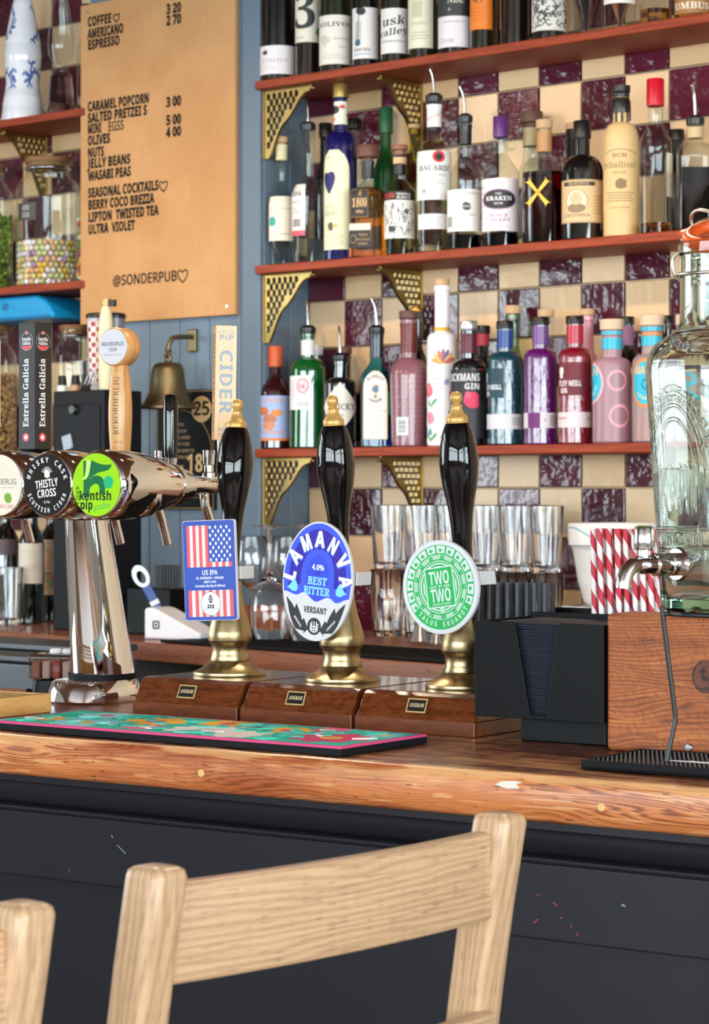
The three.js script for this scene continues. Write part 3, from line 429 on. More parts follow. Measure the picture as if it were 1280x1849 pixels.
A.chalk = atlas.cell(160, 70, bg('#47423c', (x) => { txt(x, 'MINI', 80, 30, 18, { font: ITA, fill: '#ddd' }); txt(x, 'EGGS', 80, 58, 18, { font: ITA, fill: '#ddd' }); }));
A.check = atlas.cell(320, 420, bg('#dcd2d0', (x, w, h) => { x.fillStyle = '#9c2c38'; for (let j = 0; j < 12; j++) for (let i = 0; i < 8; i++) if ((i + j) % 2) x.fillRect(i * 40 + 2, j * 36 + 2, 34, 30); }));
const atlasTex = new THREE.CanvasTexture(atlas.c); atlasTex.colorSpace = THREE.SRGBColorSpace;
const labelMat = phy(0xffffff, 0.5, { map: atlasTex });

const HAND = (n) => ({ glass: M.clear, n });
function rAt(rings, y) { for (let k = 1; k < rings.length; k++) if (rings[k][1] >= y && rings[k][1] > rings[k - 1][1]) { const t = (y - rings[k - 1][1]) / (rings[k][1] - rings[k - 1][1]); return [rings[k - 1][0] + (rings[k][0] - rings[k - 1][0]) * t, (rings[k - 1][2] ?? 2) + ((rings[k][2] ?? 2) - (rings[k - 1][2] ?? 2)) * t]; } return [rings[rings.length - 1][0], 2]; }
// a sheet wrapped on a bottle from height y0 to y1 over an arc centred on yaw; shape 'oval' or 'diamond' trims it
function wrap(rings, cell, y0, y1, arc, yaw, sx = 1, sz = 1, shape) {
  const nx = 18, ny = shape ? 18 : 6, pos = [], uv = [], idx = [];
  for (let j = 0; j <= ny; j++) for (let i = 0; i <= nx; i++) {
    let a = i / nx * 2 - 1, b = j / ny * 2 - 1;
    if (shape === 'oval') { const p = a, q = b; a = p * Math.sqrt(1 - q * q / 2); b = q * Math.sqrt(1 - p * p / 2); }
    if (shape === 'diamond') { const p = a, q = b; a = (p + q) / 2; b = (q - p) / 2; }
    if (shape === 'arch' && b > 0.5) a *= Math.sqrt(Math.max(0.05, 1 - Math.pow((b - 0.5) / 0.5, 2) * 0.9));
    const y = y0 + (y1 - y0) * (b + 1) / 2, th = yaw + a * arc / 2, [r, n] = rAt(rings, y), q = r * rad(n, th) + 0.0006;
    pos.push(q * Math.sin(th) * sx, y, q * Math.cos(th) * sz); const fu = (a + 1) / 2, fv = (b + 1) / 2; uv.push(cell.u0 + (cell.u1 - cell.u0) * fu, cell.v0 + (cell.v1 - cell.v0) * fv);
  }
  for (let j = 0; j < ny; j++) for (let i = 0; i < nx; i++) { const a = j * (nx + 1) + i, b = a + nx + 1; idx.push(a, a + 1, b + 1, a, b + 1, b); }
  const g = new THREE.BufferGeometry(); g.setAttribute('position', new THREE.Float32BufferAttribute(pos, 3)); g.setAttribute('uv', new THREE.Float32BufferAttribute(uv, 2)); g.setIndex(idx); g.computeVertexNormals(); return g;
}
function rings(o, Rr, Hh) {
  const { hs = 0.6, hn = 0.78, rn = 0.014, sho = 'slope', nb = 2, flare = 1, lip = 0.0015 } = o, a = [[0, 0, nb], [Rr * flare * 0.9, 0, nb], [Rr * flare, Rr * 0.09, nb], [Rr * (1 + flare) / 2, Hh * hs * 0.5, nb], [Rr, Hh * hs, nb]];
  for (let k = 1; k <= 8; k++) { const t = k / 8, e = sho === 'round' ? 1 - Math.sqrt(Math.max(0, 1 - t * t)) : sho === 'square' ? Math.pow(t, 3) : t * t * (3 - 2 * t); a.push([Rr + (rn - Rr) * e, Hh * (hs + (hn - hs) * t), nb + (2 - nb) * t]); }
  a.push([rn, Hh - 0.012], [rn + lip, Hh - 0.011], [rn + lip, Hh - 0.001], [rn, Hh]); return a;
}
const spoutGeo = tubeEnds([[0, 0, 0], [0.0006, 0.018, 0.0004], [0.003, 0.04, 0.002], [0.009, 0.058, 0.006]], 0.0028, 14, 8);
function bottle(o) {
  const p = atZ(o.px, o.z), k = p.Z / F, base = o.on ?? SHELF[o.row], Rr = o.r ?? o.w * k / 2, total = yAt(o.top, p.Z) - base;
  const capUp = o.cap === 'cork' || o.cap === 'stopper' ? (o.capH ?? 0.02) : 0, Hh = (o.h ?? total) - capUp;
  const g = thing(o.name ?? 'spirit_bottle', o.label, o.cat ?? 'bottle', o.group ?? ['wine bottles on the shelf', 'rum and tequila bottles on the shelf', 'gin bottles on the shelf'][o.row]);
  g.position.set(p.x, base + 0.0005, p.z); g.rotation.y = R(o.yaw ?? 0);
  const rn = o.rn ?? 0.014, rg = o.rings ? o.rings(Rr, Hh) : rings({ ...o, rn }, Rr, Hh), sx = o.sx ?? 1, sz = o.sz ?? 1;
  const opaque = !(o.glass.transmission > 0);
  const body = part('glass_body', loft(opaque ? rg.concat([[0, Hh]]) : rg, o.seg ?? 36, sx, sz), o.glass, g);
  if (o.liq) {
    const top = o.liq[1] * Hh, q = [[0, 0.004, o.nb ?? 2]]; for (const [r, y, n] of rg) if (y >= 0.003 && y < top && r > 0.003) q.push([r - 0.0018, Math.max(y, 0.004), n]);
    if (q.length === 1) q.push([rAt(rg, 0.006)[0] - 0.002, 0.005, o.nb ?? 2]); const [rt, nt] = rAt(rg, top); q.push([rt - 0.0018, top, nt], [0, top, nt]);
    part('liquid', loft(q, 36, sx, sz), o.liq[0], g);
  }
  for (const [cell, y0, y1, arc, yaw, shape] of o.labels ?? []) part('label', wrap(rg, cell, y0 * Hh, y1 * Hh, arc, R(yaw ?? 30), sx, sz, shape), labelMat, g);
  for (const [y0, y1, m, grow = 0.0012] of o.bands ?? []) { const q = []; for (let i = 0; i <= 4; i++) { const y = (y0 + (y1 - y0) * i / 4) * Hh, [r, n] = rAt(rg, y); q.push([r + grow, y, n]); } part('neck_band', loft([[q[0][0] - grow, q[0][1], q[0][2]], ...q, [q[4][0] - grow, q[4][1], q[4][2]]], 30, sx, sz), m, g); }
  if (o.cap === 'screw') { const h = o.capH ?? 0.03; part('screw_cap', loft([[rn + 0.001, Hh - h], [rn + 0.0028, Hh - h + 0.001], [rn + 0.0028, Hh + 0.0005], [rn + 0.0018, Hh + 0.002], [0, Hh + 0.002]], 28), o.capM, g); }
  if (o.cap === 'cork') { part('cork', loft([[0, Hh - 0.012], [rn - 0.003, Hh - 0.012], [rn - 0.003, Hh + 0.0005], [o.capR ?? rn + 0.002, Hh + 0.001], [(o.capR ?? rn + 0.002) * 1.06, Hh + capUp - 0.001], [(o.capR ?? rn + 0.002) - 0.001, Hh + capUp], [0, Hh + capUp]], 24), o.capM ?? M.cork, g); }
  if (o.cap === 'stopper') { const r = o.capR ?? rn + 0.006; part('stopper', loft([[0, Hh - 0.01], [rn - 0.003, Hh - 0.01], [rn - 0.003, Hh + 0.0005], [r - 0.001, Hh + 0.0008], [r, Hh + 0.002], [r, Hh + capUp - 0.002], [r - 0.0015, Hh + capUp], [0, Hh + capUp]], 28), o.capM, g); }
  if (o.pour) {
    const s = part('pourer', loft([[0, Hh - 0.004], [rn + 0.0025, Hh - 0.004], [rn + 0.0035, Hh + 0.002], [rn + 0.0035, Hh + 0.009], [rn + 0.0015, Hh + 0.011], [rn - 0.004, Hh + 0.015], [0, Hh + 0.016]], 24), M.blackCap, g);
    const t = part('pour_spout', spoutGeo, M.wire, g); t.position.y = Hh + 0.014; t.rotation.y = R(o.spout ?? 180); 
  }
  o.extra?.(g, rg, Hh, Rr); return g;
}
const dark = phy(0x0b0d0c, 0.06, { clearcoat: 1, clearcoatRoughness: 0.02 }), darkBrown = phy(0x1a0f0a, 0.06, { clearcoat: 1 }), oliveGlass = phy(0x1b1d0d, 0.06, { clearcoat: 1 });
const L = { plum: liquid(0xa88a94, 0.05), amber: liquid(0xe8901e, 0.07), rum: liquid(0x9a2a10, 0.035), water: liquid(0xeef6f4, 0.4), darkrum: liquid(0x5a2018, 0.022), rose: liquid(0xe0602a, 0.06), gold: liquid(0xe8b050, 0.06), red: liquid(0xe25a4a, 0.03), pink: liquid(0xe5a8b4, 0.07) };

// ---- top shelf: wine
const Z1 = 0.13, wine = { row: 0, z: Z1, top: -55, h: 0.31, hs: 0.6, hn: 0.77, rn: 0.0145, sho: 'slope', name: 'wine_bottle', glass: dark, cap: 'screw', capM: M.blackCap, capH: 0.05 };
bottle({ ...wine, px: 502, w: 66, labels: [[A.w1, 0.045, 0.25, 2.6, 26]], label: 'dark wine bottle with a low scalloped white label and crest' });
bottle({ ...wine, px: 556, w: 46, labels: [[A.w2, 0.245, 0.62, 2.6, 34]], glass: darkBrown, label: 'slim dark wine bottle with a large figure 3 on cream' });
bottle({ ...wine, px: 606, w: 59, labels: [[A.w3, 0.055, 0.4, 2.7, 34]], glass: oliveGlass, label: 'wine bottle with cream label showing a small grey tree' });
bottle({ ...wine, px: 660, w: 48, labels: [[A.w4, 0.065, 0.42, 2.5, 34]], label: 'wine bottle with white label showing a blue fish skeleton' });
bottle({ ...wine, px: 713, w: 51, labels: [[A.w5, 0.07, 0.38, 2.5, 34]], glass: oliveGlass, label: 'wine bottle with white label in black brush script' });
bottle({ ...wine, px: 763, w: 52, labels: [[A.w6, 0.075, 0.42, 2.2, 22]], glass: oliveGlass, label: 'wine bottle with plain pale yellow label' });
bottle({ ...wine, px: 822, w: 62, labels: [[A.w7, 0.045, 0.4, 2.5, 32]], label: 'wine bottle with label half black and half white' });
bottle({ ...wine, px: 872, w: 46, labels: [[A.w8, 0.14, 0.5, 2.2, 22]], glass: oliveGlass, label: 'wine bottle with bright orange label' });
bottle({ ...wine, px: 929, w: 54, glass: darkBrown, label: 'brown wine bottle turned so that no label shows' });
bottle({ ...wine, px: 992, w: 63, labels: [[A.w10, 0.06, 0.32, 2.7, 32]], label: 'wine bottle with black and white scrollwork label' });
bottle({ ...wine, px: 1060, w: 58, glass: M.clear, liq: [L.rum, 0.7], label: 'clear bottle of dark rosé wine without visible label' });
bottle({ ...wine, px: 1120, w: 60, glass: M.clear, liq: [L.rose, 0.7], labels: [[A.w12, 0.165, 0.4, 2.4, 30]], label: 'clear bottle of orange-pink wine with white label' });
bottle({ ...wine, px: 1186, w: 60, glass: M.clear, liq: [L.gold, 0.1], label: 'almost empty clear bottle with a little amber liquid' });
bottle({ ...wine, px: 1251, w: 66, glass: M.clear, liq: [L.amber, 0.6], labels: [[A.w14, 0.03, 0.13, 2.4, 30]], label: 'amber bottle with white capital letters printed low' });

// ---- middle shelf
const ringHandles = (g, rg, Hh, Rr) => { for (const s of [-1, 1]) { const t = part('ring_handle', new THREE.TorusGeometry(0.0095, 0.0032, 8, 20), M.clear, g); t.position.set(s * (rAt(rg, 0.79 * Hh)[0] + 0.009) * Math.cos(R(35)), 0.79 * Hh, -s * (rAt(rg, 0.79 * Hh)[0] + 0.009) * Math.sin(R(35))); t.rotation.y = R(35); } };
const mid = { row: 1, z: 0.128 }, midB = { row: 1, z: 0.04 };
bottle({ ...mid, px: 508, w: 46, top: 247, glass: M.clear, liq: [L.water, 0.5], hs: 0.5, hn: 0.72, rn: 0.012, cap: 'cork', capR: 0.0135, capH: 0.014, labels: [[A.m1, 0.2, 0.56, 2.4, 34]], bands: [[0.86, 0.985, std(0xd8d2a8, 0.7)]], label: 'clear tequila bottle with cork and cream label with a green plant' });
bottle({ ...mid, px: 556, w: 60, top: 232, glass: M.clear, liq: [L.water, 0.18], hs: 0.52, hn: 0.66, rn: 0.0135, pour: 1, labels: [[A.m2, 0.2, 0.58, 1.1, 0]], label: 'clear fluted bottle with a steel pourer and narrow white label' });
bottle({ ...mid, px: 615, w: 60, top: 152, glass: phy(0x0d0f52, 0.05, { clearcoat: 1 }), hs: 0.63, hn: 0.74, rn: 0.0145, sho: 'round', labels: [[A.m3, 0.06, 0.62, 2.0, 16, 'arch'], [A.m3n, 0.77, 0.9, 4.5, 30]], cap: 'screw', capM: std(0xb9a15e, 0.35, { metalness: 0.8 }), capH: 0.03, label: 'tall cobalt blue bottle with long cream label and gold cap' });
bottle({ ...mid, px: 664, w: 64, top: 262, z: 0.135, glass: M.clear, liq: [L.amber, 0.7], nb: 6, flare: 1.12, sx: 0.92, sz: 0.72, yaw: 26, hs: 0.66, hn: 0.76, rn: 0.0135, cap: 'stopper', capR: 0.024, capH: 0.028, capM: M.brownCap, bands: [[0.8, 0.97, M.blackCap]], labels: [[A.m4a, 0.4, 0.68, 1.0, -16], [A.m4b, 0.1, 0.34, 1.15, -14]], label: 'trapezoid amber tequila bottle with broad brown stopper and black labels' });
bottle({ ...mid, px: 722, w: 56, top: 262, glass: M.clear, liq: [L.water, 0.45], hs: 0.6, hn: 0.74, rn: 0.0135, cap: 'stopper', capR: 0.018, capH: 0.011, capM: std(0x9a6248, 0.5), bands: [[0.77, 0.86, M.blackCap], [0.87, 0.93, std(0xd9b58e, 0.6)]], labels: [[A.m5, 0.16, 0.6, 2.7, 34]], label: 'clear tequila bottle with a black and white drawn label' });
bottle({ ...mid, px: 784, w: 62, top: 181, glass: M.clear, liq: [L.water, 0.42], hs: 0.62, hn: 0.74, rn: 0.015, sho: 'round', pour: 1, spout: 250, labels: [[A.m6, 0.34, 0.66, 2.6, 28], [A.m6b, 0.15, 0.25, 2.0, 28], [A.m6n, 0.8, 0.97, 4.6, 30]], label: 'clear white rum bottle with a red roundel on white label' });
bottle({ ...mid, px: 840, w: 66, top: 218, glass: M.clear, liq: [L.darkrum, 0.12], hs: 0.56, hn: 0.74, rn: 0.0125, pour: 1, spout: 250, bands: [[0.82, 0.97, M.blackCap]], labels: [[A.m7, 0.14, 0.46, 2.6, 36]], extra: ringHandles, label: 'clear rum bottle with two ring handles and black neck collar' });
bottle({ ...mid, px: 904, w: 68, top: 212, glass: M.clear, liq: [L.darkrum, 0.11], hs: 0.56, hn: 0.74, rn: 0.0125, cap: 'screw', capM: phy(0x5c2a74, 0.35), capH: 0.042, labels: [[A.m8, 0.12, 0.52, 2.6, 30]], extra: ringHandles, label: 'clear rum bottle with two ring handles and purple cap' });
bottle({ ...mid, px: 983, w: 80, top: 216, z: 0.125, glass: M.clear, liq: [L.rum, 0.62], hs: 0.62, hn: 0.76, rn: 0.0145, sho: 'round', cap: 'cork', capR: 0.0165, capH: 0.019, bands: [[0.8, 0.97, std(0xb98550, 0.4)]], label: 'squat bottle of dark rum with a golden cross ornament', extra: (g, rg, Hh) => {
  const gold = std(0xb08c3c, 0.35, { metalness: 0.9 }), h = new THREE.Group(); h.name = 'cross_ornament'; g.add(h); const a = R(20), r = rAt(rg, 0.45 * Hh)[0] + 0.003; h.position.set(r * Math.sin(a), 0.43 * Hh, r * Math.cos(a)); h.rotation.y = a;
  for (const s of [-1, 1]) part('cross_bar', extr([[-0.005, -0.03], [-0.009, -0.034], [0, -0.031], [0.009, -0.034], [0.005, -0.03], [0.0032, 0], [0.005, 0.03], [0.009, 0.034], [0, 0.031], [-0.009, 0.034], [-0.005, 0.03], [-0.0032, 0]], 0.004, 0.0008).rotateZ(s * R(40)), gold, h);
} });
bottle({ ...mid, px: 1052, w: 76, top: 220, glass: dark, hs: 0.56, hn: 0.72, rn: 0.015, sho: 'round', cap: 'screw', capM: M.blackCap, capH: 0.034, labels: [[A.m10, 0.14, 0.5, 2.7, 36]], label: 'squat black rum bottle with beige portrait label' });
const ceramic = phy(0xdcba83, 0.42);
bottle({ ...mid, px: 1122, w: 64, top: 155, glass: ceramic, hs: 0.62, hn: 0.76, rn: 0.0165, sho: 'round', labels: [[A.m11, 0.16, 0.58, 2.9, 34]], label: 'cream ceramic rum bottle sealed with dripping black wax', extra: (g, rg, Hh) => {
  const wax = phy(0x17161a, 0.3); part('wax_seal', loft([[0.019, 0.82 * Hh], [0.0195, 0.83 * Hh], [0.019, 0.9 * Hh], [0.0165, 0.92 * Hh], [0.0172, 0.955 * Hh], [0.0185, 0.96 * Hh], [0.0185, Hh], [0, Hh + 0.001]], 28), wax, g);
  for (let k = 0; k < 9; k++) { const a = k * 0.7, l = 0.012 + 0.022 * hash(k, 2, 6); part('wax_drip', new THREE.CapsuleGeometry(0.0023, l, 3, 8).translate(0.0172 * Math.sin(a), 0.83 * Hh - l / 2, 0.0172 * Math.cos(a)), wax, g); }
} });
bottle({ ...mid, px: 1184, w: 60, top: 144, glass: M.clear, liq: [L.amber, 0.075], hs: 0.58, hn: 0.74, rn: 0.0145, cap: 'screw', capM: phy(0xc8142c, 0.3), capH: 0.052, labels: [[A.w6, 0.24, 0.52, 0.9, 100]], label: 'nearly empty clear bottle with red screw cap' });
bottle({ ...mid, px: 1256, w: 66, top: 222, glass: M.clear, liq: [L.darkrum, 0.58], nb: 5, hs: 0.72, hn: 0.82, rn: 0.0145, sho: 'round', yaw: 38, pour: 1, spout: 260, bands: [[0.86, 0.96, std(0xc8ae82, 0.4)]], label: 'square rippled decanter of dark rum with a pourer' });
// behind them
const backB = (px, w, top, o) => bottle({ ...midB, px, w, top, hs: 0.58, hn: 0.76, rn: 0.0125, glass: M.clear, ...o });
backB(588, 40, 224, { glass: dark, cap: 'screw', capM: M.blackCap, capH: 0.03, label: 'dark bottle with black cap behind the cobalt blue bottle' });
backB(640, 42, 216, { cap: 'screw', capM: M.blackCap, capH: 0.02, label: 'clear bottle with black cap behind the broad brown stopper' });
backB(697, 46, 196, { glass: phy(0x0b4a22, 0.08, { clearcoat: 1 }), cap: 'screw', capM: phy(0x1d5b3a, 0.4), capH: 0.055, label: 'green bottle behind the drawn tequila label' });
backB(748, 44, 224, { rn: 0.011, glass: pane(0xd8d870), cap: 'cork', capH: 0.01, label: 'yellow-green bottle behind the white rum' });
backB(960, 50, 201, { rn: 0.017, cap: 'stopper', capR: 0.0235, capH: 0.025, capM: std(0x5f4136, 0.6), bands: [[0.82, 0.96, std(0xb0a078, 0.5)]], label: 'clear bottle with wide dark stopper behind the golden cross rum' });
backB(1034, 46, 222, { glass: dark, rn: 0.0125, cap: 'cork', capH: 0.014, label: 'black bottle with cork behind the portrait label rum' });
backB(1222, 44, 236, { glass: dark, rn: 0.0135, cap: 'screw', capM: M.blackCap, capH: 0.02, label: 'small dark bottle between the red cap and the decanter' });

// ---- lower shelf: gin
const gin = { row: 2, z: 0.128 }, ginB = { row: 2, z: 0.04 };
bottle({ ...gin, px: 497, w: 58, top: 627, glass: phy(0x2c0d10, 0.06, { clearcoat: 1 }), hs: 0.55, hn: 0.74, rn: 0.0135, cap: 'screw', capM: std(0xc4562e, 0.45), capH: 0.045, labels: [[A.t1, 0.08, 0.52, 2.8, 30]], label: 'dark red bottle with orange cap and pale blue label' });
bottle({ ...gin, px: 556, w: 66, top: 600, glass: phy(0x064d1e, 0.05, { clearcoat: 1 }), hs: 0.66, hn: 0.78, rn: 0.0145, sho: 'round', pour: 1, bands: [[0.8, 0.93, std(0xd9d9dc, 0.4)]], labels: [[A.t2, 0.33, 0.62, 1.5, 8]], label: 'green gin bottle with a pourer and pink ringed label' });
bottle({ ...gin, px: 614, w: 58, top: 650, glass: phy(0x101116, 0.08, { clearcoat: 1 }), hs: 0.72, hn: 0.8, rn: 0.0145, sho: 'round', pour: 1, labels: [[A.t3, 0.18, 0.74, 2.7, 40, 'diamond']], label: 'black apothecary gin bottle with a diamond label' });
bottle({ ...gin, px: 680, w: 56, top: 600, glass: pane(0x7fd0ea), liq: [liquid(0x1a90c4, 0.03), 0.28], nb: 6, sz: 0.85, yaw: 34, hs: 0.6, hn: 0.76, rn: 0.0135, pour: 1, spout: 215, bands: [[0.78, 0.99, phy(0x10242e, 0.2)]], labels: [[A.t4, 0.07, 0.66, 1.35, 0, 'arch']], label: 'square pale blue gin bottle with long white label' });
bottle({ ...gin, px: 738, w: 68, top: 562, glass: phy(0x8a5a66, 0.14, { clearcoat: 0.8, bumpMap: (() => { const t = dtex(128, 128, (u, v) => { const a = u * 8, b = v * 8, r = Math.floor(b), x = (a + (r % 2) * 0.5) % 1 - 0.5, y = b % 1; const q = 255 * cl(1 - Math.hypot(x, y) * 0.8); return [q, q, q]; }, false, [4, 12]); return t; })(), bumpScale: 0.003 }), hs: 0.56, hn: 0.7, rn: 0.0165, sho: 'round', flare: 0.9, cap: 'stopper', capR: 0.0205, capH: 0.018, capM: std(0x5d3d38, 0.5), bands: [[0.74, 0.97, phy(0x6b2626, 0.35)]], labels: [[A.t5, 0.09, 0.23, 0.75, 16]], label: 'pink scale-textured gin bottle with brown stopper' });
bottle({ ...gin, px: 798, w: 54, top: 504, glass: phy(0xecebf0, 0.3), hs: 0.66, hn: 0.71, rn: 0.0155, sho: 'round', cap: 'cork', capR: 0.0155, capH: 0.014, bands: [[0.715, 0.74, std(0xd9a83c, 0.5)]], labels: [[A.t6, 0.02, 0.64, 4.2, 34]], label: 'tall white gin bottle painted with bright flowers' });
bottle({ ...gin, px: 846, w: 64, top: 580, z: 0.138, glass: phy(0x101013, 0.08, { clearcoat: 1 }), hs: 0.66, hn: 0.76, rn: 0.0155, sho: 'round', cap: 'stopper', capR: 0.0185, capH: 0.02, capM: std(0xc4c6ca, 0.3, { metalness: 0.8 }), bands: [[0.8, 0.97, phy(0x5c1330, 0.4)]], labels: [[A.t7, 0.06, 0.66, 2.5, 30]], label: 'black gin bottle with silver cap and pink berries' });
const wnB = { ...gin, w: 62, hs: 0.68, hn: 0.76, rn: 0.0155, sho: 'round', cap: 'screw', capM: M.blackCap, capH: 0.014 };
const rip = { bumpMap: bumpNoise, bumpScale: 0.002, clearcoat: 1, clearcoatRoughness: 0.05 };
bottle({ ...wnB, px: 912, w: 65, top: 582, glass: phy(0x0d3a4a, 0.1, rip), bands: [[0.79, 0.93, phy(0x1c3f8a, 0.3)]], labels: [[A.t8, 0.38, 0.62, 1.7, -16], [A.t8b, 0.13, 0.25, 3.0, 30]], label: 'dark blue rippled gin bottle with white band' });
bottle({ ...wnB, px: 976, w: 60, top: 575, glass: phy(0x5a1060, 0.1, rip), bands: [[0.79, 0.93, phy(0x6d4488, 0.3)]], labels: [[A.t9b, 0.13, 0.25, 3.0, 34]], label: 'purple rippled gin bottle with white band' });
bottle({ ...wnB, px: 1038, w: 60, top: 573, glass: phy(0x7a0f22, 0.1, rip), bands: [[0.79, 0.93, phy(0xb01c38, 0.3)]], labels: [[A.t10, 0.38, 0.64, 1.8, 14], [A.t10b, 0.13, 0.25, 3.0, 30]], label: 'red rippled gin bottle with white band' });
const aqua = phy(0x2ab0cc, 0.35), mf = { ...gin, hs: 0.68, hn: 0.76, rn: 0.0195, sho: 'round', cap: 'cork', capR: 0.0235, capH: 0.022, capM: std(0xd9bfa2, 0.8), glass: phy(0xdcc4c4, 0.35, { transmission: 0.6, thickness: 0 }) };
bottle({ ...mf, px: 1105, w: 70, top: 577, glass: phy(0xcfa2b0, 0.35, { transmission: 0.45, thickness: 0 }), liq: [L.pink, 0.5], bands: [[0.83, 0.93, aqua], [0.96, 0.99, aqua]], labels: [[A.t11, 0.34, 0.72, 2.0, -48, 'oval']], label: 'frosted pink gin bottle with pink rings and aqua neck', extra: (g, rg, Hh) => { for (const [y, a, r] of [[0.55, 50, 0.021], [0.24, 58, 0.023]]) { const q = rAt(rg, y * Hh)[0] + 0.0006; const pos = [], idx = []; for (let i = 0; i <= 40; i++) { const t = i / 40 * 6.283; for (const s of [r, r * 0.76]) { const th = R(a) + s * Math.cos(t) / q; pos.push(q * Math.sin(th), y * Hh + s * Math.sin(t), q * Math.cos(th)); } } for (let i = 0; i < 40; i++) idx.push(2 * i, 2 * i + 1, 2 * i + 3, 2 * i, 2 * i + 3, 2 * i + 2); const b = new THREE.BufferGeometry(); b.setAttribute('position', new THREE.Float32BufferAttribute(pos, 3)); b.setIndex(idx); b.computeVertexNormals(); part('printed_ring', b, std(0xe8a8b4, 0.5, { side: THREE.DoubleSide }), g); } } });
bottle({ ...mf, px: 1177, w: 70, top: 569, liq: [std(0xb8473c, 0.4), 0.24], bands: [[0.83, 0.91, aqua], [0.92, 0.94, std(0xe58a3c, 0.4)], [0.96, 0.99, aqua]], labels: [[A.t12, 0.3, 0.72, 1.9, 14, 'oval']], label: 'frosted gin bottle with round aqua label rimmed in orange' });
bottle({ ...mf, px: 1243, w: 60, top: 568, liq: [L.gold, 0.3], bands: [[0.83, 0.91, aqua]], label: 'frosted gin bottle with cork behind the glass dispenser' });
const gb = (px, w, top, o) => bottle({ ...ginB, px, w, top, hs: 0.6, hn: 0.76, rn: 0.0125, glass: M.clear, ...o });
gb(571, 40, 626, { glass: dark, cap: 'screw', capM: M.white, capH: 0.02, label: 'bottle with small white cap behind the green gin' });
gb(622, 46, 628, { glass: dark, rn: 0.014, cap: 'stopper', capR: 0.0165, capH: 0.014, capM: M.brownCap, label: 'dark bottle with brown stopper behind the apothecary bottle' });
gb(752, 44, 555, { glass: dark, rn: 0.013, cap: 'stopper', capR: 0.0135, capH: 0.012, capM: std(0xb98d3c, 0.3, { metalness: 0.8 }), label: 'dark bottle with gold top behind the scale-textured bottle' });
gb(872, 42, 590, { glass: dark, cap: 'screw', capM: M.blackCap, capH: 0.016, bands: [[0.84, 0.94, std(0xc23a4a, 0.4)]], label: 'dark bottle with red neck band behind the berry gin' });
gb(926, 44, 552, { glass: pane(0xb8d8c0), rn: 0.0135, cap: 'cork', capR: 0.0165, capH: 0.018, label: 'pale green bottle with cork behind the dark blue gin' });
gb(986, 42, 559, { rn: 0.0135, cap: 'cork', capR: 0.0165, capH: 0.016, label: 'clear bottle with cork behind the purple gin' });
gb(1060, 46, 558, { rn: 0.0135, glass: phy(0xc98a98, 0.2), cap: 'cork', capR: 0.015, capH: 0.014, label: 'pink bottle with cork behind the red gin' });
gb(1133, 42, 574, { rn: 0.0115, glass: dark, cap: 'screw', capM: M.blackCap, capH: 0.014, bands: [[0.78, 0.93, std(0xa878a8, 0.4)]], label: 'dark bottle with lilac neck between the frosted gins' });
gb(1203, 42, 572, { rn: 0.0115, glass: darkBrown, cap: 'screw', capM: M.blackCap, capH: 0.014, label: 'brown bottle with black cap behind the orange rimmed label' });

// ================================================================ on the bar
function face(shape, w, h, tex, rough = 0.35, coat = 0.3) {           // a printed sheet with that outline, w by h, centred
  const g = new THREE.ShapeGeometry(shape, 48), p = g.attributes.position, uv = g.attributes.uv;
  for (let i = 0; i < p.count; i++) uv.setXY(i, p.getX(i) / w + 0.5, p.getY(i) / h + 0.5);
  return [g, phy(0xffffff, rough, { map: tex, clearcoat: coat, clearcoatRoughness: 0.1, specularIntensity: coat ? 1 : 0.4 })];
}
function ovalShape(a, b) { const s = new THREE.Shape(); s.absellipse(0, 0, a, b, 0, Math.PI * 2); return s; }
function roundRect(w, h, r) { const s = new THREE.Shape(), a = w / 2, b = h / 2; s.moveTo(-a + r, -b); s.lineTo(a - r, -b); s.quadraticCurveTo(a, -b, a, -b + r); s.lineTo(a, b - r); s.quadraticCurveTo(a, b, a - r, b); s.lineTo(-a + r, b); s.quadraticCurveTo(-a, b, -a, b - r); s.lineTo(-a, -b + r); s.quadraticCurveTo(-a, -b, -a + r, -b); return s; }

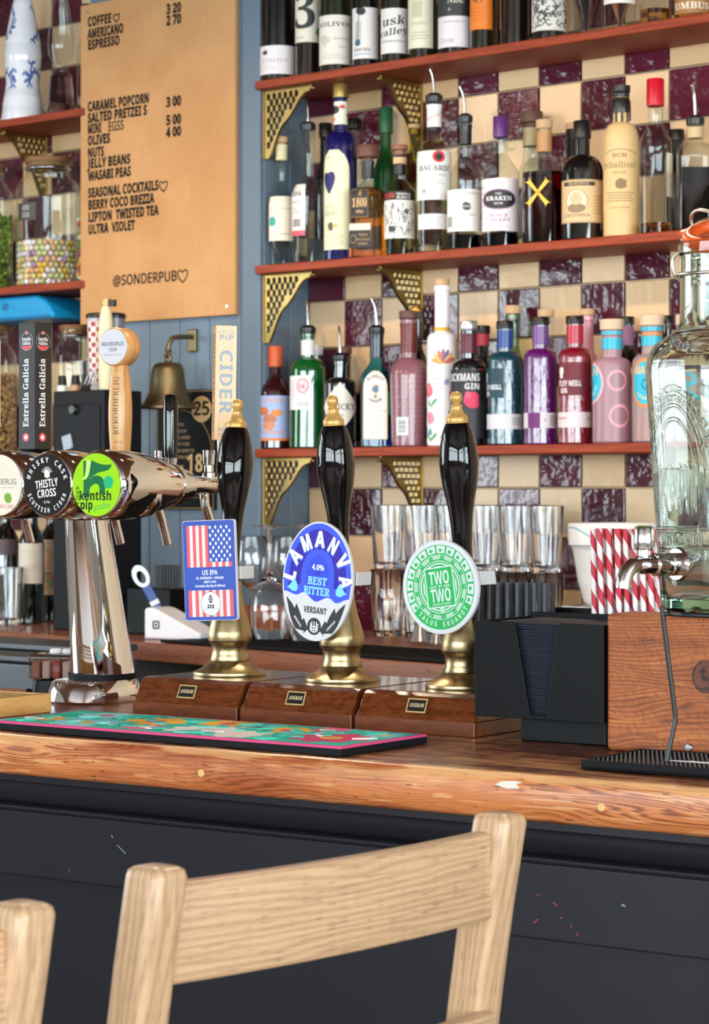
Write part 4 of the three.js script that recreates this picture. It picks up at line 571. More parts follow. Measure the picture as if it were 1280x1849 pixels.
// ---- hand pumps
const ipaTex = canvasTex(560, 900, (x, w, h) => {
  x.fillStyle = '#2a4cae'; x.fillRect(0, 0, w, h);
  const stripes = (x0, x1, y0, y1, n) => { for (let i = 0; i < n; i++) { x.fillStyle = i % 2 ? '#dcd8da' : '#e2565a'; x.fillRect(x0 + (x1 - x0) * i / n, y0, (x1 - x0) / n + 1, y1 - y0); } };
  stripes(40, 275, 40, 420, 7); stripes(275, 525, 375, 420, 7); x.fillStyle = '#2a4cae'; x.fillRect(275, 30, 250, 345);
  for (let j = 0; j < 9; j++) for (let i = 0; i < 8; i++) if ((i + j) % 2 === 0) { x.fillStyle = '#eef0f6'; x.beginPath(); x.ellipse(298 + i * 30, 60 + j * 37, 11, 16, 0, 0, 7); x.fill(); x.fillStyle = '#b8c4e6'; x.fillRect(296 + i * 30, 52 + j * 37, 3, 18); }
  txt(x, 'US IPA', w / 2, 490, 42, { font: SANS, fill: '#fff', w: 168, fat: 2 }); txt(x, 'EL DORADO • KRUSH', w / 2, 530, 23, { fill: '#f0f2fa', w: 300 }); txt(x, 'ABV 5.5%', w / 2, 565, 22, { fill: '#f0f2fa' }); txt(x, 'Contains Barley & Wheat', w / 2, 601, 22, { fill: '#f0f2fa', w: 330 });
  stripes(40, 525, 630, 870, 13);
  x.fillStyle = '#fff'; x.strokeStyle = '#222'; x.lineWidth = 4; x.beginPath(); x.ellipse(w / 2, 752, 106, 108, 0, 0, 7); x.fill(); x.stroke();
  x.fillStyle = '#26282c'; x.beginPath(); x.ellipse(w / 2, 712, 21, 36, 0, 0, 7); x.fill(); x.fillRect(w / 2 - 2, 662, 5, 20); x.fillStyle = '#fff'; for (let k = 0; k < 3; k++) x.fillRect(w / 2 - 12, 694 + k * 14, 24, 5); x.fillStyle = '#26282c'; for (let j = 0; j < 2; j++) for (let i = 0; i < 3; i++) x.fillRect(w / 2 - 37 + i * 26, 760 + j * 18, 21, 15);
  txt(x, 'NORTH RISING', w / 2, 812, 19, { font: SANS, fill: '#333', w: 178 }); txt(x, 'BREWERY', w / 2, 832, 12, { font: SANS, fill: '#333' });
});
const bitterTex = canvasTex(720, 1000, (x, w, h) => {
  x.fillStyle = '#d6d4d8'; x.fillRect(0, 0, w, h); const cx = w / 2, cy = h / 2;
  x.save(); x.beginPath(); x.moveTo(0, 0); x.lineTo(w, 0); x.lineTo(w, 620); x.bezierCurveTo(650, 600, 600, 690, 540, 650); x.bezierCurveTo(470, 590, 430, 660, 360, 672); x.bezierCurveTo(290, 660, 250, 570, 190, 620); x.bezierCurveTo(120, 660, 70, 590, 0, 620); x.closePath(); x.clip();
  x.fillStyle = '#3a55e0'; x.beginPath(); x.ellipse(cx, cy, w * 0.485, h * 0.487, 0, 0, 7); x.fill();
  x.fillStyle = '#2a17a4'; x.beginPath(); x.ellipse(cx, 505, 300, 445, 0, Math.PI, 0); x.lineTo(660, 590); x.lineTo(60, 590); x.fill();
  x.fillStyle = '#3a55e0'; x.beginPath(); x.moveTo(60, 600); x.bezierCurveTo(110, 560, 150, 545, 190, 540); x.bezierCurveTo(170, 300, 260, 235, 360, 230); x.bezierCurveTo(460, 235, 550, 300, 530, 540); x.bezierCurveTo(580, 545, 620, 560, 660, 600); x.lineTo(660, 700); x.lineTo(60, 700); x.fill(); x.fillStyle = '#3148d6'; x.beginPath(); x.ellipse(360, 470, 118, 190, 0, 0, 7); x.fill();
  x.restore();
  for (const [o, c] of [[14, '#3a62f2'], [0, '#f6f6f8']]) [...'LAMANVA'].forEach((ch, i) => { const a = (i - 3) * 0.51, r = 1; txt(x, ch, cx + Math.sin(a) * 232, 500 - Math.cos(a) * 292 + o, 128, { font: 'bold %spx sans-serif', fill: c, fat: 10, w: ch === 'M' ? 112 : 94, rot: a * 0.9 }); });
  txt(x, '4.0%', cx, 405, 48, { fill: '#fff', w: 124 }); txt(x, 'VOL', cx, 448, 32, { fill: '#22158a', w: 66 });
  txt(x, 'BEST', cx, 530, 64, { font: SER, fill: '#8fdcf4', w: 200, fat: 3 }); txt(x, 'BITTER', cx, 614, 64, { font: SER, fill: '#8fdcf4', w: 270, fat: 3 });
  for (const s of [-1, 1]) { x.save(); x.translate(cx + s * 240, 560); x.scale(s, 1); x.fillStyle = '#7fd6f4'; x.beginPath(); x.moveTo(0, -70); x.bezierCurveTo(20, -30, 40, 0, 76, 20); x.bezierCurveTo(30, 20, 20, 62, -30, 40); x.bezierCurveTo(-62, 10, -20, -40, 0, -70); x.fill(); x.restore(); }
  txt(x, 'VERDANT', cx, 770, 52, { font: 'bold %spx sans-serif', fill: '#2b2b30', w: 236, fat: 3 });
  for (const s of [-1, 1]) { x.save(); x.translate(cx, 860); x.scale(s, 1); x.fillStyle = '#2c2c31'; x.beginPath(); x.moveTo(60, 50); x.lineTo(110, 95); x.lineTo(100, 70); x.lineTo(190, 60); x.bezierCurveTo(250, 0, 280, -100, 310, -205); x.bezierCurveTo(270, -170, 240, -150, 215, -110); x.lineTo(200, -155); x.bezierCurveTo(170, -110, 140, -60, 130, -20); x.lineTo(110, -40); x.bezierCurveTo(90, 0, 70, 30, 60, 50); x.fill(); x.restore(); }
  txt(x, 'BREWING', 180, 862, 18, { fill: '#eee', rot: 0.82 }); txt(x, 'COMPANY', 540, 862, 18, { fill: '#eee', rot: -0.82 });
  x.fillStyle = '#2c2c31'; x.beginPath(); x.arc(cx, 880, 72, 0, 7); x.fill(); x.strokeStyle = '#eceaec'; x.lineWidth = 9; for (let k = -1; k <= 1; k++) { x.beginPath(); x.moveTo(cx + k * 24, 838); x.lineTo(cx + k * 24, 924); x.stroke(); x.beginPath(); x.arc(cx, 862 + k * 22, 44, 0.3, 2.85); x.stroke(); }
});
const talusTex = canvasTex(900, 900, (x, w) => {
  const G = '#18b052', P = '#d8dce0', c = 450; x.fillStyle = P; x.fillRect(0, 0, w, w); const disc_ = (r, f) => { x.fillStyle = f; x.beginPath(); x.arc(c, c, r, 0, 7); x.fill(); };
  disc_(412, G);
  for (let i = 0; i < 14; i++) { const a = -2.05 + i * 0.315; x.save(); x.translate(c, c); x.rotate(a); x.fillStyle = P; x.beginPath(); x.moveTo(-52, -402); x.lineTo(52, -402); x.lineTo(44, -332); x.lineTo(-44, -332); x.fill(); x.translate(0, -366); blob(x, -6, 4, 19, G, 5, i + 2); x.fillStyle = G; x.fillRect(-30, 8, 58, 6); x.restore(); }
  disc_(318, P); disc_(312, G); x.fillStyle = P; for (let i = 0; i < 13; i++) { const a = -2.9 + i * 0.48; x.save(); x.translate(c, c); x.rotate(a); for (let j = 0; j < 3; j++) { x.fillRect(-46, -306 + j * 13, 92, 6); } for (let j = 0; j < 10; j++) x.fillRect(-46 + j * 10, -306, 4, 32); x.beginPath(); x.arc(72, -286, 5, 0, 7); x.fill(); x.restore(); }
  disc_(258, P); disc_(250, G); disc_(236, P); disc_(222, G); disc_(204, P);
  x.save(); x.beginPath(); x.arc(c, c, 200, 0, 7); x.clip(); x.fillStyle = G; for (let k = 0; k < 4; k++) { x.strokeStyle = G; x.lineWidth = 11; x.beginPath(); x.moveTo(c - 300, 270 - k * 26); x.lineTo(c + 300, 270 - k * 26); x.stroke(); x.beginPath(); x.moveTo(c - 300, 632 + k * 26); x.lineTo(c + 300, 632 + k * 26); x.stroke(); x.beginPath(); x.moveTo(272 - k * 26, 100); x.lineTo(272 - k * 26, 800); x.stroke(); x.beginPath(); x.moveTo(628 + k * 26, 100); x.lineTo(628 + k * 26, 800); x.stroke(); } x.restore();
  x.fillStyle = P; x.fillRect(278, 252, 344, 396); x.fillStyle = G; x.fillRect(290, 264, 320, 372);
  txt(x, 'TWO', c, 420, 128, { font: 'bold %spx sans-serif', fill: P, w: 250 }); txt(x, 'TWO', c, 592, 128, { font: 'bold %spx sans-serif', fill: P, w: 250 }); txt(x, 'BY', c, 455, 26, { fill: P }); x.fillStyle = P; for (let k = 0; k < 3; k++) { x.fillRect(326, 432 + k * 9, 82, 4); x.fillRect(492, 432 + k * 9, 82, 4); }
  txt(x, 'BREWED IN DERBY', c, 622, 17, { fill: P, w: 220 });
  disc_; x.fillStyle = P; x.beginPath(); x.arc(c, 668, 34, 0, 7); x.fill(); x.strokeStyle = G; x.lineWidth = 5; x.stroke(); txt(x, '4.5%', c, 678, 22, { fill: G, w: 50 });
  x.fillStyle = G; x.beginPath(); x.arc(c, c, 412, R(32), R(148)); x.arc(c, c, 318, R(148), R(32), true); x.fill();
  arcTxt(x, 'TALUS EKUANOT', c, c, 388, Math.PI, 1.86, 52, { fill: P, under: 1, w: 36 });
});
const plateTex = canvasTex(256, 160, (x, w, h) => { x.fillStyle = '#c9a56a'; x.fillRect(0, 0, w, h); x.fillStyle = '#161618'; x.fillRect(14, 14, w - 28, h - 28); txt(x, 'ANGRAM', w / 2, 98, 44, { font: SER, fill: '#e4cf9c', w: 190 }); });
const pumpWood = phy(0xffffff, 0.22, { map: woodTex(512, 512, [[112, 56, 26], [76, 33, 14], [38, 16, 8]], { s: 71, rep: [1 / 0.2, 1 / 0.12], lines: 6, warp: 3, pores: 0.9 }), clearcoat: 0.8, clearcoatRoughness: 0.08 });
const pumpWood2 = phy(0xffffff, 0.3, { map: woodTex(512, 512, [[120, 62, 28], [84, 40, 18], [40, 18, 8]], { s: 73, rep: [1 / 0.2, 1 / 0.1], lines: 3, warp: 1, pores: 0.8 }), clearcoat: 0.5 });
const brassFoot = loft([[0, 0.045], [0.0445, 0.045], [0.0452, 0.047], [0.0448, 0.0495], [0.036, 0.0535], [0.029, 0.059], [0.0262, 0.0625], [0, 0.0625]], 48);
const brassBody = loft([[0, 0.0627], [0.0238, 0.0627], [0.0243, 0.064], [0.0225, 0.07], [0.0218, 0.076], [0.0232, 0.083], [0.0262, 0.0868], [0.0268, 0.0885], [0.0268, 0.097], [0.0262, 0.1], [0.0232, 0.112], [0.0192, 0.124], [0.0165, 0.137], [0.0146, 0.15], [0.0142, 0.16], [0.0128, 0.162], [0, 0.162]], 48);
const handleGeo = loft([[0, 0], [0.0128, 0], [0.0138, 0.003], [0.0128, 0.007], [0.0108, 0.0085], [0.0106, 0.012], [0.0108, 0.03], [0.0112, 0.05], [0.0122, 0.07], [0.014, 0.09], [0.0168, 0.107], [0.0198, 0.122], [0.0218, 0.136], [0.0228, 0.148], [0.0225, 0.158], [0.021, 0.172], [0.018, 0.186], [0.0148, 0.1955], [0.013, 0.1985], [0, 0.1985]], 40);
const finialGeo = loft([[0, 0.1985], [0.0122, 0.1985], [0.0126, 0.2], [0.0126, 0.205], [0.0118, 0.2065], [0.009, 0.209], [0.0068, 0.214], [0.0062, 0.2175], [0.0066, 0.2195], [0.0048, 0.221], [0.0045, 0.2222], [0.0062, 0.2245], [0.0072, 0.229], [0.0062, 0.2335], [0.0035, 0.236], [0, 0.2365]], 32);
function handPump(u0, u1, axisPx, lean, clip, label, plateX, woodSeed) {
  const g = thing('beer_pump', label, 'beer pump', 'hand pumps on the bar'), V = 0.352, uc = (u0 + u1) / 2, p = bar(uc, V), w = u1 - u0 - 0.003;
  g.position.set(p.x, BAR_Y, p.z); g.rotation.y = BETA; const dz = 0.098;
  const ax = barPx(axisPx, V).u - uc;
  // a plinth and a box whose front leans back in a hollow curve
  part('plinth', boxUV(rbox(w, 0.0165, 2 * dz, 0.0012, 0, 0.0083, 0), 'x'), pumpWood2, g);
  const pr = [[dz - 0.002, 0.0165], [dz - 0.004, 0.021], [dz - 0.009, 0.027], [dz - 0.012, 0.034], [dz - 0.016, 0.041], [dz - 0.022, 0.0443], [dz - 0.024, 0.045], [-dz + 0.002, 0.045], [-dz + 0.002, 0.0165]];
  const bx = boxUV(extr(pr.map(([z, y]) => [-z, y]), w - 0.003, 0.0006).rotateY(Math.PI / 2), 'x'); bx.translate(woodSeed, 0, 0); const uv = bx.attributes.uv; for (let i = 0; i < uv.count; i++) uv.setXY(i, uv.getX(i) + woodSeed, uv.getY(i) + woodSeed * 0.7); bx.translate(-woodSeed, 0, 0);
  part('wooden_box', bx, pumpWood, g);
  const pl = part('maker_plate', rbox(0.027, 0.0175, 0.0016, 0.0006), M.brass, g); pl.position.set(plateX - uc, 0.0305, dz - 0.0095); pl.rotation.x = -0.42;
  const pf = part('plate_lettering', ...face(roundRect(0.026, 0.0165, 0.0008), 0.026, 0.0165, plateTex), pl); pf.position.z = 0.00095;
  const foot = part('brass_foot', brassFoot, M.brass, g), body = part('brass_body', brassBody, M.brass, g);
  const hd = new THREE.Group(); hd.name = 'handle'; g.add(hd); hd.position.set(ax, 0.16, 0); hd.rotation.x = R(lean); hd.scale.y = 0.955; foot.position.x = body.position.x = ax;
  part('black_grip', handleGeo, M.blackGloss, hd); part('gold_finial', finialGeo, M.finial, hd);
  const cg = new THREE.Group(); cg.name = 'pump_clip'; g.add(cg); cg.position.set(ax + clip.x, clip.y, clip.z); cg.rotation.set(R(clip.rx ?? 0), R(clip.ry ?? 0), R(clip.rz), 'YXZ');
  part('plate', extr(clip.shape, 0.0045, 0.0005, 40), std(clip.edge ?? 0xd2d2d8, 0.5), cg);
  part('print', ...face(clip.inner, clip.w, clip.h, clip.tex), cg).position.z = 0.0024;
  part('clip_strap', rbox(0.026, 0.0155, 0.0016, 0.0006, 0.003, 0, 0).translate(0, 0, -0.004), M.white, cg).position.set(clip.sx, clip.sy, -0.004);
  part('strap_hook', rbox(0.0016, 0.0155, 0.03, 0.0006), M.white, cg).position.set(clip.sx + 0.0152, clip.sy, -0.02);
  return g;
}
handPump(-0.5075, -0.3445, 415, -4, { x: 0.004, y: 0.175, z: 0.043, rz: 2.5, ry: 4, shape: roundRect(0.077, 0.122, 0.004), inner: roundRect(0.0755, 0.1205, 0.004), w: 0.0755, h: 0.1205, tex: ipaTex, sx: 0.024, sy: -0.004 }, 'beer pump with a rectangular stars and stripes clip', -0.428, 0.1);
handPump(-0.3425, -0.1805, 617, 5, { x: -0.002, y: 0.165, z: 0.045, rz: -5, shape: ovalShape(0.0505, 0.0705), inner: ovalShape(0.05, 0.07), w: 0.1, h: 0.14, tex: bitterTex, sx: 0.035, sy: 0.008 }, 'beer pump with an oval blue and white clip', -0.2665, 0.5);
handPump(-0.1785, -0.0157, 838, 4.5, { x: -0.003, y: 0.162, z: 0.044, rz: 8, ry: -4, shape: ovalShape(0.0535, 0.0535), inner: ovalShape(0.0525, 0.0525), w: 0.105, h: 0.105, tex: talusTex, sx: 0.036, sy: 0.004 }, 'beer pump with a round green and white clip', -0.0985, 0.83);

// ---- chrome tap tower with round lenses
const cider = canvasTex(512, 512, (x, w) => { x.fillStyle = '#98d414'; x.fillRect(0, 0, w, w); const g = '#0c6b3c'; x.fillStyle = g; x.fillRect(118, 60, 66, 300); x.save(); x.beginPath(); x.moveTo(184, 210); x.bezierCurveTo(220, 170, 330, 160, 350, 250); x.lineTo(350, 330); x.lineTo(290, 330); x.lineTo(290, 280); x.bezierCurveTo(280, 235, 220, 235, 184, 290); x.fill(); x.restore(); x.beginPath(); x.moveTo(150, 60); x.bezierCurveTo(240, 40, 260, 110, 420, 90); x.bezierCurveTo(400, 170, 300, 130, 240, 175); x.bezierCurveTo(210, 190, 180, 200, 170, 215); x.fill(); x.fillStyle = '#c6ea78'; x.beginPath(); x.moveTo(130, 215); x.bezierCurveTo(190, 200, 190, 90, 200, 60); x.lineTo(150, 50); x.bezierCurveTo(140, 120, 150, 190, 100, 210); x.fill(); x.fillStyle = '#1fb078'; x.beginPath(); x.arc(385, 235, 52, 0, 7); x.fill(); txt(x, 'kentish', 245, 380, 72, { fill: '#1b3a1e', w: 350, fat: 3 }); txt(x, 'pip', 150, 455, 72, { fill: '#1b3a1e', w: 140, fat: 3 }); txt(x, 'grafter', 320, 452, 44, { font: 'italic %spx serif', fill: '#1f9a6a', w: 180, rot: -0.12 }); txt(x, 'CIDER', 74, 340, 38, { fill: '#3b5a10', rot: -Math.PI / 2, w: 150 }); });
const whisky = canvasTex(512, 512, (x, w) => { x.fillStyle = '#141416'; x.fillRect(0, 0, w, w); arcTxt(x, 'WHISKY CASK', 256, 262, 192, 0, 2.7, 44, { fill: '#f0f0f0', w: 34 }); arcTxt(x, 'SCOTTISH CIDER', 256, 256, 228, Math.PI, 2.5, 38, { fill: '#f0f0f0', under: 1, w: 26 }); x.fillStyle = '#eee8dc'; blob(x, 256, 165, 34, '#eee8dc', 11); for (let k = 0; k < 9; k++) { x.save(); x.translate(256, 165); x.rotate(-1.2 + k * 0.3); x.fillRect(-3, -62, 6, 50); x.restore(); } txt(x, 'THISTLY', 256, 275, 66, { font: 'bold %spx sans-serif', fill: '#fff', w: 250, rot: -0.12 }); txt(x, 'CROSS', 256, 355, 66, { fill: '#fff', w: 210, rot: -0.1 }); txt(x, '· 6.7% ·', 256, 408, 20, { fill: '#ddd' }); });
const lime = canvasTex(512, 512, (x, w) => { x.fillStyle = '#e6ddcb'; x.fillRect(0, 0, w, w); txt(x, 'REKORDERLIG', 256, 250, 46, { font: SANS, fill: '#333', w: 400 }); x.fillStyle = '#888'; x.fillRect(80, 275, 360, 3); blob(x, 360, 360, 44, '#7aa63c', 7); txt(x, 'STRAWBERRY-LIME', 256, 450, 30, { font: SANS, fill: '#c43c44', w: 330 }); });
{
  const t = thing('tap_tower', 'chrome beer font with a row of round lens badges', 'beer tap'), V = 0.372, q = barPx(172, V);
  t.position.set(q.x, BAR_Y, q.z); t.rotation.y = BETA;
  part('base', loft([[0, 0, 2.4], [0.052, 0, 2.4], [0.0535, 0.003, 2.4], [0.0515, 0.016, 2.4], [0.048, 0.026, 2.4], [0.045, 0.0285, 2.4], [0, 0.0285, 2.4]], 56, 0.98, 1.22), M.chrome, t);
  part('rubber_collar', loft([[0.0415, 0.028, 2, 0, -0.014], [0.0425, 0.036, 2, 0, -0.014], [0, 0.036, 2, 0, -0.014]], 48, 1, 1.1), M.rubber, t);
  const col = []; for (let k = 0; k <= 40; k++) { const a = k / 40; col.push([0.041 - 0.013 * a, 0.034 + 0.2 * a, 2, 0, -0.016 + 0.032 * a]); } col.unshift([0, 0.034, 2, 0, -0.016]); col.push([0.0305, 0.237, 2, 0, 0.018], [0.0305, 0.242, 2, 0, 0.018], [0, 0.242, 2, 0, 0.018]);
  part('column', loft(col, 96, 0.98, 1.06), M.chrome, t);
  const HY = 0.279, zb = 0.372 - 0.262, u0 = barPx(175, 0.262).u - q.u;
  const podGeo = loft([[0, 0], [0.0385, 0], [0.0405, 0.001], [0.0418, 0.004], [0.0432, 0.006], [0.0438, 0.02], [0.0442, 0.03], [0.0434, 0.05], [0.041, 0.075], [0.0365, 0.1], [0.0305, 0.125], [0.0255, 0.14], [0.0255, 0.1405], [0.0268, 0.142], [0.0268, 0.149], [0.0225, 0.151], [0.0225, 0.161], [0.0205, 0.163], [0.0205, 0.172], [0.0145, 0.175], [0.0125, 0.19], [0.0115, 0.235], [0.009, 0.238], [0, 0.238]], 48).rotateX(-Math.PI / 2);
  const noz = tube([[0, -0.008, -0.212], [0, -0.024, -0.214], [0, -0.05, -0.226], [0, -0.078, -0.236]], 0.0062, 14, 12), ferr = loft([[0.0085, 0.008], [0.0085, 0.016], [0.006, 0.018], [0.006, 0.026], [0.0075, 0.027], [0.0085, 0.046], [0, 0.046]], 20).translate(0, 0, -0.222);
  const nozEnd = tube([[0, -0.078, -0.236], [0, -0.079, -0.2364]], 0.0066, 2, 12);
  for (let k = 0; k < 6; k++) {
    const h = new THREE.Group(); h.name = 'tap'; t.add(h); h.position.set(u0 - k * 0.0815, HY, zb);
    part('lens_barrel', podGeo, M.chrome, h); part('nozzle', noz, M.chrome, h); part('handle_ferrule', ferr, M.chrome, h);
    const b = part('badge', ...face(ovalShape(0.0388, 0.0388), 0.0776, 0.0776, [cider, whisky, lime, lime, lime, lime][k], 0.15), h); b.position.z = 0.0012;
    if (k > 2) b.userData.label = 'pale round badge';
  }
  // a bridge pipe joins the barrels
  part('bridge_pipe', tubeEnds([[u0 + 0.01, HY - 0.012, zb - 0.07], [u0 - 0.45, HY - 0.012, zb - 0.07]], 0.03, 4, 24), M.chrome, t);
  // ---- tap handles
  const oak = phy(0xffffff, 0.35, { map: woodTex(512, 256, [[212, 158, 96], [186, 126, 70], [150, 92, 48]], { s: 81, rep: [1 / 0.25, 1 / 0.06], lines: 5, warp: 0.8 }), clearcoat: 0.3 });
  const rek = canvasTex(512, 512, (x, w) => { x.fillStyle = '#cfced6'; x.fillRect(0, 0, w, w); txt(x, 'REKORDERLIG', 256, 245, 56, { font: SANS, fill: '#2c2f34', w: 410, fat: 2 }); txt(x, 'CIDER', 256, 322, 46, { font: SANS, fill: '#2c2f34', w: 150, fat: 2 }); txt(x, '- REFRESHINGLY SWEDISH -', 256, 385, 17, { font: SANS, fill: '#55585c', w: 360 }); });
  const kc = canvasTex(200, 1024, (x, w, h) => { x.fillStyle = '#dcae7c'; x.fillRect(0, 0, w, h); x.strokeStyle = '#cf9d68'; x.lineWidth = 2; for (let k = 0; k < 30; k++) { x.beginPath(); x.moveTo(hash(k, 1, 2) * w, 0); x.lineTo(hash(k, 2, 2) * w, h); x.stroke(); } txt(x, 'KENTISH', 100, 72, 32, { font: SANS, fill: '#6a7078', w: 168 }); txt(x, 'PiP', 100, 132, 52, { fill: '#6a7078', w: 150 }); txt(x, 'CIDER', 38, 500, 128, { fill: '#6f7983', w: 580, rot: Math.PI / 2 }); txt(x, 'The', 112, 905, 28, { font: ITA, fill: '#55504c' }); txt(x, 'RIGHT', 100, 948, 32, { fill: '#6a6a6c', w: 140 }); txt(x, 'CIDER', 100, 995, 32, { fill: '#6a6a6c', w: 140 }); });
  const est = canvasTex(256, 1500, (x, w, h) => { x.fillStyle = '#17171b'; x.fillRect(0, 0, w, h); x.fillStyle = '#1d1d22'; x.strokeStyle = '#c8c8cc'; x.lineWidth = 4; x.beginPath(); x.arc(128, 215, 106, 0, 7); x.fill(); x.stroke(); x.save(); x.beginPath(); x.arc(128, 215, 103, 0, 7); x.clip(); x.fillStyle = '#d9474a'; x.fillRect(0, 268, w, 80); x.restore(); x.fillStyle = '#e87a72'; x.beginPath(); x.arc(128, 108, 22, 0, 7); x.fill(); txt(x, 'Estrella', 128, 205, 42, { font: SER, fill: '#fff', w: 150 }); txt(x, 'Galicia', 128, 255, 42, { font: SER, fill: '#fff', w: 138 }); txt(x, 'Estrella Galicia', 160, 832, 86, { font: SER, fill: '#fff', w: 830, rot: -Math.PI / 2 }); x.fillStyle = '#e04a50'; x.beginPath(); x.arc(120, 1370, 52, 0, 7); x.fill(); x.fillStyle = '#fff'; x.beginPath(); for (let k = 0; k < 12; k++) { const a = k * Math.PI / 6, r = k % 2 ? 18 : 36; x.lineTo(120 + r * Math.sin(a), 1370 - r * Math.cos(a)); } x.fill(); });
  const T = (px, v) => { const p = barPx(px, v); return [p.u - q.u, 0.372 - v, p.Z]; }, VT = 0.262 + 0.222;
  const H0 = HY + 0.046, up = (py, Z) => yAt(py, Z) - BAR_Y;
  { // slat of wood with blue-grey lettering
    const [x, z, Z] = T(405, VT), y0 = up(795, Z), y1 = up(588, Z), h = new THREE.Group(); h.name = 'tap_handle'; h.userData.label = 'pale wooden slat handle'; t.add(h); h.position.set(x, (y0 + y1) / 2, z); h.rotation.set(R(1), R(50), R(-1.5));
    part('wooden_slat', boxUV(rbox(0.0285, y1 - y0, 0.017, 0.001), 'y'), oak, h); part('lettering', ...face(roundRect(0.027, y1 - y0 - 0.001, 0.001), 0.027, y1 - y0 - 0.001, kc), h).position.z = 0.0088;
    const sd = part('side_lettering', ...face(roundRect(0.0155, y1 - y0 - 0.002, 0.0006), 0.0155, y1 - y0 - 0.002, canvasTex(128, 1024, (x, w, hh) => { x.fillStyle = '#d3a271'; x.fillRect(0, 0, w, hh); txt(x, 'KENTISH PIP CIDER', 38, 512, 62, { fill: '#4a3a34', w: 900, rot: Math.PI / 2 }); })), h); sd.rotation.y = -Math.PI / 2; sd.position.x = -0.01435;
    part('steel_stem', loft([[0.0075, HY + 0.04], [0.0088, y0 - 0.002], [0.0088, y0], [0, y0]], 20).translate(0, -(y0 + y1) / 2, 0), M.steel, h);
  }
  { const [x, z, Z] = T(308, VT), y0 = up(826, Z), y1 = up(710, Z), h = part('tap_handle', loft([[0, y0], [0.0088, y0], [0.0098, y0 + 0.02], [0.0102, y1 - 0.03], [0.0095, y1 - 0.008], [0.007, y1 - 0.002], [0, y1]], 28), M.blackGloss, t); h.position.set(x, 0, z); h.userData.label = 'plain black rounded handle'; part('ferrule', loft([[0.0065, y0 - 0.018], [0.009, y0 - 0.001], [0, y0]], 24), M.chrome, h); }
  { // oak paddle with a round head
    const [x, z, Z] = T(217, VT), y0 = up(822, Z), yd = up(627, Z), h = new THREE.Group(); h.name = 'tap_handle'; h.userData.label = 'oak paddle handle with round white disc'; t.add(h); h.position.set(x, 0, z);
    const n = []; for (let k = 0; k <= 10; k++) { const a = k / 10; n.push([0.0125 + 0.0045 * Math.sin(a * Math.PI * 0.95) - 0.003 * a, y0 + (yd - 0.02 - y0) * a, 3, 0, 0]); } n.unshift([0, y0, 3]); n.push([0, yd - 0.0195, 3]);
    const lg = loft(n, 32, 1, 0.85); const uv = lg.attributes.uv; for (let i = 0; i < uv.count; i++) uv.setXY(i, uv.getY(i), uv.getX(i) * 0.08); part('paddle', lg, oak, h);
    const hd = part('round_head', boxUV(loft([[0, -0.014], [0.0245, -0.014], [0.026, -0.012], [0.026, 0.012], [0.0245, 0.014], [0, 0.014]], 40).rotateX(Math.PI / 2), 'x'), oak, h); hd.position.set(0.002, yd, 0.004); hd.rotation.y = R(2);
    part('disc_print', ...face(ovalShape(0.0238, 0.0238), 0.0476, 0.0476, rek), hd).position.z = 0.0143;
    const lt = canvasTex(128, 1024, (x, w, hh) => { x.clearRect(0, 0, w, hh); x.fillStyle = '#d6a366'; x.fillRect(0, 0, w, hh); x.strokeStyle = '#c8935a'; x.lineWidth = 2; for (let k = 0; k < 14; k++) { x.beginPath(); x.moveTo(hash(k, 1, 7) * w, 0); x.lineTo(hash(k, 1, 7) * w + 8, hh); x.stroke(); } txt(x, 'REKORDERLIG', 92, 470, 64, { font: SERR, fill: '#43352a', w: 800, rot: -Math.PI / 2 }); txt(x, 'CIDER', 70, 985, 32, { font: SANS, fill: '#43352a', w: 96 }); });
    const cp = []; const cu = [], ci = []; for (let j = 0; j <= 12; j++) for (let i = 0; i <= 8; i++) { const yy = y0 + 0.012 + (yd - 0.045 - y0) * j / 12, th = R(14) + (i / 8 - 0.5) * R(72), rr_ = rAt(n, yy)[0] * rad(3, th) + 0.0004; cp.push(rr_ * Math.sin(th), yy, rr_ * Math.cos(th) * 0.85); cu.push(i / 8, j / 12); }
    for (let j = 0; j < 12; j++) for (let i = 0; i < 8; i++) { const a = j * 9 + i, b = a + 9; ci.push(a, a + 1, b + 1, a, b + 1, b); } const lgeo = new THREE.BufferGeometry(); lgeo.setAttribute('position', new THREE.Float32BufferAttribute(cp, 3)); lgeo.setAttribute('uv', new THREE.Float32BufferAttribute(cu, 2)); lgeo.setIndex(ci); lgeo.computeVertexNormals(); part('lettering', lgeo, phy(0xffffff, 0.35, { map: lt, clearcoat: 0.3 }), h);
  }
  { // square black column handle seen on its corner
    const [x, z, Z] = T(63, VT), y0 = up(812, Z), y1 = up(583, Z), h = new THREE.Group(); h.name = 'tap_handle'; h.userData.label = 'square black column handle with white lettering'; t.add(h); h.position.set(x, 0, z); h.rotation.y = R(41 - 5.4 - 40);
    const w = 0.0315, b = part('square_column', rbox(w, y1 - y0, w, 0.0006, 0, (y0 + y1) / 2, 0), phy(0x17171b, 0.3), h);
    part('tapered_foot', loft([[0, y0 - 0.012, 8], [0.009, y0 - 0.012, 8], [w / 2, y0, 8], [0, y0, 8]], 40), M.blackPlastic, h);
    for (const a of [-1, 1]) { const f = part('lettering', ...face(roundRect(w - 0.001, y1 - y0 - 0.004, 0.0006), w - 0.001, y1 - y0 - 0.004, est), h); f.rotation.y = a < 0 ? 0 : Math.PI / 2; f.position.set(a < 0 ? 0 : w / 2 + 0.0004, (y0 + y1) / 2, a < 0 ? w / 2 + 0.0004 : 0); }
  }
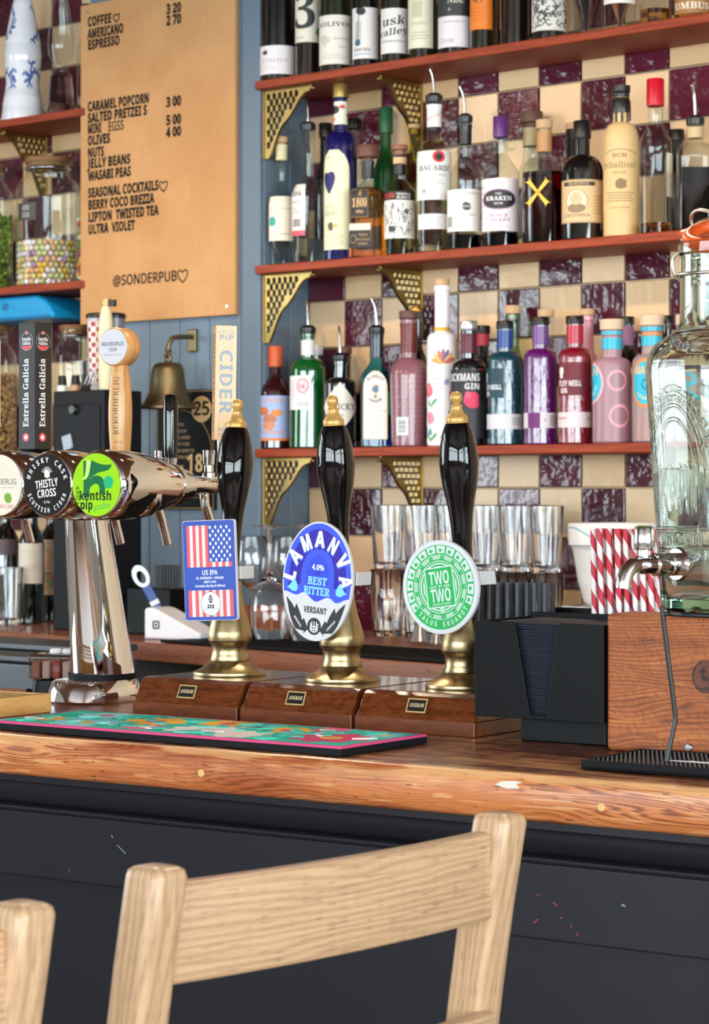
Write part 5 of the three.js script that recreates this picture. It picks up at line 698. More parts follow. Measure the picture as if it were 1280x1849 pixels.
  { const [x, z, Z] = T(-19, VT), y0 = up(812, Z), y1 = up(615, Z), h = new THREE.Group(); h.name = 'tap_handle'; h.userData.label = 'white and red slab handle'; t.add(h); h.position.set(x, 0, z);
    part('white_slab', rbox(0.03, y1 - y0 - 0.03, 0.016, 0.003, 0, (y0 + y1) / 2 + 0.015, 0), std(0xe8dfd2, 0.4), h); part('red_foot', rbox(0.03, 0.03, 0.0165, 0.006, 0, y0 + 0.014, 0), std(0xb5233c, 0.4), h); }
}

// ---- bar runner: rubber mat with a bright raised jigsaw print
{
  const t = thing('bar_runner', 'long bar mat with a bright floral jigsaw print and pink border', 'bar mat'), u0 = -0.524, u1 = -0.028, v0 = 0.02, v1 = 0.178, p = bar((u0 + u1) / 2, (v0 + v1) / 2), w = u1 - u0, d = v1 - v0;
  t.position.set(p.x, BAR_Y, p.z); t.rotation.y = BETA - R(0.8);
  part('rubber_base', rbox(w, 0.0075, d, 0.001, 0, 0.004, 0), M.rubber, t);
  const tex = canvasTex(1400, 448, (x, W_, H_) => {
    x.fillStyle = '#d2487c'; x.fillRect(0, 0, W_, H_); x.fillStyle = '#14bca6'; x.fillRect(14, 14, W_ - 28, H_ - 28); x.save(); x.beginPath(); x.rect(14, 14, W_ - 28, H_ - 28); x.clip();
    const cols = ['#12c0a8', '#22c8b6', '#0fae9e', '#6fd2dc', '#16b8a4', '#0c9a94'];
    for (let k = 0; k < 150; k++) { const a = hash(k, 1, 91) * W_, b = hash(k, 2, 91) * H_, l = 50 + 90 * hash(k, 3, 91); x.fillStyle = cols[k % 6]; x.save(); x.translate(a, b); x.rotate((hash(k, 4, 91) - 0.5) * 1.6); x.fillRect(-l / 2, -14, l, 18 + 22 * hash(k, 5, 91)); x.restore(); }
    const fl = (a, b, r, c, c2) => { for (let i = 0; i < 8; i++) { const th = i * 0.785; x.fillStyle = c; x.beginPath(); x.ellipse(a + Math.cos(th) * r * 0.6, b + Math.sin(th) * r * 0.6, r * 0.5, r * 0.34, th, 0, 7); x.fill(); } x.fillStyle = c2; x.beginPath(); x.arc(a, b, r * 0.3, 0, 7); x.fill(); };
    fl(1230, 260, 120, '#d8386f', '#eebb3c'); fl(980, 150, 84, '#efb73c', '#e0407a'); fl(930, 330, 100, '#e9e7e7', '#f3dcc0'); fl(1090, 70, 60, '#e65a8c', '#efb73c'); fl(760, 280, 120, '#e6e4e8', '#bcd8e4'); fl(700, 90, 90, '#efb73c', '#e2518a'); fl(560, 330, 70, '#e65a8c', '#f4f0f0'); fl(470, 170, 110, '#efb73c', '#e0407a'); fl(300, 320, 110, '#7fd0dc', '#efb73c'); fl(210, 110, 90, '#8fd4dc', '#e65a8c'); fl(110, 300, 70, '#efb73c', '#d8386f'); fl(1320, 110, 60, '#7fd0dc', '#efb73c');
    for (let k = 0; k < 60; k++) { x.fillStyle = ['#0d8f88', '#0a5f60', '#e8e7e6', '#17b8a2'][k % 4]; x.save(); x.translate(hash(k, 7, 92) * W_, hash(k, 8, 92) * H_); x.rotate((hash(k, 9, 92) - 0.5) * 2); x.fillRect(0, 0, 18 + 22 * hash(k, 3, 92), 5); x.restore(); } x.restore();
  });
  const top = part('printed_top', boxUV(rbox(w - 0.001, 0.003, d - 0.001, 0.0008, 0, 0.0088, 0), 'x'), phy(0xffffff, 0.75, { map: tex, specularIntensity: 0.4 }), t), uv = top.geometry.attributes.uv, ps = top.geometry.attributes.position;
  for (let i = 0; i < uv.count; i++) uv.setXY(i, ps.getX(i) / w + 0.5, 0.5 - ps.getZ(i) / d);
  // raised jigsaw pieces
  const cs = [0x12b8a2, 0x22c4b0, 0x0fa596, 0xdedcdc, 0x14bca6].map((c) => std(c, 0.45)), shapes = [0, 1, 2].map((s) => { const pts = []; for (let i = 0; i < 10; i++) { const a = i / 10 * 6.283, r = 0.006 + 0.005 * hash(i, s, 95); pts.push([r * Math.cos(a) * 1.6, r * Math.sin(a) * 0.8]); } return extr(pts, 0.0016, 0.0003).rotateX(-Math.PI / 2); });
  for (let k = 0; k < 46; k++) { const m = part('raised_piece', shapes[k % 3], cs[Math.floor(hash(k, 4, 96) * 5)], t); m.position.set((hash(k, 1, 96) - 0.5) * (w - 0.05) , 0.0106, (hash(k, 2, 96) - 0.5) * (d - 0.04)); m.rotation.y = hash(k, 3, 96) * 6; }
}
// ---- pine tray
{
  const t = thing('pine_tray', 'small pale pine box with slatted top', 'tray'), pine = phy(0xffffff, 0.45, { map: woodTex(512, 256, [[226, 178, 110], [206, 148, 80], [160, 100, 50]], { s: 111, rep: [1 / 0.3, 1 / 0.1], lines: 3 }) });
  const p = bar(-0.686, 0.165); t.position.set(p.x, BAR_Y, p.z); t.rotation.y = BETA + R(1);
  for (const s of [-1, 1]) { part('side_board', boxUV(rbox(0.16, 0.023, 0.01, 0.001, 0, 0.0118, s * 0.05), 'x'), pine, t); part('end_board', boxUV(rbox(0.01, 0.023, 0.09, 0.001, s * 0.075, 0.0118, 0), 'z'), pine, t); }
  part('floor_board', boxUV(rbox(0.14, 0.006, 0.09, 0.001, 0, 0.0035, 0), 'x'), pine, t);
  for (let k = 0; k < 4; k++) part('slat', boxUV(rbox(0.14, 0.005, 0.017, 0.001, 0, 0.0195, -0.034 + k * 0.0225), 'x'), pine, t);
}
// ---- clear plastic tub on a black foot
{
  const t = thing('plastic_tub', 'clear plastic tub with white lids on a black foot', 'container'), p = onBar(t, 94, 0.395, 18);
  part('black_foot', loft([[0, 0.001, 3], [0.028, 0.001, 3], [0.029, 0.004, 3], [0.024, 0.006, 3], [0.0225, 0.022, 3], [0, 0.022, 3]], 32), M.blackPlastic, t);
  part('tub', rbox(0.062, 0.034, 0.05, 0.005, 0.006, 0.04, 0), pane(0xdcd2d0), t);
  for (let k = 0; k < 4; k++) part('contents', rbox(0.011, 0.024, 0.04, 0.003, -0.015 + k * 0.0145, 0.036, 0), std([0x8d5a48, 0xb9a59c, 0x9a4c40, 0xc4b4ac][k], 0.5), t);
  for (const s of [0, 1]) part('white_lid', disc(0.0085, 0.006, 0.0075, 0.057).translate(0.004 + s * 0.018, 0, -0.004), M.white, t);
  part('spigot', new THREE.SphereGeometry(0.005, 12, 8).translate(-0.028, 0.006, 0.012), M.blackPlastic, t);
}

// ---- napkin caddy with straws
const CV = 0.222, cadL = barPx(858, CV), cadR = barPx(1091, CV), cadW = cadR.u - cadL.u;
{
  const t = thing('napkin_caddy', 'black plastic bar caddy holding napkins and straws', 'caddy'), p = bar((cadL.u + cadR.u) / 2, CV); t.position.set(p.x, BAR_Y, p.z); t.rotation.y = BETA;
  const m = M.blackPlastic, y0 = 0.028, y1 = 0.131, d = 0.165, h = cadW / 2, sx = (px) => barPx(px, CV).u - (cadL.u + cadR.u) / 2;
  const plate = (pts, z, n = 'front_plate') => part(n, extr(pts, 0.003, 0.0006), m, t).position.set(0, 0, z);
  plate([[-h, y0], [sx(957), y0], [sx(957), y0 + 0.006], [sx(932), y1 - 0.005], [sx(926), y1], [-h, y1]], 0);
  plate([[h, y0], [sx(988), y0], [sx(988), y0 + 0.006], [sx(1007), y1 - 0.005], [sx(1012), y1], [h, y1]], 0);
  plate([[sx(955), y0], [sx(990), y0], [sx(990), y0 + 0.005], [sx(955), y0 + 0.005]], 0, 'front_lip');
  for (const s of [-1, 1]) part('side_plate', rbox(0.003, y1 - y0, d, 0.0008, s * (h - 0.0015), (y0 + y1) / 2, -d / 2), m, t);
  part('back_plate', rbox(cadW, y1 - y0 + 0.008, 0.003, 0.0008, 0, (y0 + y1) / 2 + 0.004, -d), m, t);
  part('divider', rbox(cadW - 0.006, y1 - y0 + 0.004, 0.0025, 0.0008, 0, (y0 + y1) / 2 + 0.003, -0.112), m, t);
  part('partition', rbox(0.0025, y1 - y0, 0.05, 0.0008, 0.012, (y0 + y1) / 2, -0.138), m, t);
  part('floor_plate', rbox(cadW, 0.003, d, 0.0008, 0, y0 + 0.0015, -d / 2), m, t);
  part('foot', rbox(barPx(1091, CV + 0.03).u - barPx(935, CV + 0.03).u, 0.028, 0.1, 0.002, (barPx(1091, CV + 0.03).u + barPx(935, CV + 0.03).u) / 2 - (cadL.u + cadR.u) / 2, 0.0142, -0.085), M.black, t);
  const napGeo = extr(roundRect(0.108, 0.1, 0.003), 0.0022, 0.0007).rotateX(-Math.PI / 2), navy = std(0x1a2030, 0.85), uc = (sx(932) + sx(1012)) / 2;
  let nap; for (let k = 0; k < 38; k++) { const o = nap ? copyOf(nap) : tag(part('paper_napkin', napGeo, navy, scene), 'folded dark navy paper napkin stacked in the caddy', 'napkin', 'navy napkins in the caddy'); nap ??= o; const q = bar((cadL.u + cadR.u) / 2 + uc + rr(-0.0012, 0.0012), CV + 0.0585 + rr(-0.001, 0.001)); o.position.set(q.x, BAR_Y + y0 + 0.0052 + k * 0.00258, q.z); o.rotation.y = BETA + R(rr(-1.2, 1.2)); if (k > 34) o.rotation.z = R(-1.5); }
}
{ // straws: paper tubes
  const mk = (a, b, n, w) => { const t = canvasTex(128, 128, (x, W_) => { x.fillStyle = a; x.fillRect(0, 0, W_, W_); x.fillStyle = b; for (let k = -2; k < 3; k++) { x.beginPath(); x.moveTo(k * 128, 0); x.lineTo(k * 128 + w, 0); x.lineTo(k * 128 + w + 128, 128); x.lineTo(k * 128 + 128, 128); x.fill(); } }); t.wrapS = t.wrapT = THREE.RepeatWrapping; t.repeat.set(1, n); return t; };
  const straw = (r, len) => { const g = new THREE.LatheGeometry([[r - 0.0004, 0], [r, 0], [r, len], [r - 0.0004, len], [r - 0.0004, 0]].map((p) => new THREE.Vector2(...p)), 14), uv = g.attributes.uv, ps = g.attributes.position; for (let i = 0; i < uv.count; i++) uv.setXY(i, uv.getX(i), ps.getY(i) / len); return g; };
  const bs = straw(0.0026, 0.135), rs = straw(0.0034, 0.197), bm = std(0xffffff, 0.5, { map: mk('#3a3d44', '#50545c', 4, 8) }), rm = std(0xffffff, 0.55, { map: mk('#efeaea', '#c92e40', 6, 62) }); rm.side = bm.side = THREE.DoubleSide;
  let a; for (let k = 0; k < 24; k++) { const o = a ? copyOf(a) : tag(part('black_straw', bs, bm, scene), 'thin black paper straw standing in the caddy', 'straw', 'black straws in the caddy'); a ??= o; const v = CV + 0.122 + (k % 3) * 0.012, p = barPx(864 + k * 5.75 + rr(-0.8, 0.8), v); o.position.set(p.x, BAR_Y + 0.0325, p.z); o.rotation.set(R(rr(-0.6, 0.6)), rr(0, 6), R(rr(-0.8, 0.8))); }
  let b; for (let k = 0; k < 27; k++) { const o = b ? copyOf(b) : tag(part('striped_straw', rs, rm, scene), 'red and white striped paper straw standing behind the wooden box', 'straw', 'red and white straws'); b ??= o; const v = CV + 0.119 + (k % 3) * 0.0125, px = 1072 + k * 5.0, p = barPx(px + 4, v); o.position.set(p.x, BAR_Y + 0.0325, p.z); o.rotation.set(R(rr(-0.7, 0.7)), rr(0, 6.28), R(1.2 + rr(-0.5, 0.5)), 'ZXY'); }
}
// ---- wooden crate board behind the dispenser
{
  const t = thing('wooden_box', 'rough orange-brown wooden box with a dark knot', 'box'), u0 = cadR.u + 0.0015, w = 0.4, hgt = 0.143;
  const p = bar(u0 + w / 2, CV + 0.03); t.position.set(p.x, BAR_Y, p.z); t.rotation.y = BETA;
  const kx = barPx(1275, CV).u - u0;
  const tex = dtex(1024, 512, (u, v) => { // sawn softwood: long grain that bends round the knot, crossed by fine slanting saw marks
    const X = u * w, Y = v * 0.16, dx = X - kx, dy = Y - 0.082, g = Math.exp(-(dx * dx / 0.006 + dy * dy / 0.0012)), yy = Y + (dy > 0 ? 1 : -1) * 0.011 * g + (fbm(u, v, 3, 4, 121, 3) - 0.5) * 0.03;
    const ring = Math.pow(0.5 + 0.5 * Math.sin(yy * 1500), 1.5), fib = vn(u * 14, yy / 0.16 * 190, 14, 4096, 123), saw = vn(u * 300 + v * 70, v * 30 - u * 14, 4096, 4096, 125), wide = fbm(u, v, 4, 10, 127, 3);
    let c = mix([190, 108, 52], [150, 78, 36], wide * 1.1); c = mix(c, [98, 46, 22], ring * (0.25 + 0.45 * wide)); c = mix(c, [226, 156, 92], sm(0.55, 0.95, fib) * 0.35); c = mix(c, [70, 32, 16], sm(0.5, 1, saw) * 0.3); return mix(c, [60, 28, 16], sm(0.6, 0.85, fbm(u, v, 9, 30, 129, 3)) * 0.35); });
  const bd = rbox(w, hgt, 0.06, 0.006, 0, hgt / 2 + 0.0004, 0, 3), uv = bd.attributes.uv, ps = bd.attributes.position; for (let i = 0; i < uv.count; i++) uv.setXY(i, ps.getX(i) / w + 0.5, ps.getY(i) / 0.16 + ps.getZ(i) * 3);
  part('board', bd, phy(0xffffff, 0.6, { map: tex, bumpMap: tex, bumpScale: 0.0012 }), t);
  const k = part('knot', loft([[0.0162, -0.0004], [0.0168, 0.0005], [0.014, 0.0009], [0.0115, 0.0001], [0.007, 0.0008], [0.004, 0.0002], [0, 0.0006]], 28, 0.95, 1.02).rotateX(Math.PI / 2), std(0xffffff, 0.6, { map: dtex(128, 128, (u, v) => { const n = fbm(u, v, 5, 5, 171, 4); return mix([104, 52, 34], [34, 16, 13], sm(0.35, 0.65, n)); }, true, [1, 40]) }), t); k.position.set(kx - w / 2, 0.082, 0.03);
  const b = part('bolt_head', disc(0.0042, 0.003).rotateX(Math.PI / 2), M.steel, t); b.position.set(barPx(1243, CV).u - u0 - w / 2, 0.009, 0.0295);
}
// ---- drip mat under the dispenser
{
  const t = thing('drip_mat', 'black rubber drip mat with raised studs', 'bar mat'), u0 = 0.224, u1 = 0.62, v0 = 0.064, v1 = 0.19, w = u1 - u0, d = v1 - v0, p = bar((u0 + u1) / 2, (v0 + v1) / 2); t.position.set(p.x, BAR_Y, p.z); t.rotation.y = BETA + R(1);
  part('rubber_base', rbox(w, 0.004, d, 0.001, 0, 0.0022, 0), M.rubber, t);
  for (const s of [-1, 1]) { part('rim', rbox(w, 0.009, 0.005, 0.001, 0, 0.0047, s * (d / 2 - 0.0025)), M.rubber, t); part('rim', rbox(0.005, 0.009, d - 0.01, 0.001, s * (w / 2 - 0.0025), 0.0047, 0), M.rubber, t); }
  const g = new THREE.CylinderGeometry(0.0013, 0.0016, 0.005, 8), n1 = 78, n2 = 24, im = new THREE.InstancedMesh(g, phy(0x2a2d33, 0.4), n1 * n2), mt = new THREE.Matrix4(); im.name = 'studs'; im.userData.kind = 'stuff';
  for (let j = 0; j < n2; j++) for (let i = 0; i < n1; i++) im.setMatrixAt(j * n1 + i, mt.makeTranslation(-w / 2 + 0.008 + i * 0.00492 + (j % 2) * 0.0024, 0.0065, -d / 2 + 0.008 + j * 0.00482)); t.add(im);
  part('white_print', extr([[-0.03, -0.002], [0.03, -0.004], [0.03, 0.006], [0.002, 0.003], [-0.01, 0.006], [-0.008, 0.001]], 0.0006, 0.0001).rotateX(-Math.PI / 2), std(0xdfe0e2, 0.6), t).position.set(barPx(1278, 0.13).u - (u0 + u1) / 2, 0.0094, 0.02);
}
// ---- glass drinks dispenser on a wire stand
{
  const CU = barPx(1298, 0.135), VD = 0.135; const st = thing('dispenser_stand', 'black wire stand carrying the glass dispenser', 'stand'); st.position.set(CU.x, BAR_Y + 0.0095, CU.z); st.rotation.y = BETA; const H1 = 0.142, q = 0.0465;
  const lu = barPx(1203, VD - 0.04).u - CU.u, iron = std(0x16181b, 0.4);
  const la = Math.atan2(lu, 0.04), lr = Math.hypot(lu, 0.04);
  for (let k = 0; k < 3; k++) { const a = la + k * 2.0944, P = (r, y) => [r * Math.sin(a), y, r * Math.cos(a)]; part('leg', polyTube([P(lr, 0), P(lr - 0.009, 0.04), P(lr - 0.0085, 0.046), P(lr + 0.004, H1), P(lr + 0.0045, H1 + 0.006)], 0.0024), iron, st); part('spoke', tubeEnds([P(0.004, H1), P(lr + 0.004, H1)], 0.0022, 4, 8), iron, st); }
  part('seat_ring', new THREE.TorusGeometry(0.05, 0.0022, 8, 48).rotateX(Math.PI / 2).translate(0, H1, 0), iron, st);
  const t = thing('drinks_dispenser', 'large embossed glass drinks dispenser with silver tap', 'dispenser'); t.position.set(CU.x, BAR_Y + 0.0095 + H1 + 0.0026, CU.z); t.rotation.y = BETA - R(24);
  const emb = canvasTex(2048, 1024, (x, W_, H_) => { x.fillStyle = '#555'; x.fillRect(0, 0, W_, H_); x.strokeStyle = '#fff'; for (let s = 0; s < 4; s++) { const cx = 256 + s * 512; x.lineWidth = 12; for (const r of [236, 200, 160]) { x.beginPath(); x.ellipse(cx, 520, r, r * 1.25, 0, Math.PI, 0); x.stroke(); } arcTxt(x, 'DRINKMENEER', cx, 520, 214, 0, 2.6, 56, { fill: '#fff', sy: 1.25 }); for (let k = 0; k < 26; k++) { x.lineWidth = 9; x.beginPath(); x.moveTo(cx - 180 + k * 14, 470 + 40 * hash(k, s, 3)); x.lineTo(cx - 186 + k * 14, 560 + 120 * hash(k, s, 4)); x.stroke(); } txt(x, 'QUINTESSENTIAL', cx, 780, 44, { fill: '#fff', w: 420 }); x.lineWidth = 10; x.beginPath(); x.moveTo(cx - 230, 720); x.lineTo(cx + 230, 720); x.moveTo(cx - 230, 800); x.lineTo(cx + 230, 800); x.stroke(); x.beginPath(); x.ellipse(cx, 850, 130, 30, 0, 0, 7); x.stroke(); } });
  emb.colorSpace = THREE.NoColorSpace; emb.wrapS = THREE.RepeatWrapping;
  const out = [[0, 0, 4], [0.044, 0, 4], [0.0475, 0.003, 4], [0.0485, 0.02, 4], [0.0515, 0.08, 4], [0.056, 0.16, 4], [0.0595, 0.22, 4], [0.0605, 0.236, 4], [0.0595, 0.248, 3.6], [0.055, 0.259, 3.2], [0.047, 0.267, 2.6], [0.0405, 0.272, 2.2], [0.038, 0.28, 2], [0.0375, 0.3, 2], [0.0375, 0.345, 2], [0.0395, 0.347, 2], [0.0395, 0.356, 2], [0.0375, 0.358, 2]], inn = [[0.034, 0.358, 2], [0.034, 0.3, 2], [0.0345, 0.28, 2], [0.0365, 0.2745, 2.2], [0.0435, 0.263, 2.6], [0.0515, 0.255, 3.2], [0.056, 0.245, 3.6], [0.0565, 0.23, 4], [0.052, 0.16, 4], [0.0475, 0.08, 4], [0.0445, 0.02, 4], [0.042, 0.012, 4], [0, 0.014, 4]];
  const gg = loft([...out, ...inn], 64); const uv = gg.attributes.uv, ps = gg.attributes.position; for (let i = 0; i < uv.count; i++) uv.setXY(i, uv.getX(i) + 0.125, cl(ps.getY(i) / 0.27, 0.001, 0.999));
  const gm = phy(0xf2fbf7, 0.02, { transmission: 1, thickness: 0.004, ior: 1.5, attenuationColor: new THREE.Color(0xbfe0d2), attenuationDistance: 0.06, bumpMap: emb, bumpScale: 0.007 });
  part('glass_body', gg, gm, t);
  const wireM = std(0xd9d3cc, 0.25, { metalness: 1 });
  part('wire_collar', new THREE.TorusGeometry(0.0405, 0.0016, 8, 48).rotateX(Math.PI / 2).translate(0, 0.326, 0), wireM, t);
  for (const s of [-1, 1]) { const x = s * 0.0415, c = part('clip_wire', mergeGeometries([tubeEnds([[x, 0.326, 0.012], [x + s * 0.004, 0.33, 0.018], [x + s * 0.004, 0.345, 0.02], [x, 0.352, 0.016], [x - s * 0.001, 0.36, 0.008]], 0.0016, 20, 8), tubeEnds([[x, 0.326, -0.006], [x + s * 0.005, 0.336, -0.006], [x + s * 0.001, 0.35, 0.004], [x, 0.364, 0.012]], 0.0016, 20, 8)]), wireM, t); }
  for (const z of [0.012, -0.006]) part('clip_coil', new THREE.TorusGeometry(0.0045, 0.0016, 8, 20).rotateY(Math.PI / 2).translate(-0.0425, z > 0 ? 0.327 : 0.352, z), wireM, t);
  const lid = new THREE.Group(); lid.name = 'lid'; t.add(lid); lid.position.set(0.004, 0.366, 0); lid.rotation.set(0.35, 0, -0.25);
  part('orange_seal', new THREE.TorusGeometry(0.032, 0.0065, 12, 48).rotateX(Math.PI / 2), phy(0xee5a1c, 0.35), lid);
  part('glass_lid', loft([[0, -0.006], [0.028, -0.006], [0.031, 0], [0.033, 0.006], [0.024, 0.012], [0, 0.015]], 40), M.clear, lid);
  part('seal_tab', rbox(0.018, 0.005, 0.014, 0.002, -0.037, -0.002, 0.008), phy(0xee5a1c, 0.35), lid);
  part('bail_wire', tubeEnds([[-0.034, -0.004, 0.004], [-0.037, 0.012, 0.004], [-0.028, 0.021, 0.004], [0.01, 0.022, 0.004]], 0.0017, 20, 8), wireM, lid);
  // tap on the front
  const tp = new THREE.Group(); tp.name = 'tap'; t.add(tp); tp.position.set(0, 0.046, 0.0496);
  part('washer', disc(0.0165, 0.004, 0.0155).rotateX(Math.PI / 2), M.chrome, tp);
  part('barrel', loft([[0.0115, 0.003], [0.0115, 0.012], [0.0098, 0.013], [0.0098, 0.017], [0.0112, 0.018], [0.0112, 0.03], [0.009, 0.032], [0.009, 0.046], [0.0075, 0.05], [0, 0.051]], 32).rotateX(Math.PI / 2), M.chrome, tp);
  part('spout', (() => { const g = new THREE.TubeGeometry(new THREE.CatmullRomCurve3([[0, 0, 0.036], [0, 0.001, 0.05], [0, -0.004, 0.061], [0, -0.014, 0.066], [0, -0.022, 0.067]].map((p) => new THREE.Vector3(...p))), 24, 0.0075, 20); return g; })(), M.chrome, tp);
  part('stem', disc(0.0055, 0.012, 0.0055, 0.006).translate(0, 0, 0.042), M.chrome, tp); part('knob', loft([[0, 0.014], [0.0098, 0.014], [0.0105, 0.016], [0.0098, 0.034], [0.0086, 0.0365], [0, 0.037]], 24).translate(0, 0, 0.042), std(0xd3d3d4, 0.12, { metalness: 1 }), tp);
  part('knob_cap', disc(0.0072, 0.0008, 0.007, 0.0369).translate(0, 0, 0.042), std(0x9aa84a, 0.5), tp);
}

// ================================================================ seats
{
  const ash = phy(0xffffff, 0.42, { map: woodTex(1024, 256, [[208, 172, 134], [174, 136, 102], [112, 86, 70]], { s: 141, rep: [1 / 0.5, 1 / 0.09], lines: 15, warp: 1.3, pores: 0.7, fade: 0.2 }), clearcoat: 0.25, clearcoatRoughness: 0.25 });
  const TOP = CAM_Y - 0.2655;
  const stool = (a, b, label) => { // a, b: floor plan [x, z] of the two back posts; the sitter faces -x
    const g = thing('bar_stool', label, 'chair'), cx = (a[0] + b[0]) / 2, cz = (a[1] + b[1]) / 2, len = Math.hypot(b[0] - a[0], b[1] - a[1]), h = len / 2; g.position.set(cx, 0, cz); g.rotation.y = Math.atan2(-(b[1] - a[1]), b[0] - a[0]);   // local x runs from a to b
    // local z: towards the sitter's back
    const sgn = 1;
    for (const s of [-1, 1]) {
      const rg = []; const N = 14; for (let k = 0; k <= N; k++) { const y = TOP * k / N, back = 0.05 * Math.pow(cl((y - 0.7) / 0.35), 1.3) + 0.05 * Math.pow(cl((0.7 - y) / 0.7), 1.5); rg.push([0.0165 + (y < 0.7 ? 0.001 : 0), y, 7, s * h, (back - 0.05) * sgn]); }
      rg.unshift([0, 0, 4, s * h, 0]); const oz = rg[rg.length - 1][4]; rg[rg.length - 1][1] -= 0.008; rg.push([0.0155, TOP - 0.003, 6, s * h, oz], [0.0125, TOP - 0.0005, 5, s * h, oz], [0, TOP, 3, s * h, oz]);
      const q = loft(rg, 28, 1, 1.15, 0.9); const uv = q.attributes.uv, ps = q.attributes.position; for (let i = 0; i < uv.count; i++) uv.setXY(i, ps.getY(i), uv.getX(i) * 0.11); 
      // loft scales shifts too, so the post stays where the ring puts it
      part('back_post', q, ash, g);
    }
    const railAt = (y0, y1, th, name) => { const N = 24, pos = [], uv = [], idx = []; const sec = []; const R0 = 0.005; for (const [cy, cz_, a0] of [[y1 - R0, th / 2 - R0, 0], [y1 - R0, -th / 2 + R0, 1], [y0 + R0, -th / 2 + R0, 2], [y0 + R0, th / 2 - R0, 3]]) for (let k = 0; k <= 3; k++) { const an = Math.PI / 2 * (a0 + k / 3); sec.push([cy + R0 * Math.cos(an), cz_ + R0 * Math.sin(an) * 1]); }
      const S2 = sec.map(([y, z], i) => [y, z]); // points round the section
      const ring2 = []; for (const [cy, cz_, s0] of [[y1 - R0, th / 2 - R0, 0], [y0 + R0, th / 2 - R0, 1], [y0 + R0, -th / 2 + R0, 2], [y1 - R0, -th / 2 + R0, 3]]) for (let k = 0; k <= 3; k++) { const an = Math.PI / 2 * (s0 + k / 3); ring2.push([cy + R0 * Math.cos(an), cz_ + R0 * Math.sin(an)]); }
      for (let i = 0; i <= N; i++) { const t = i / N * 2 - 1, x = t * (h - 0.008), bow = 0.014 * (1 - t * t) * sgn; let l = 0; ring2.concat([ring2[0]]).forEach(([y, z], k, ar) => { if (k) l += Math.hypot(y - ar[k - 1][0], z - ar[k - 1][1]); pos.push(x, y, z + bow - 0.008); uv.push(x, l); }); }
      const m = ring2.length + 1; for (let i = 0; i < N; i++) for (let k = 0; k < m - 1; k++) { const A_ = i * m + k, B_ = A_ + m; idx.push(A_, A_ + 1, B_ + 1, A_, B_ + 1, B_); }
      const q = new THREE.BufferGeometry(); q.setAttribute('position', new THREE.Float32BufferAttribute(pos, 3)); q.setAttribute('uv', new THREE.Float32BufferAttribute(uv, 2)); q.setIndex(idx); const w = toCreasedNormals(q, 0.7); const r = part(name, w, ash, g); r.material.side = THREE.DoubleSide; return r; };
    railAt(TOP - 0.088, TOP - 0.015, 0.02, 'top_rail'); railAt(TOP - 0.2, TOP - 0.165, 0.018, 'lower_rail');
    part('seat', boxUV(rbox(len + 0.02, 0.03, 0.38, 0.012, 0, 0.74, -0.21 * sgn), 'x'), ash, g);
    for (const s of [-1, 1]) part('front_leg', boxUV(rbox(0.034, 0.725, 0.034, 0.006, s * (h - 0.02), 0.3625, -0.37 * sgn), 'y'), ash, g);
    for (const s of [-1, 1]) part('side_stretcher', boxUV(rbox(0.02, 0.03, 0.34, 0.005, s * (h - 0.008), 0.3, -0.2 * sgn), 'z'), ash, g);
    part('foot_rest', boxUV(rbox(len - 0.06, 0.034, 0.022, 0.005, 0, 0.22, -0.37 * sgn), 'x'), ash, g);
    return g;
  };
  const at = (px, py) => { const Z = 0.2655 * F / (py - HORIZON), [dx, dz] = ray(px); return [dx * Z, CAM_Z + dz * Z]; };
  const a = at(283, 1562), b = at(902, 1466); stool(a, b, 'pale ash bar stool with curved top rail facing along the bar');
  const c = at(40, 1628), d = [c[0] + (a[0] - b[0]) * 1.0, c[1] + (a[1] - b[1])]; stool(d, c, 'pale ash bar stool of which only one post top shows');
}

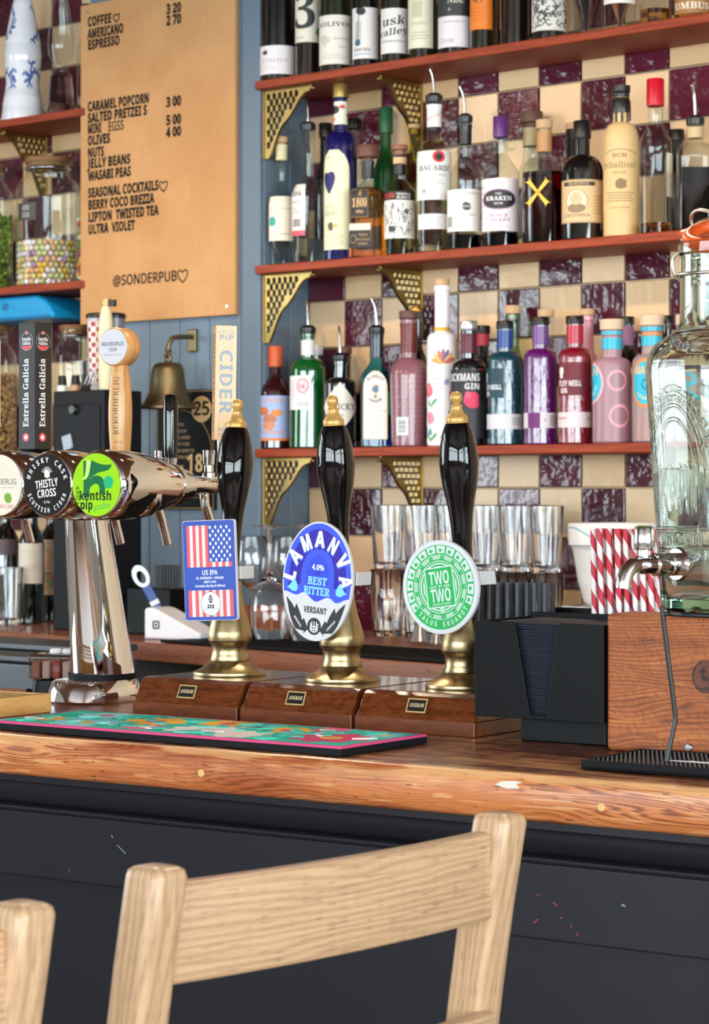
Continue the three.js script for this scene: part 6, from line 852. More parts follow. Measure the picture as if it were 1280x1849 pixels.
// ================================================================ on and by the pier
{ // letter board
  const z = PIER_Z + 0.002, x0 = -4.137, x1 = -3.635, y0 = CAM_Y + 0.402, y1 = CAM_Y + 1.16, w = x1 - x0, h = y1 - y0, K = 2000;
  const t = thing('menu_board', 'tan pegboard menu with black letters and prices', 'menu board'); t.position.set((x0 + x1) / 2, y0, z);
  const tex = canvasTex(1004, 1516, (x, W_, H_) => {
    const img = x.createImageData(W_, H_); for (let j = 0; j < H_; j++) for (let i = 0; i < W_; i++) { const n = fbm(i / W_, j / H_, 6, 9, 151, 5), s = vn(i / 3, j / 60, 400, 40, 153), k = (j * W_ + i) * 4, c = mix([214, 168, 118], [190, 140, 92], n * 0.9 + s * 0.25); img.data[k] = c[0]; img.data[k + 1] = c[1]; img.data[k + 2] = c[2]; img.data[k + 3] = 255; } x.putImageData(img, 0, 0);
    x.fillStyle = '#9c6c42'; for (let j = 8; j < H_; j += 12) for (let i = 8; i < W_; i += 12) x.fillRect(i - 1.6, j - 1.6, 3.4, 3.4);
    const pt = (px, py) => { const p = atZ(px, z + 0.012); return [(p.x - x0) / w * W_, (y1 - yAt(py, p.Z)) / h * H_]; };
    const line = (s, pa, py, pb, hh = 44, font = 'bold %spx sans-serif') => { const [a, b] = pt(pa, py), [c] = pt(pb, py); txt(x, s, a, b, hh, { align: 'left', w: c - a, fill: '#14130f', font, fat: font === SANS ? 3 : 4 }); };
    line('COFFEE', 157, 46, 200); line('AMERICANO', 157, 68, 222); line('ESPRESSO', 157, 88, 215); line('3 20', 300, 23, 327); line('2 70', 300, 44, 327);
    line('CARAMEL POPCORN', 157, 200, 269); line('SALTED PRETZEI S', 157, 221, 265); line('MINI', 157, 241, 182); line('EGSS', 194, 236, 223, 44, SANS); line('OLIVES', 157, 262, 198); line('NUTS', 157, 284, 187); line('JELLY BEANS', 158, 304, 235); line('WASABI PEAS', 158, 326, 236); line('3 00', 300, 192, 327); line('5 00', 300, 225, 327); line('4 00', 300, 247, 327);
    line('SEASONAL COCKTAILS', 158, 357, 286); line('BERRY COCO BREZZA', 158, 379, 278); line('LIPTON  TWISTED TEA', 158, 401, 286); line('ULTRA  VIOLET', 158, 423, 243); line('@SONDERPUB', 203, 517, 320, 46, SANS);
    x.strokeStyle = '#14130f'; for (const [px, py, s] of [[209, 30, 38], [295, 336, 48], [330, 499, 58]]) { const [a, b] = pt(px, py); heart(x, a, b, s, 7); }
  });
  part('pegboard', rbox(w, h, 0.012, 0.002, 0, h / 2, 0.006), std(0xb98a58, 0.7), t);
  part('lettered_face', ...face(roundRect(w - 0.003, h - 0.003, 0.001), w - 0.003, h - 0.003, tex, 0.75, 0), t).position.set(0, h / 2, 0.0124);
  for (const sx of [-1, 1]) for (const sy of [0.02, h - 0.02]) part('screw', disc(0.004, 0.0015).rotateX(Math.PI / 2).translate(sx * (w / 2 - 0.025), sy, 0.0122), M.steel, t);
}
{ // brass bell on a wall arm
  const p = atZ(303, PIER_Z + 0.082), k = p.Z / F, yb = yAt(738, p.Z), t = thing('brass_bell', 'old brass hand bell hanging from a wall arm', 'bell'); t.position.set(p.x, yb, p.z);
  const hh = 83 * k, R1 = 52 * k; part('bell_cup', loft([[R1 * 0.93, 0.004], [R1, 0], [R1 * 0.99, hh * 0.05], [R1 * 0.83, hh * 0.14], [R1 * 0.68, hh * 0.34], [R1 * 0.6, hh * 0.6], [R1 * 0.56, hh * 0.85], [R1 * 0.48, hh * 0.96], [R1 * 0.36, hh], [0, hh * 1.01], [0, hh * 0.96], [R1 * 0.5, hh * 0.85], [R1 * 0.63, hh * 0.34], [R1 * 0.93, 0.004]], 48), M.bell, t);
  for (const f of [0.1, 0.16]) part('cast_band', new THREE.TorusGeometry(R1 * (f === 0.1 ? 0.9 : 0.81), 0.001, 6, 48).rotateX(Math.PI / 2).translate(0, hh * f, 0), M.bell, t);
  part('crown_loop', new THREE.TorusGeometry(0.009, 0.0035, 8, 20).translate(0, hh + 0.009, 0), M.bell, t); part('hook_loop', new THREE.TorusGeometry(0.009, 0.003, 8, 20).rotateY(1.4).translate(0, hh + 0.022, 0), M.bell, t);
  const top = hh + 0.056; part('wall_arm', tubeEnds([[0, hh + 0.028, 0], [0.001, hh + 0.042, -0.004], [0.002, top, -0.014], [0.002, top + 0.004, -0.04], [0.002, top + 0.006, -0.074]], 0.0055, 30, 12), M.bell, t);
  part('wall_plate', rbox(0.026, 0.052, 0.008, 0.003, 0.002, top - 0.002, -0.077), M.bell, t); part('clapper', mergeGeometries([tubeEnds([[0, hh * 0.9, 0], [0, hh * 0.15, 0]], 0.002, 4, 8), new THREE.SphereGeometry(0.009, 14, 10).translate(0, hh * 0.12, 0)]), M.bell, t);
}
{ // age notice
  const z = PIER_Z + 0.001, a = atZ(287, z), b = atZ(392, z), yT = yAt(702, b.Z), yB = yAt(921, b.Z), w = b.x - a.x, h = yT - yB, t = thing('age_notice', 'black and gold age check plaque below the bell', 'sign'); t.position.set((a.x + b.x) / 2, (yT + yB) / 2, z + 0.004);
  part('plaque', rbox(w, h, 0.008, 0.001), M.black, t);
  part('lettering', ...face(roundRect(w - 0.002, h - 0.002, 0.001), w - 0.002, h - 0.002, canvasTex(512, 800, (x, W_, H_) => { const G = '#b39468'; x.fillStyle = '#141416'; x.fillRect(0, 0, W_, H_); x.strokeStyle = '#8f744c'; x.lineWidth = 7; x.strokeRect(8, 8, W_ - 16, H_ - 16); x.beginPath(); x.arc(190, 430, 300, -1.5, 1.2); x.stroke(); x.fillStyle = G; x.beginPath(); x.arc(400, 130, 88, 0, 7); x.fill(); txt(x, '25', 400, 172, 96, { fill: '#141416', w: 150 }); const ls = ['IF YOU', 'ARE LUCKY', 'TO LOOK UNDER', 'TWENTY FIVE', 'YOU MAY BE ASKED TO', 'PROVE YOU ARE']; ls.forEach((s, i) => txt(x, s, 200, 240 + i * 44, 22, { fill: G, w: [90, 140, 200, 190, 270, 220][i] })); txt(x, 'OVER', 170, 548, 46, { fill: G, w: 150 }); txt(x, '18', 340, 548, 120, { fill: '#d0ae7a', w: 150 }); txt(x, 'TO BUY ALCOHOL', 230, 600, 24, { fill: G, w: 240 }); x.fillStyle = '#2a2a2e'; x.fillRect(30, 640, W_ - 60, 3); lines(x, W_, H_, 670, 740, 3, '#6a5638'); }), 0.6, 0), t).position.z = 0.0044;
}

// ================================================================ the alcove on the other side of the pier
const china = phy(0xe6e7ee, 0.18, { clearcoat: 0.6 });
bottle({ row: 0, px: 40, z: 0.1, w: 78, h: 0.37, top: -80, glass: china, name: 'ceramic_bottle', group: 'bottles on the alcove shelf', rings: (r, h) => [[0, 0], [r * 0.95, 0], [r, 0.004], [r * 0.93, h * 0.1], [r * 0.84, h * 0.2], [r * 0.73, h * 0.28], [r * 0.69, h * 0.32], [r * 0.72, h * 0.35], [r * 0.83, h * 0.4], [r * 0.88, h * 0.45], [r * 0.86, h * 0.5], [r * 0.74, h * 0.6], [r * 0.52, h * 0.76], [r * 0.4, h * 0.85], [r * 0.3, h * 0.95], [r * 0.3, h]], labels: [[A.vase, 0.005, 0.8, 4.0, 34]], label: 'white ceramic bottle painted with blue leaf sprigs' });
bottle({ row: 0, px: 109, z: 0.1, w: 56, h: 0.34, top: -60, glass: M.clear, liq: [L.plum, 0.3], name: 'spirit_bottle', group: 'bottles on the alcove shelf', rings: (r, h) => [[0, 0], [r * 0.9, 0], [r, 0.01], [r * 0.86, h * 0.1], [r * 0.82, h * 0.2], [r * 0.74, h * 0.3], [r * 0.42, h * 0.35], [r * 0.44, h * 0.38], [r * 0.8, h * 0.46], [r * 0.86, h * 0.55], [r * 0.7, h * 0.7], [r * 0.45, h * 0.85], [r * 0.4, h]], label: 'hourglass shaped clear bottle with dark spirit in its foot' });
bottle({ row: 0, px: 158, z: 0.045, w: 40, h: 0.28, top: 0, glass: M.clear, liq: [L.water, 0.2], group: 'bottles on the alcove shelf', cap: 'screw', capM: M.blackCap, label: 'clear bottle half hidden by the menu board' });
function jar(px, z, wpx, row, topPy, o) {
  const p = atZ(px, z), k = p.Z / F, r = wpx * k / 2, base = SHELF[row], hh = yAt(topPy, p.Z) - base - 0.012, t = thing('storage_jar', o.label, 'jar', 'storage jars in the alcove'); t.position.set(p.x, base + 0.0005, p.z);
  part('glass_body', loft([[0, 0], [r * 0.95, 0], [r, 0.004], [r, hh * 0.76], [r * 0.98, hh * 0.8], [r * 0.86, hh * 0.86], [r * 0.7, hh * 0.89], [r * 0.68, hh * 0.91], [r * 0.68, hh]], 40), M.clear, t);
  part('steel_collar', new THREE.TorusGeometry(r * 0.69, 0.003, 8, 40).rotateX(Math.PI / 2).translate(0, hh * 0.95, 0), M.steel, t); part('cork_lid', loft([[0, hh - 0.01], [r * 0.64, hh - 0.01], [r * 0.64, hh], [r * 0.71, hh], [r * 0.72, hh + 0.01], [r * 0.7, hh + 0.012], [0, hh + 0.012]], 36), std(0x8a6440, 0.8), t);
  if (o.fill) { const n = o.fill[1], g = new THREE.IcosahedronGeometry(o.fill[2], 1).scale(1.25, 1, 1), im = new THREE.InstancedMesh(g, std(0xffffff, 0.5), n), m = new THREE.Matrix4(), c = new THREE.Color(); im.name = o.fill[0]; im.userData.kind = 'stuff'; const top = o.fill[3] * hh; for (let i = 0; i < n; i++) { const a = rr(0, 6.283), q = (r - o.fill[2] * 1.35) * Math.pow(rnd(), 0.22), e = new THREE.Euler(rr(0, 6), rr(0, 6), rr(0, 6)); m.makeRotationFromEuler(e).setPosition(q * Math.sin(a), 0.007 + rnd() * top, q * Math.cos(a)); im.setMatrixAt(i, m); im.setColorAt(i, c.set(o.fill[4][Math.floor(rnd() * o.fill[4].length)])); } t.add(im); }
  return { p, r, hh, base, t };
}
const j1 = jar(86, 0.095, 116, 1, 286, { label: 'glass jar with cork lid full of pastel candy eggs' });
part('chalk_label', wrap([[0, 0], [j1.r, 0.001], [j1.r, 0.2]], A.chalk, j1.hh * 0.52, j1.hh * 0.66, 0.75, R(4)), labelMat, j1.t);
{ // the candy eggs, one by one
  const eg = new THREE.SphereGeometry(0.0068, 10, 8).scale(1, 1.18, 1), cols = [0xe0b23a, 0xcfcb8c, 0xd9d0d4, 0xb48bb4, 0xc9d0a0, 0xd9a878, 0xe8e0e4, 0xbfc488].map((c) => std(c, 0.45)); let n = 0, first;
  for (let ring = 0; ring < 2; ring++) for (let j = 0; j < 8 - ring * 0; j++) { const q = j1.r - 0.0095 - ring * 0.0145, m = ring ? 13 : 17; for (let i = 0; i < m; i++) { const a = R(42) + (i + (j % 2) * 0.5 - m / 2) * (0.0141 / q) + rr(-0.02, 0.02); if (n >= 245) break; const o = first ? copyOf(first) : tag(part('candy_egg', eg, cols[0], scene), 'small pastel sugar coated egg in the cork lidded jar', 'sweet', 'candy eggs in the jar'); first ??= o; o.material = cols[Math.floor(hash(i, j, ring + 4) * 8)]; o.position.set(j1.p.x + q * Math.sin(a), j1.base + 0.0105 + j * 0.0136, j1.p.z + q * Math.cos(a)); o.rotation.set(rr(-1, 1), rr(0, 6), rr(-1, 1)); n++; } }
}
jar(-32, 0.095, 112, 1, 296, { label: 'glass jar of green wasabi peas', fill: ['wasabi_peas', 900, 0.0048, 0.6, [0x6f9430, 0x86a83a, 0x5a7c24, 0x9ab84a]] });
jar(192, 0.075, 112, 1, 300, { label: 'glass jar of jelly beans behind the menu board', fill: ['jelly_beans', 500, 0.007, 0.55, [0xb02a3a, 0x4d8a3a, 0xd8a83a, 0x7a3a6a, 0xd8cdb8]] });
const j4 = jar(-22, 0.095, 104, 2, 588, { label: 'tall glass jar of pale nuts below the blue tub', fill: ['nuts', 1500, 0.0048, 0.62, [0xb08a58, 0xc49a64, 0x9a7444]] });
const j5 = jar(134, 0.075, 76, 2, 588, { label: 'tall empty glass jar beside the check cups' });
{ // blue plastic tub lying across the jar lids
  const t = thing('blue_tub', 'bright blue plastic tub lying on the jar lids', 'tub'), a = atZ(-20, 0.1), b = atZ(128, 0.1), y = Math.max(j4.base + j4.hh, j5.base + j5.hh) + 0.0135; t.position.set((a.x + b.x) / 2, y, 0.095); const w = b.x - a.x, hh = 0.058;
  const s = new THREE.Shape(); s.moveTo(-w / 2, 0); s.lineTo(w / 2 - 0.004, 0); s.quadraticCurveTo(w / 2 + 0.002, 0.002, w / 2, 0.014); s.quadraticCurveTo(w / 2 - 0.02, hh * 0.8, w / 2 - 0.06, hh); s.lineTo(-w / 2 + 0.05, hh); s.quadraticCurveTo(-w / 2, hh + 0.012, -w / 2, hh); s.closePath();
  part('tub_shell', extr(s, 0.13, 0.006, 12), phy(0x0a96d2, 0.4), t); part('rim', rbox(w * 0.98, 0.006, 0.136, 0.002, -0.003, 0.006, 0), phy(0x0a78ac, 0.4), t);
  part('moulded_mark', extr([[-0.014, -0.006], [0.004, -0.01], [0.012, 0.004], [0, 0.01], [-0.01, 0.006]], 0.002, 0.0004), phy(0x086a98, 0.5), t).position.set(-0.02, hh * 0.6, 0.0655);
}

// ================================================================ on the back counter
const bcPx = (px, back) => { let lo = 0, q; for (let k = 0, z = 0.4; k < 12; k++) { q = atZ(px, z); z = bcFront(q.x) - back; } return q; };   // that column, `back` metres behind the counter's front edge
const CT = BC_Y + 0.0008;
{ // black machine with things on top
  const t = thing('black_machine', 'black cased bar machine standing behind the taps', 'machine'), c = atZ(188, 0.46), l = atZ(96, 0.46), yT = yAt(703, c.Z), w = c.x - l.x, d = 0.115; t.position.set((c.x + l.x) / 2, CT, 0.46 - d / 2); const h = yT - CT;
  part('case', rbox(w, h, d, 0.003, 0, h / 2, 0), phy(0x121317, 0.5, { specularIntensity: 0.35 }), t);
  part('door_panel', rbox(w * 0.86, h * 0.4, 0.004, 0.002, 0, h * 0.74, d / 2 + 0.001), phy(0x15161a, 0.5, { specularIntensity: 0.35 }), t); part('lower_panel_frame', extr((() => { const s = roundRect(w * 0.6, h * 0.18, 0.002), k = roundRect(w * 0.56, h * 0.165, 0.002); s.holes.push(k); return s; })(), 0.003, 0.0004), std(0x4a4448, 0.5), t).position.set(w * 0.12, h * 0.17, d / 2 + 0.001);
  part('knob', disc(0.012, 0.012, 0.01).rotateX(Math.PI / 2).translate(-w * 0.05, h * 0.92, d / 2 + 0.002), M.blackCap, t);
  part('clear_tag', rbox(0.032, 0.034, 0.003, 0.002).rotateZ(0.25).translate(-w * 0.18, h * 0.785, d / 2 + 0.006), pane(0xe8e8ec, { roughness: 0.15 }), t); part('tag_string', tubeEnds([[-w * 0.22, h * 0.74, d / 2 + 0.005], [-w * 0.26, h * 0.72, d / 2 + 0.005]], 0.002, 4, 6), M.white, t);
  const top = CT + h;
  for (const [px, lab] of [[112, 'white shouldered'], [136, 'brown shouldered'], [156, 'plain']]) { const p = atZ(px, 0.425), g = thing('small_bottle', `small black capped ${lab} bottle on the black machine`, 'bottle', 'small bottles on the machine'); g.position.set(p.x, top + 0.0006, p.z); part('glass_body', disc(0.0115, 0.014, 0.011), lab[0] === 'w' ? std(0xd9dfe0, 0.4) : lab[0] === 'b' ? std(0xb08a6a, 0.4) : M.black, g); part('cap', disc(0.0105, 0.022, 0.0085, 0.0138), M.blackCap, g); }
  const wire = thing('wire_whisk', 'bent steel wire whisk lying on the black machine', 'utensil'); wire.position.set(atZ(162, 0.44).x, top + 0.003, 0.44); for (let k = 0; k < 3; k++) part('wire_loop', tubeEnds([[-0.03 + k * 0.012, 0, 0], [-0.012 + k * 0.012, 0.012, 0.004], [0.004 + k * 0.01, 0.036, 0.002], [0.012 + k * 0.011, 0.042 - k * 0.006, -0.006]], 0.0016, 18, 6), M.wire, wire);
  for (const [px, z, lab, tilt] of [[175, 0.41, 'tall red check tumbler with black lid on the machine', 0], [207, 0.385, 'grey tumbler with dark lid beside the check tumbler', 0]]) { const p = atZ(px, z), g = thing('tall_tumbler', lab, 'tumbler', 'tall tumblers on the machine'); const hh = yAt(572, p.Z) - top, r0 = 0.015, r1 = 0.0225; g.position.set(p.x, top + 0.0006, p.z); const rg = [[0, 0], [r0, 0], [r1, hh], [0, hh]]; part('cup', loft(rg, 32), px < 200 ? std(0xb8b4ba, 0.35) : phy(0x6d6f78, 0.25), g); if (px < 200) part('check_print', wrap([[r0, 0], [r1, hh]], A.check, hh * 0.12, hh * 0.92, 4.4, R(40)), labelMat, g); part('lid', loft([[r1 + 0.002, hh - 0.004], [r1 + 0.003, hh], [r1 + 0.001, hh + 0.006], [r1 * 0.5, hh + 0.009], [0, hh + 0.009]], 32), M.blackCap, g); }
  { const p = atZ(191, 0.43), g = thing('cream_bottle', 'cream bottle with gold and black cap between the tumblers', 'bottle'); const hh = yAt(552, p.Z) - top; g.position.set(p.x, top + 0.0006, p.z); part('body', loft([[0, 0], [0.014, 0], [0.016, 0.005], [0.0175, hh * 0.6], [0.014, hh * 0.88], [0.008, hh], [0, hh]], 28), std(0xded6b0, 0.4), g); part('gold_cap', disc(0.0105, 0.016, 0.0095, hh - 0.001), std(0xc8a468, 0.35, { metalness: 0.5 }), g); part('black_cap', disc(0.009, 0.014, 0.0085, hh).translate(0.017, -0.002, -0.004), M.blackCap, g); }
}
// wine bottles and a tumbler at the far end
const tableWine = { on: CT, glass: dark, hs: 0.6, hn: 0.75, rn: 0.0145, name: 'wine_bottle', group: 'wine bottles on the back counter', row: 0, top: 0, h: 0.31, cap: 'screw', capM: M.blackCap, capH: 0.05 };
bottle({ ...tableWine, px: 57, z: 0.33, w: 46, labels: [[A.b1, 0.3, 0.6, 2.4, 36]], label: 'red wine bottle with cream label beside the tap column' });
bottle({ ...tableWine, px: 95, z: 0.22, w: 50, labels: [[A.b2, 0.2, 0.62, 2.2, 10]], label: 'wine bottle with mottled brown label next to the machine' });
bottle({ ...tableWine, px: 10, z: 0.26, w: 50, labels: [[A.b3, 0.5, 0.62, 2.6, 34]], label: 'dark wine bottle with a purple-grey label behind the tumbler' });

const glassM = phy(0xffffff, 0.01, { transmission: 1, thickness: 0.003, ior: 1.5 });
function tumblerGeo(r0, r1, h, flutes = 0) {
  const g = loft([[0, 0], [r0 - 0.002, 0], [r0, 0.002], [r0 + (r1 - r0) * 0.5, h * 0.5], [r1, h - 0.001], [r1 - 0.0008, h], [r1 - 0.0022, h - 0.001], [r0 + (r1 - r0) * 0.5 - 0.0026, h * 0.5], [r0 - 0.0032, 0.014], [r0 - 0.008, 0.0115], [0, 0.0115]], flutes ? flutes * 4 : 32);
  if (flutes) { const p = g.attributes.position; for (let i = 0; i < p.count; i++) { const x = p.getX(i), z = p.getZ(i), y = p.getY(i), r = Math.hypot(x, z); if (r > 0.01 && y < h * 0.94 && y > 0.004) { const k = 1 + 0.022 * Math.cos(Math.atan2(x, z) * flutes); p.setX(i, x * k); p.setZ(i, z * k); } } g.computeVertexNormals(); return toCreasedNormals(g, 0.8); } return g;
}
const tall = tumblerGeo(0.0285, 0.036, 0.132), low = tumblerGeo(0.030, 0.037, 0.138, 12);
const glassThing = (name, geo, label, cat, group) => { const m = part(name, geo, glassM, scene); return tag(m, label, cat, group); };
{
  let a, b, n = 0;
  for (const px of [700, 758, 816, 873, 929, 985]) { const p = atZ(px, 0.26); const o = b ? copyOf(b) : glassThing('cut_tumbler', low, 'fluted glass tumbler in the lower tier on the rubber mat', 'glass', 'lower tier of bar tumblers'); b ??= o; o.position.set(p.x, CT + 0.0065, p.z); o.rotation.y = n++; 
    const q = a ? copyOf(a) : glassThing('highball_glass', tall, 'tall plain glass standing on the lower tier of tumblers', 'glass', 'upper tier of bar glasses'); a ??= q; q.position.set(p.x - 0.0, CT + 0.0065 + 0.139, p.z); }
  for (const px of [730, 788, 846, 903, 960]) { const p = atZ(px, 0.16), o = copyOf(b, 'fluted glass tumbler in the second row against the tiles'); o.userData.group = 'second row of tumblers'; o.position.set(p.x, CT + 0.0065, p.z); const q = copyOf(a, 'tall plain glass on the second row of tumblers'); q.userData.group = 'second row of tall glasses'; q.position.set(p.x, CT + 0.0065 + 0.139, p.z); }
  const p = atZ(14, 0.4), o = copyOf(a, 'tall plain glass in front of the wine bottles'); delete o.userData.group; o.position.set(p.x, CT, p.z);
}
{ // stemmed glasses: some upside down, some upright
  const w = [[0, 0], [0.034, 0], [0.035, 0.0015], [0.02, 0.004], [0.006, 0.009], [0.0038, 0.02], [0.0036, 0.09], [0.006, 0.098], [0.022, 0.112], [0.036, 0.135], [0.041, 0.16], [0.0385, 0.19], [0.033, 0.222], [0.0325, 0.2225], [0.0318, 0.222], [0.0372, 0.19], [0.0397, 0.16], [0.0348, 0.1355], [0.021, 0.1135], [0, 0.103]], g = loft(w, 36), gi = loft(w.map(([r, y]) => [r, 0.2225 - y]).reverse(), 36); let a, b;
  for (const [px, z, s] of [[487, 0.48, 1.04], [553, 0.47, 1.04]]) { const p = atZ(px, z), o = a ? copyOf(a) : glassThing('wine_glass', gi, 'stemmed wine glass standing upside down on the rubber mat', 'wine glass', 'upturned wine glasses'); a ??= o; o.scale.setScalar(s); o.position.set(p.x, CT + 0.0065, p.z); }
  for (const [px, z] of [[455, 0.36], [519, 0.34], [584, 0.32]]) { const p = atZ(px, z), o = b ? copyOf(b) : glassThing('wine_glass', g, 'upright stemmed wine glass behind the upturned ones', 'wine glass', 'upright wine glasses'); b ??= o; o.position.set(p.x, CT + 0.0065, p.z); o.scale.setScalar(0.92); }
}
{ // ribbed rubber mat along the counter's edge
  const a = bcPx(300, 0.012), b = bcPx(800, 0.012), t = thing('rubber_mat', 'black ribbed rubber mat under the glasses', 'mat'), dx = b.x - a.x, len = Math.hypot(dx, b.z - a.z) + 0.25, turn = -Math.atan2(b.z - a.z, dx), d = 0.2; 
  t.position.set((a.x + b.x) / 2 + 0.12, CT, (a.z + b.z) / 2 + 0.016 - d / 2); t.rotation.y = turn; part('mat_sheet', rbox(len, 0.0045, d, 0.001, 0, 0.0023, 0), M.rubber, t);
  const n = 150, im = new THREE.InstancedMesh(rbox(0.002, 0.0016, d * 1.05, 0.0006), M.rubber, n), m = new THREE.Matrix4(); im.name = 'ribs'; im.userData.kind = 'stuff'; for (let i = 0; i < n; i++) im.setMatrixAt(i, m.makeRotationY(0.5).setPosition(-len / 2 + 0.06 + i * (len - 0.12) / n, 0.0048, 0)); t.add(im); for (const s of [-1, 1]) part('mat_edge', rbox(len, 0.0062, 0.006, 0.001, 0, 0.0031, s * (d / 2 - 0.003)), M.rubber, t);
}
{ // card reader
  const p = bcPx(262, 0.06), t = thing('card_reader', 'white wedge shaped card reader with a rounded black square', 'card reader'); t.position.set(p.x, CT, p.z); t.rotation.y = R(12);
  const s = new THREE.Shape(); s.moveTo(0, 0); s.lineTo(0.13, 0); s.quadraticCurveTo(0.138, 0.002, 0.137, 0.014); s.lineTo(0.03, 0.062); s.quadraticCurveTo(0.0, 0.07, 0, 0.058); s.closePath();
  part('casing', extr(s, 0.078, 0.005, 10).translate(0, 0, -0.035), phy(0xe4e4ea, 0.3), t).rotation.y = R(0);
  const f = new THREE.Group(); f.name = 'emblem'; t.add(f); f.position.set(0.03, 0.03, 0.0045); const ring = roundRect(0.017, 0.017, 0.004); ring.holes.push(roundRect(0.011, 0.011, 0.002)); part('square_ring', extr(ring, 0.001, 0.0002), std(0x1a1a1c, 0.5), f); part('square_dot', extr(roundRect(0.005, 0.005, 0.001), 0.001, 0.0002), std(0x1a1a1c, 0.5), f);
}
{ // dark caddy behind the card reader, with straws, and a bar blade leaning on it
  const p = atZ(300, 0.42), t = thing('straw_caddy', 'black straw caddy behind the white card reader', 'caddy'); t.position.set(p.x, CT, p.z); const h = 0.098;
  part('bin', rbox(0.13, h, 0.09, 0.003, -0.01, h / 2, 0), M.blackPlastic, t); 
  const g = new THREE.LatheGeometry([[0.0022, 0], [0.0026, 0], [0.0026, 0.05], [0.0022, 0.05]].map((q) => new THREE.Vector2(...q)), 12), bm = std(0x2b2d33, 0.5); let a; for (let k = 0; k < 14; k++) { const o = a ? copyOf(a) : tag(part('black_straw', g, bm, scene), 'thin black straw standing in the caddy on the back counter', 'straw', 'black straws on the back counter'); a ??= o; o.position.set(p.x - 0.02 + (k % 7) * 0.0085, CT + h + 0.0002, p.z - 0.01 + Math.floor(k / 7) * 0.02); }
  const b = thing('bottle_opener', 'white looped bottle opener with a blue handle', 'bottle opener'), q = bcPx(281, 0.1); b.position.set(q.x, CT + 0.07, q.z); b.rotation.set(0, R(38), R(28));
  const lp = new THREE.Shape(); lp.absellipse(0, 0, 0.017, 0.025, 0, Math.PI * 2); const hl = new THREE.Path(); hl.absellipse(0, -0.002, 0.0085, 0.014, 0, Math.PI * 2); lp.holes.push(hl); part('loop_head', extr(lp, 0.004, 0.0008, 24).translate(0, 0.066, 0), phy(0xdfe8ee, 0.25), b); part('handle', rbox(0.02, 0.055, 0.0045, 0.002, 0, 0.016, 0), phy(0x1d3f8a, 0.3), b); part('white_band', rbox(0.0205, 0.012, 0.005, 0.002, 0, 0.004, 0), M.white, b);
}
{ // wooden block behind the stems
  const p = atZ(478, 0.2), t = part('wooden_block', boxUV(rbox(0.1, 0.055, 0.06, 0.006), 'x'), phy(0xffffff, 0.4, { map: woodTex(256, 128, [[168, 88, 44], [140, 66, 30], [90, 40, 18]], { s: 161, rep: [5, 12] }) }), scene); t.position.set(p.x, CT + 0.0278, p.z); tag(t, 'orange-brown wooden block behind the wine glass stems', 'block');
}
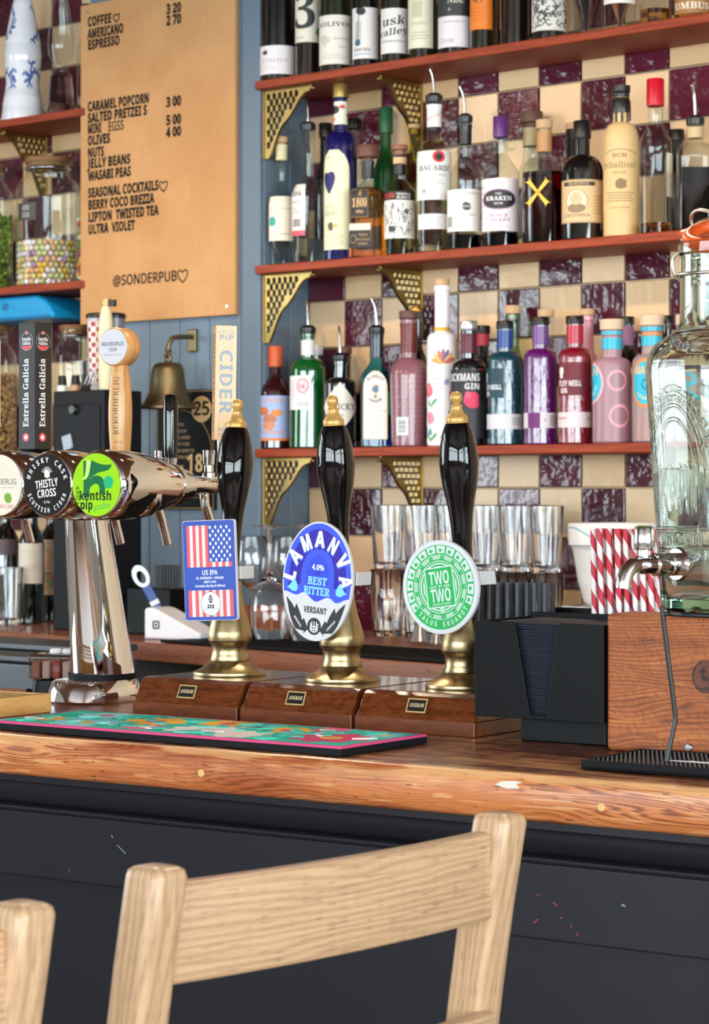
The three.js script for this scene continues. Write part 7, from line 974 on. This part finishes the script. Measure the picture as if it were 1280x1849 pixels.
{ // jiggers, steel riser and white planter
  const jig = loft([[0, 0.03], [0.006, 0.035], [0.0205, 0.0005], [0.0212, 0], [0.0218, 0.0005], [0.0075, 0.036], [0.0195, 0.062], [0.019, 0.0625], [0.0183, 0.062], [0.005, 0.036]], 32); let j;
  for (const [px, z, s, lab] of [[758, 0.36, 1, 'steel jigger on the rubber mat near the round green clip'], [787, 0.38, 0.7, 'small steel jigger beside the larger one']]) { const p = atZ(px, z), o = j ? copyOf(j, lab) : tag(part('jigger', jig, M.steel, scene), lab, 'jigger', 'steel jiggers'); j ??= o; o.position.set(p.x, CT + 0.0067, p.z); o.scale.setScalar(s); }
  const a = atZ(1018, 0.28), b = atZ(1260, 0.28), y = yAt(1092, a.Z), t = part('steel_riser', rbox(b.x - a.x, y - CT, 0.2, 0.004), M.steel, scene); t.position.set((a.x + b.x) / 2, (y + CT) / 2, 0.19); tag(t, 'brushed steel box supporting the white planter', 'box');
  const p = atZ(1112, 0.19), k = p.Z / F, r = 87 * k, hh = yAt(945, p.Z) - y, g = thing('white_planter', 'white bowl planter with a thin blue wave line', 'planter'); g.position.set(p.x, y + 0.0006, p.z);
  part('bowl', loft([[0, 0], [r * 0.62, 0], [r * 0.68, 0.006], [r * 0.8, hh * 0.3], [r * 0.9, hh * 0.66], [r * 0.94, hh * 0.72], [r * 0.985, hh * 0.735], [r, hh * 0.98], [r * 0.985, hh], [r * 0.955, hh * 0.98], [r * 0.88, hh * 0.66], [r * 0.7, 0.012], [0, 0.01]], 56), phy(0xe2e0dc, 0.35), g);
  const wv = []; for (let i = 0; i <= 60; i++) { const th = R(-40) + i / 60 * R(180), q = r * 0.997; wv.push([q * Math.sin(th), hh * (0.85 + 0.1 * Math.cos((i / 60 - 0.05) * 9)), q * Math.cos(th)]); } part('wave_line', tube(wv, 0.0014, 90, 6), std(0x6fb4cc, 0.4), g);
  const sk = tag(part('steel_cup', loft([[0, 0], [0.022, 0], [0.0235, 0.002], [0.0265, 0.084], [0.0255, 0.0845], [0.022, 0.004], [0, 0.003]], 36), M.steel, scene), 'brushed steel shaker cup in front of the tumblers', 'cup'), q = atZ(958, 0.36); sk.position.set(q.x, CT + 0.0008, q.z);
  const ball = tag(part('chrome_lid', loft([[0.018, 0], [0.0185, 0.002], [0.015, 0.012], [0.006, 0.018], [0, 0.0185]], 32), M.chrome, scene), 'small domed chrome lid beside the steel box', 'lid'), q2 = atZ(1048, 0.36); ball.position.set(q2.x, CT + 0.0006 + 0.05, q2.z); ball.position.y = CT + 0.0008;
}
{ // steel ice bin in the working aisle
  const t = thing('ice_bin', 'grey brushed steel ice bin below the back counter', 'ice bin'), b = atZ(80, 1.1), y = yAt(1172, b.Z), w = 0.62; t.position.set(b.x - w / 2, 0, 0.98);
  const sm_ = std(0x55595d, 0.42, { metalness: 0.8 }); part('cabinet', rbox(w, y - 0.03, 0.24, 0.004, 0, (y - 0.03) / 2, 0), sm_, t); part('sliding_lid', rbox(w + 0.004, 0.012, 0.12, 0.003, 0, y - 0.022, 0.058), sm_, t); part('sliding_lid', rbox(w + 0.004, 0.012, 0.14, 0.003, 0, y - 0.008, -0.05), sm_, t); part('lid_handle', rbox(0.1, 0.008, 0.012, 0.003, -0.1, y - 0.012, 0.1), M.steel, t);
}

scene.traverse((o) => { if (o.isMesh || o.isInstancedMesh) { o.castShadow = true; o.receiveShadow = true; } });
renderer.render(scene, camera);
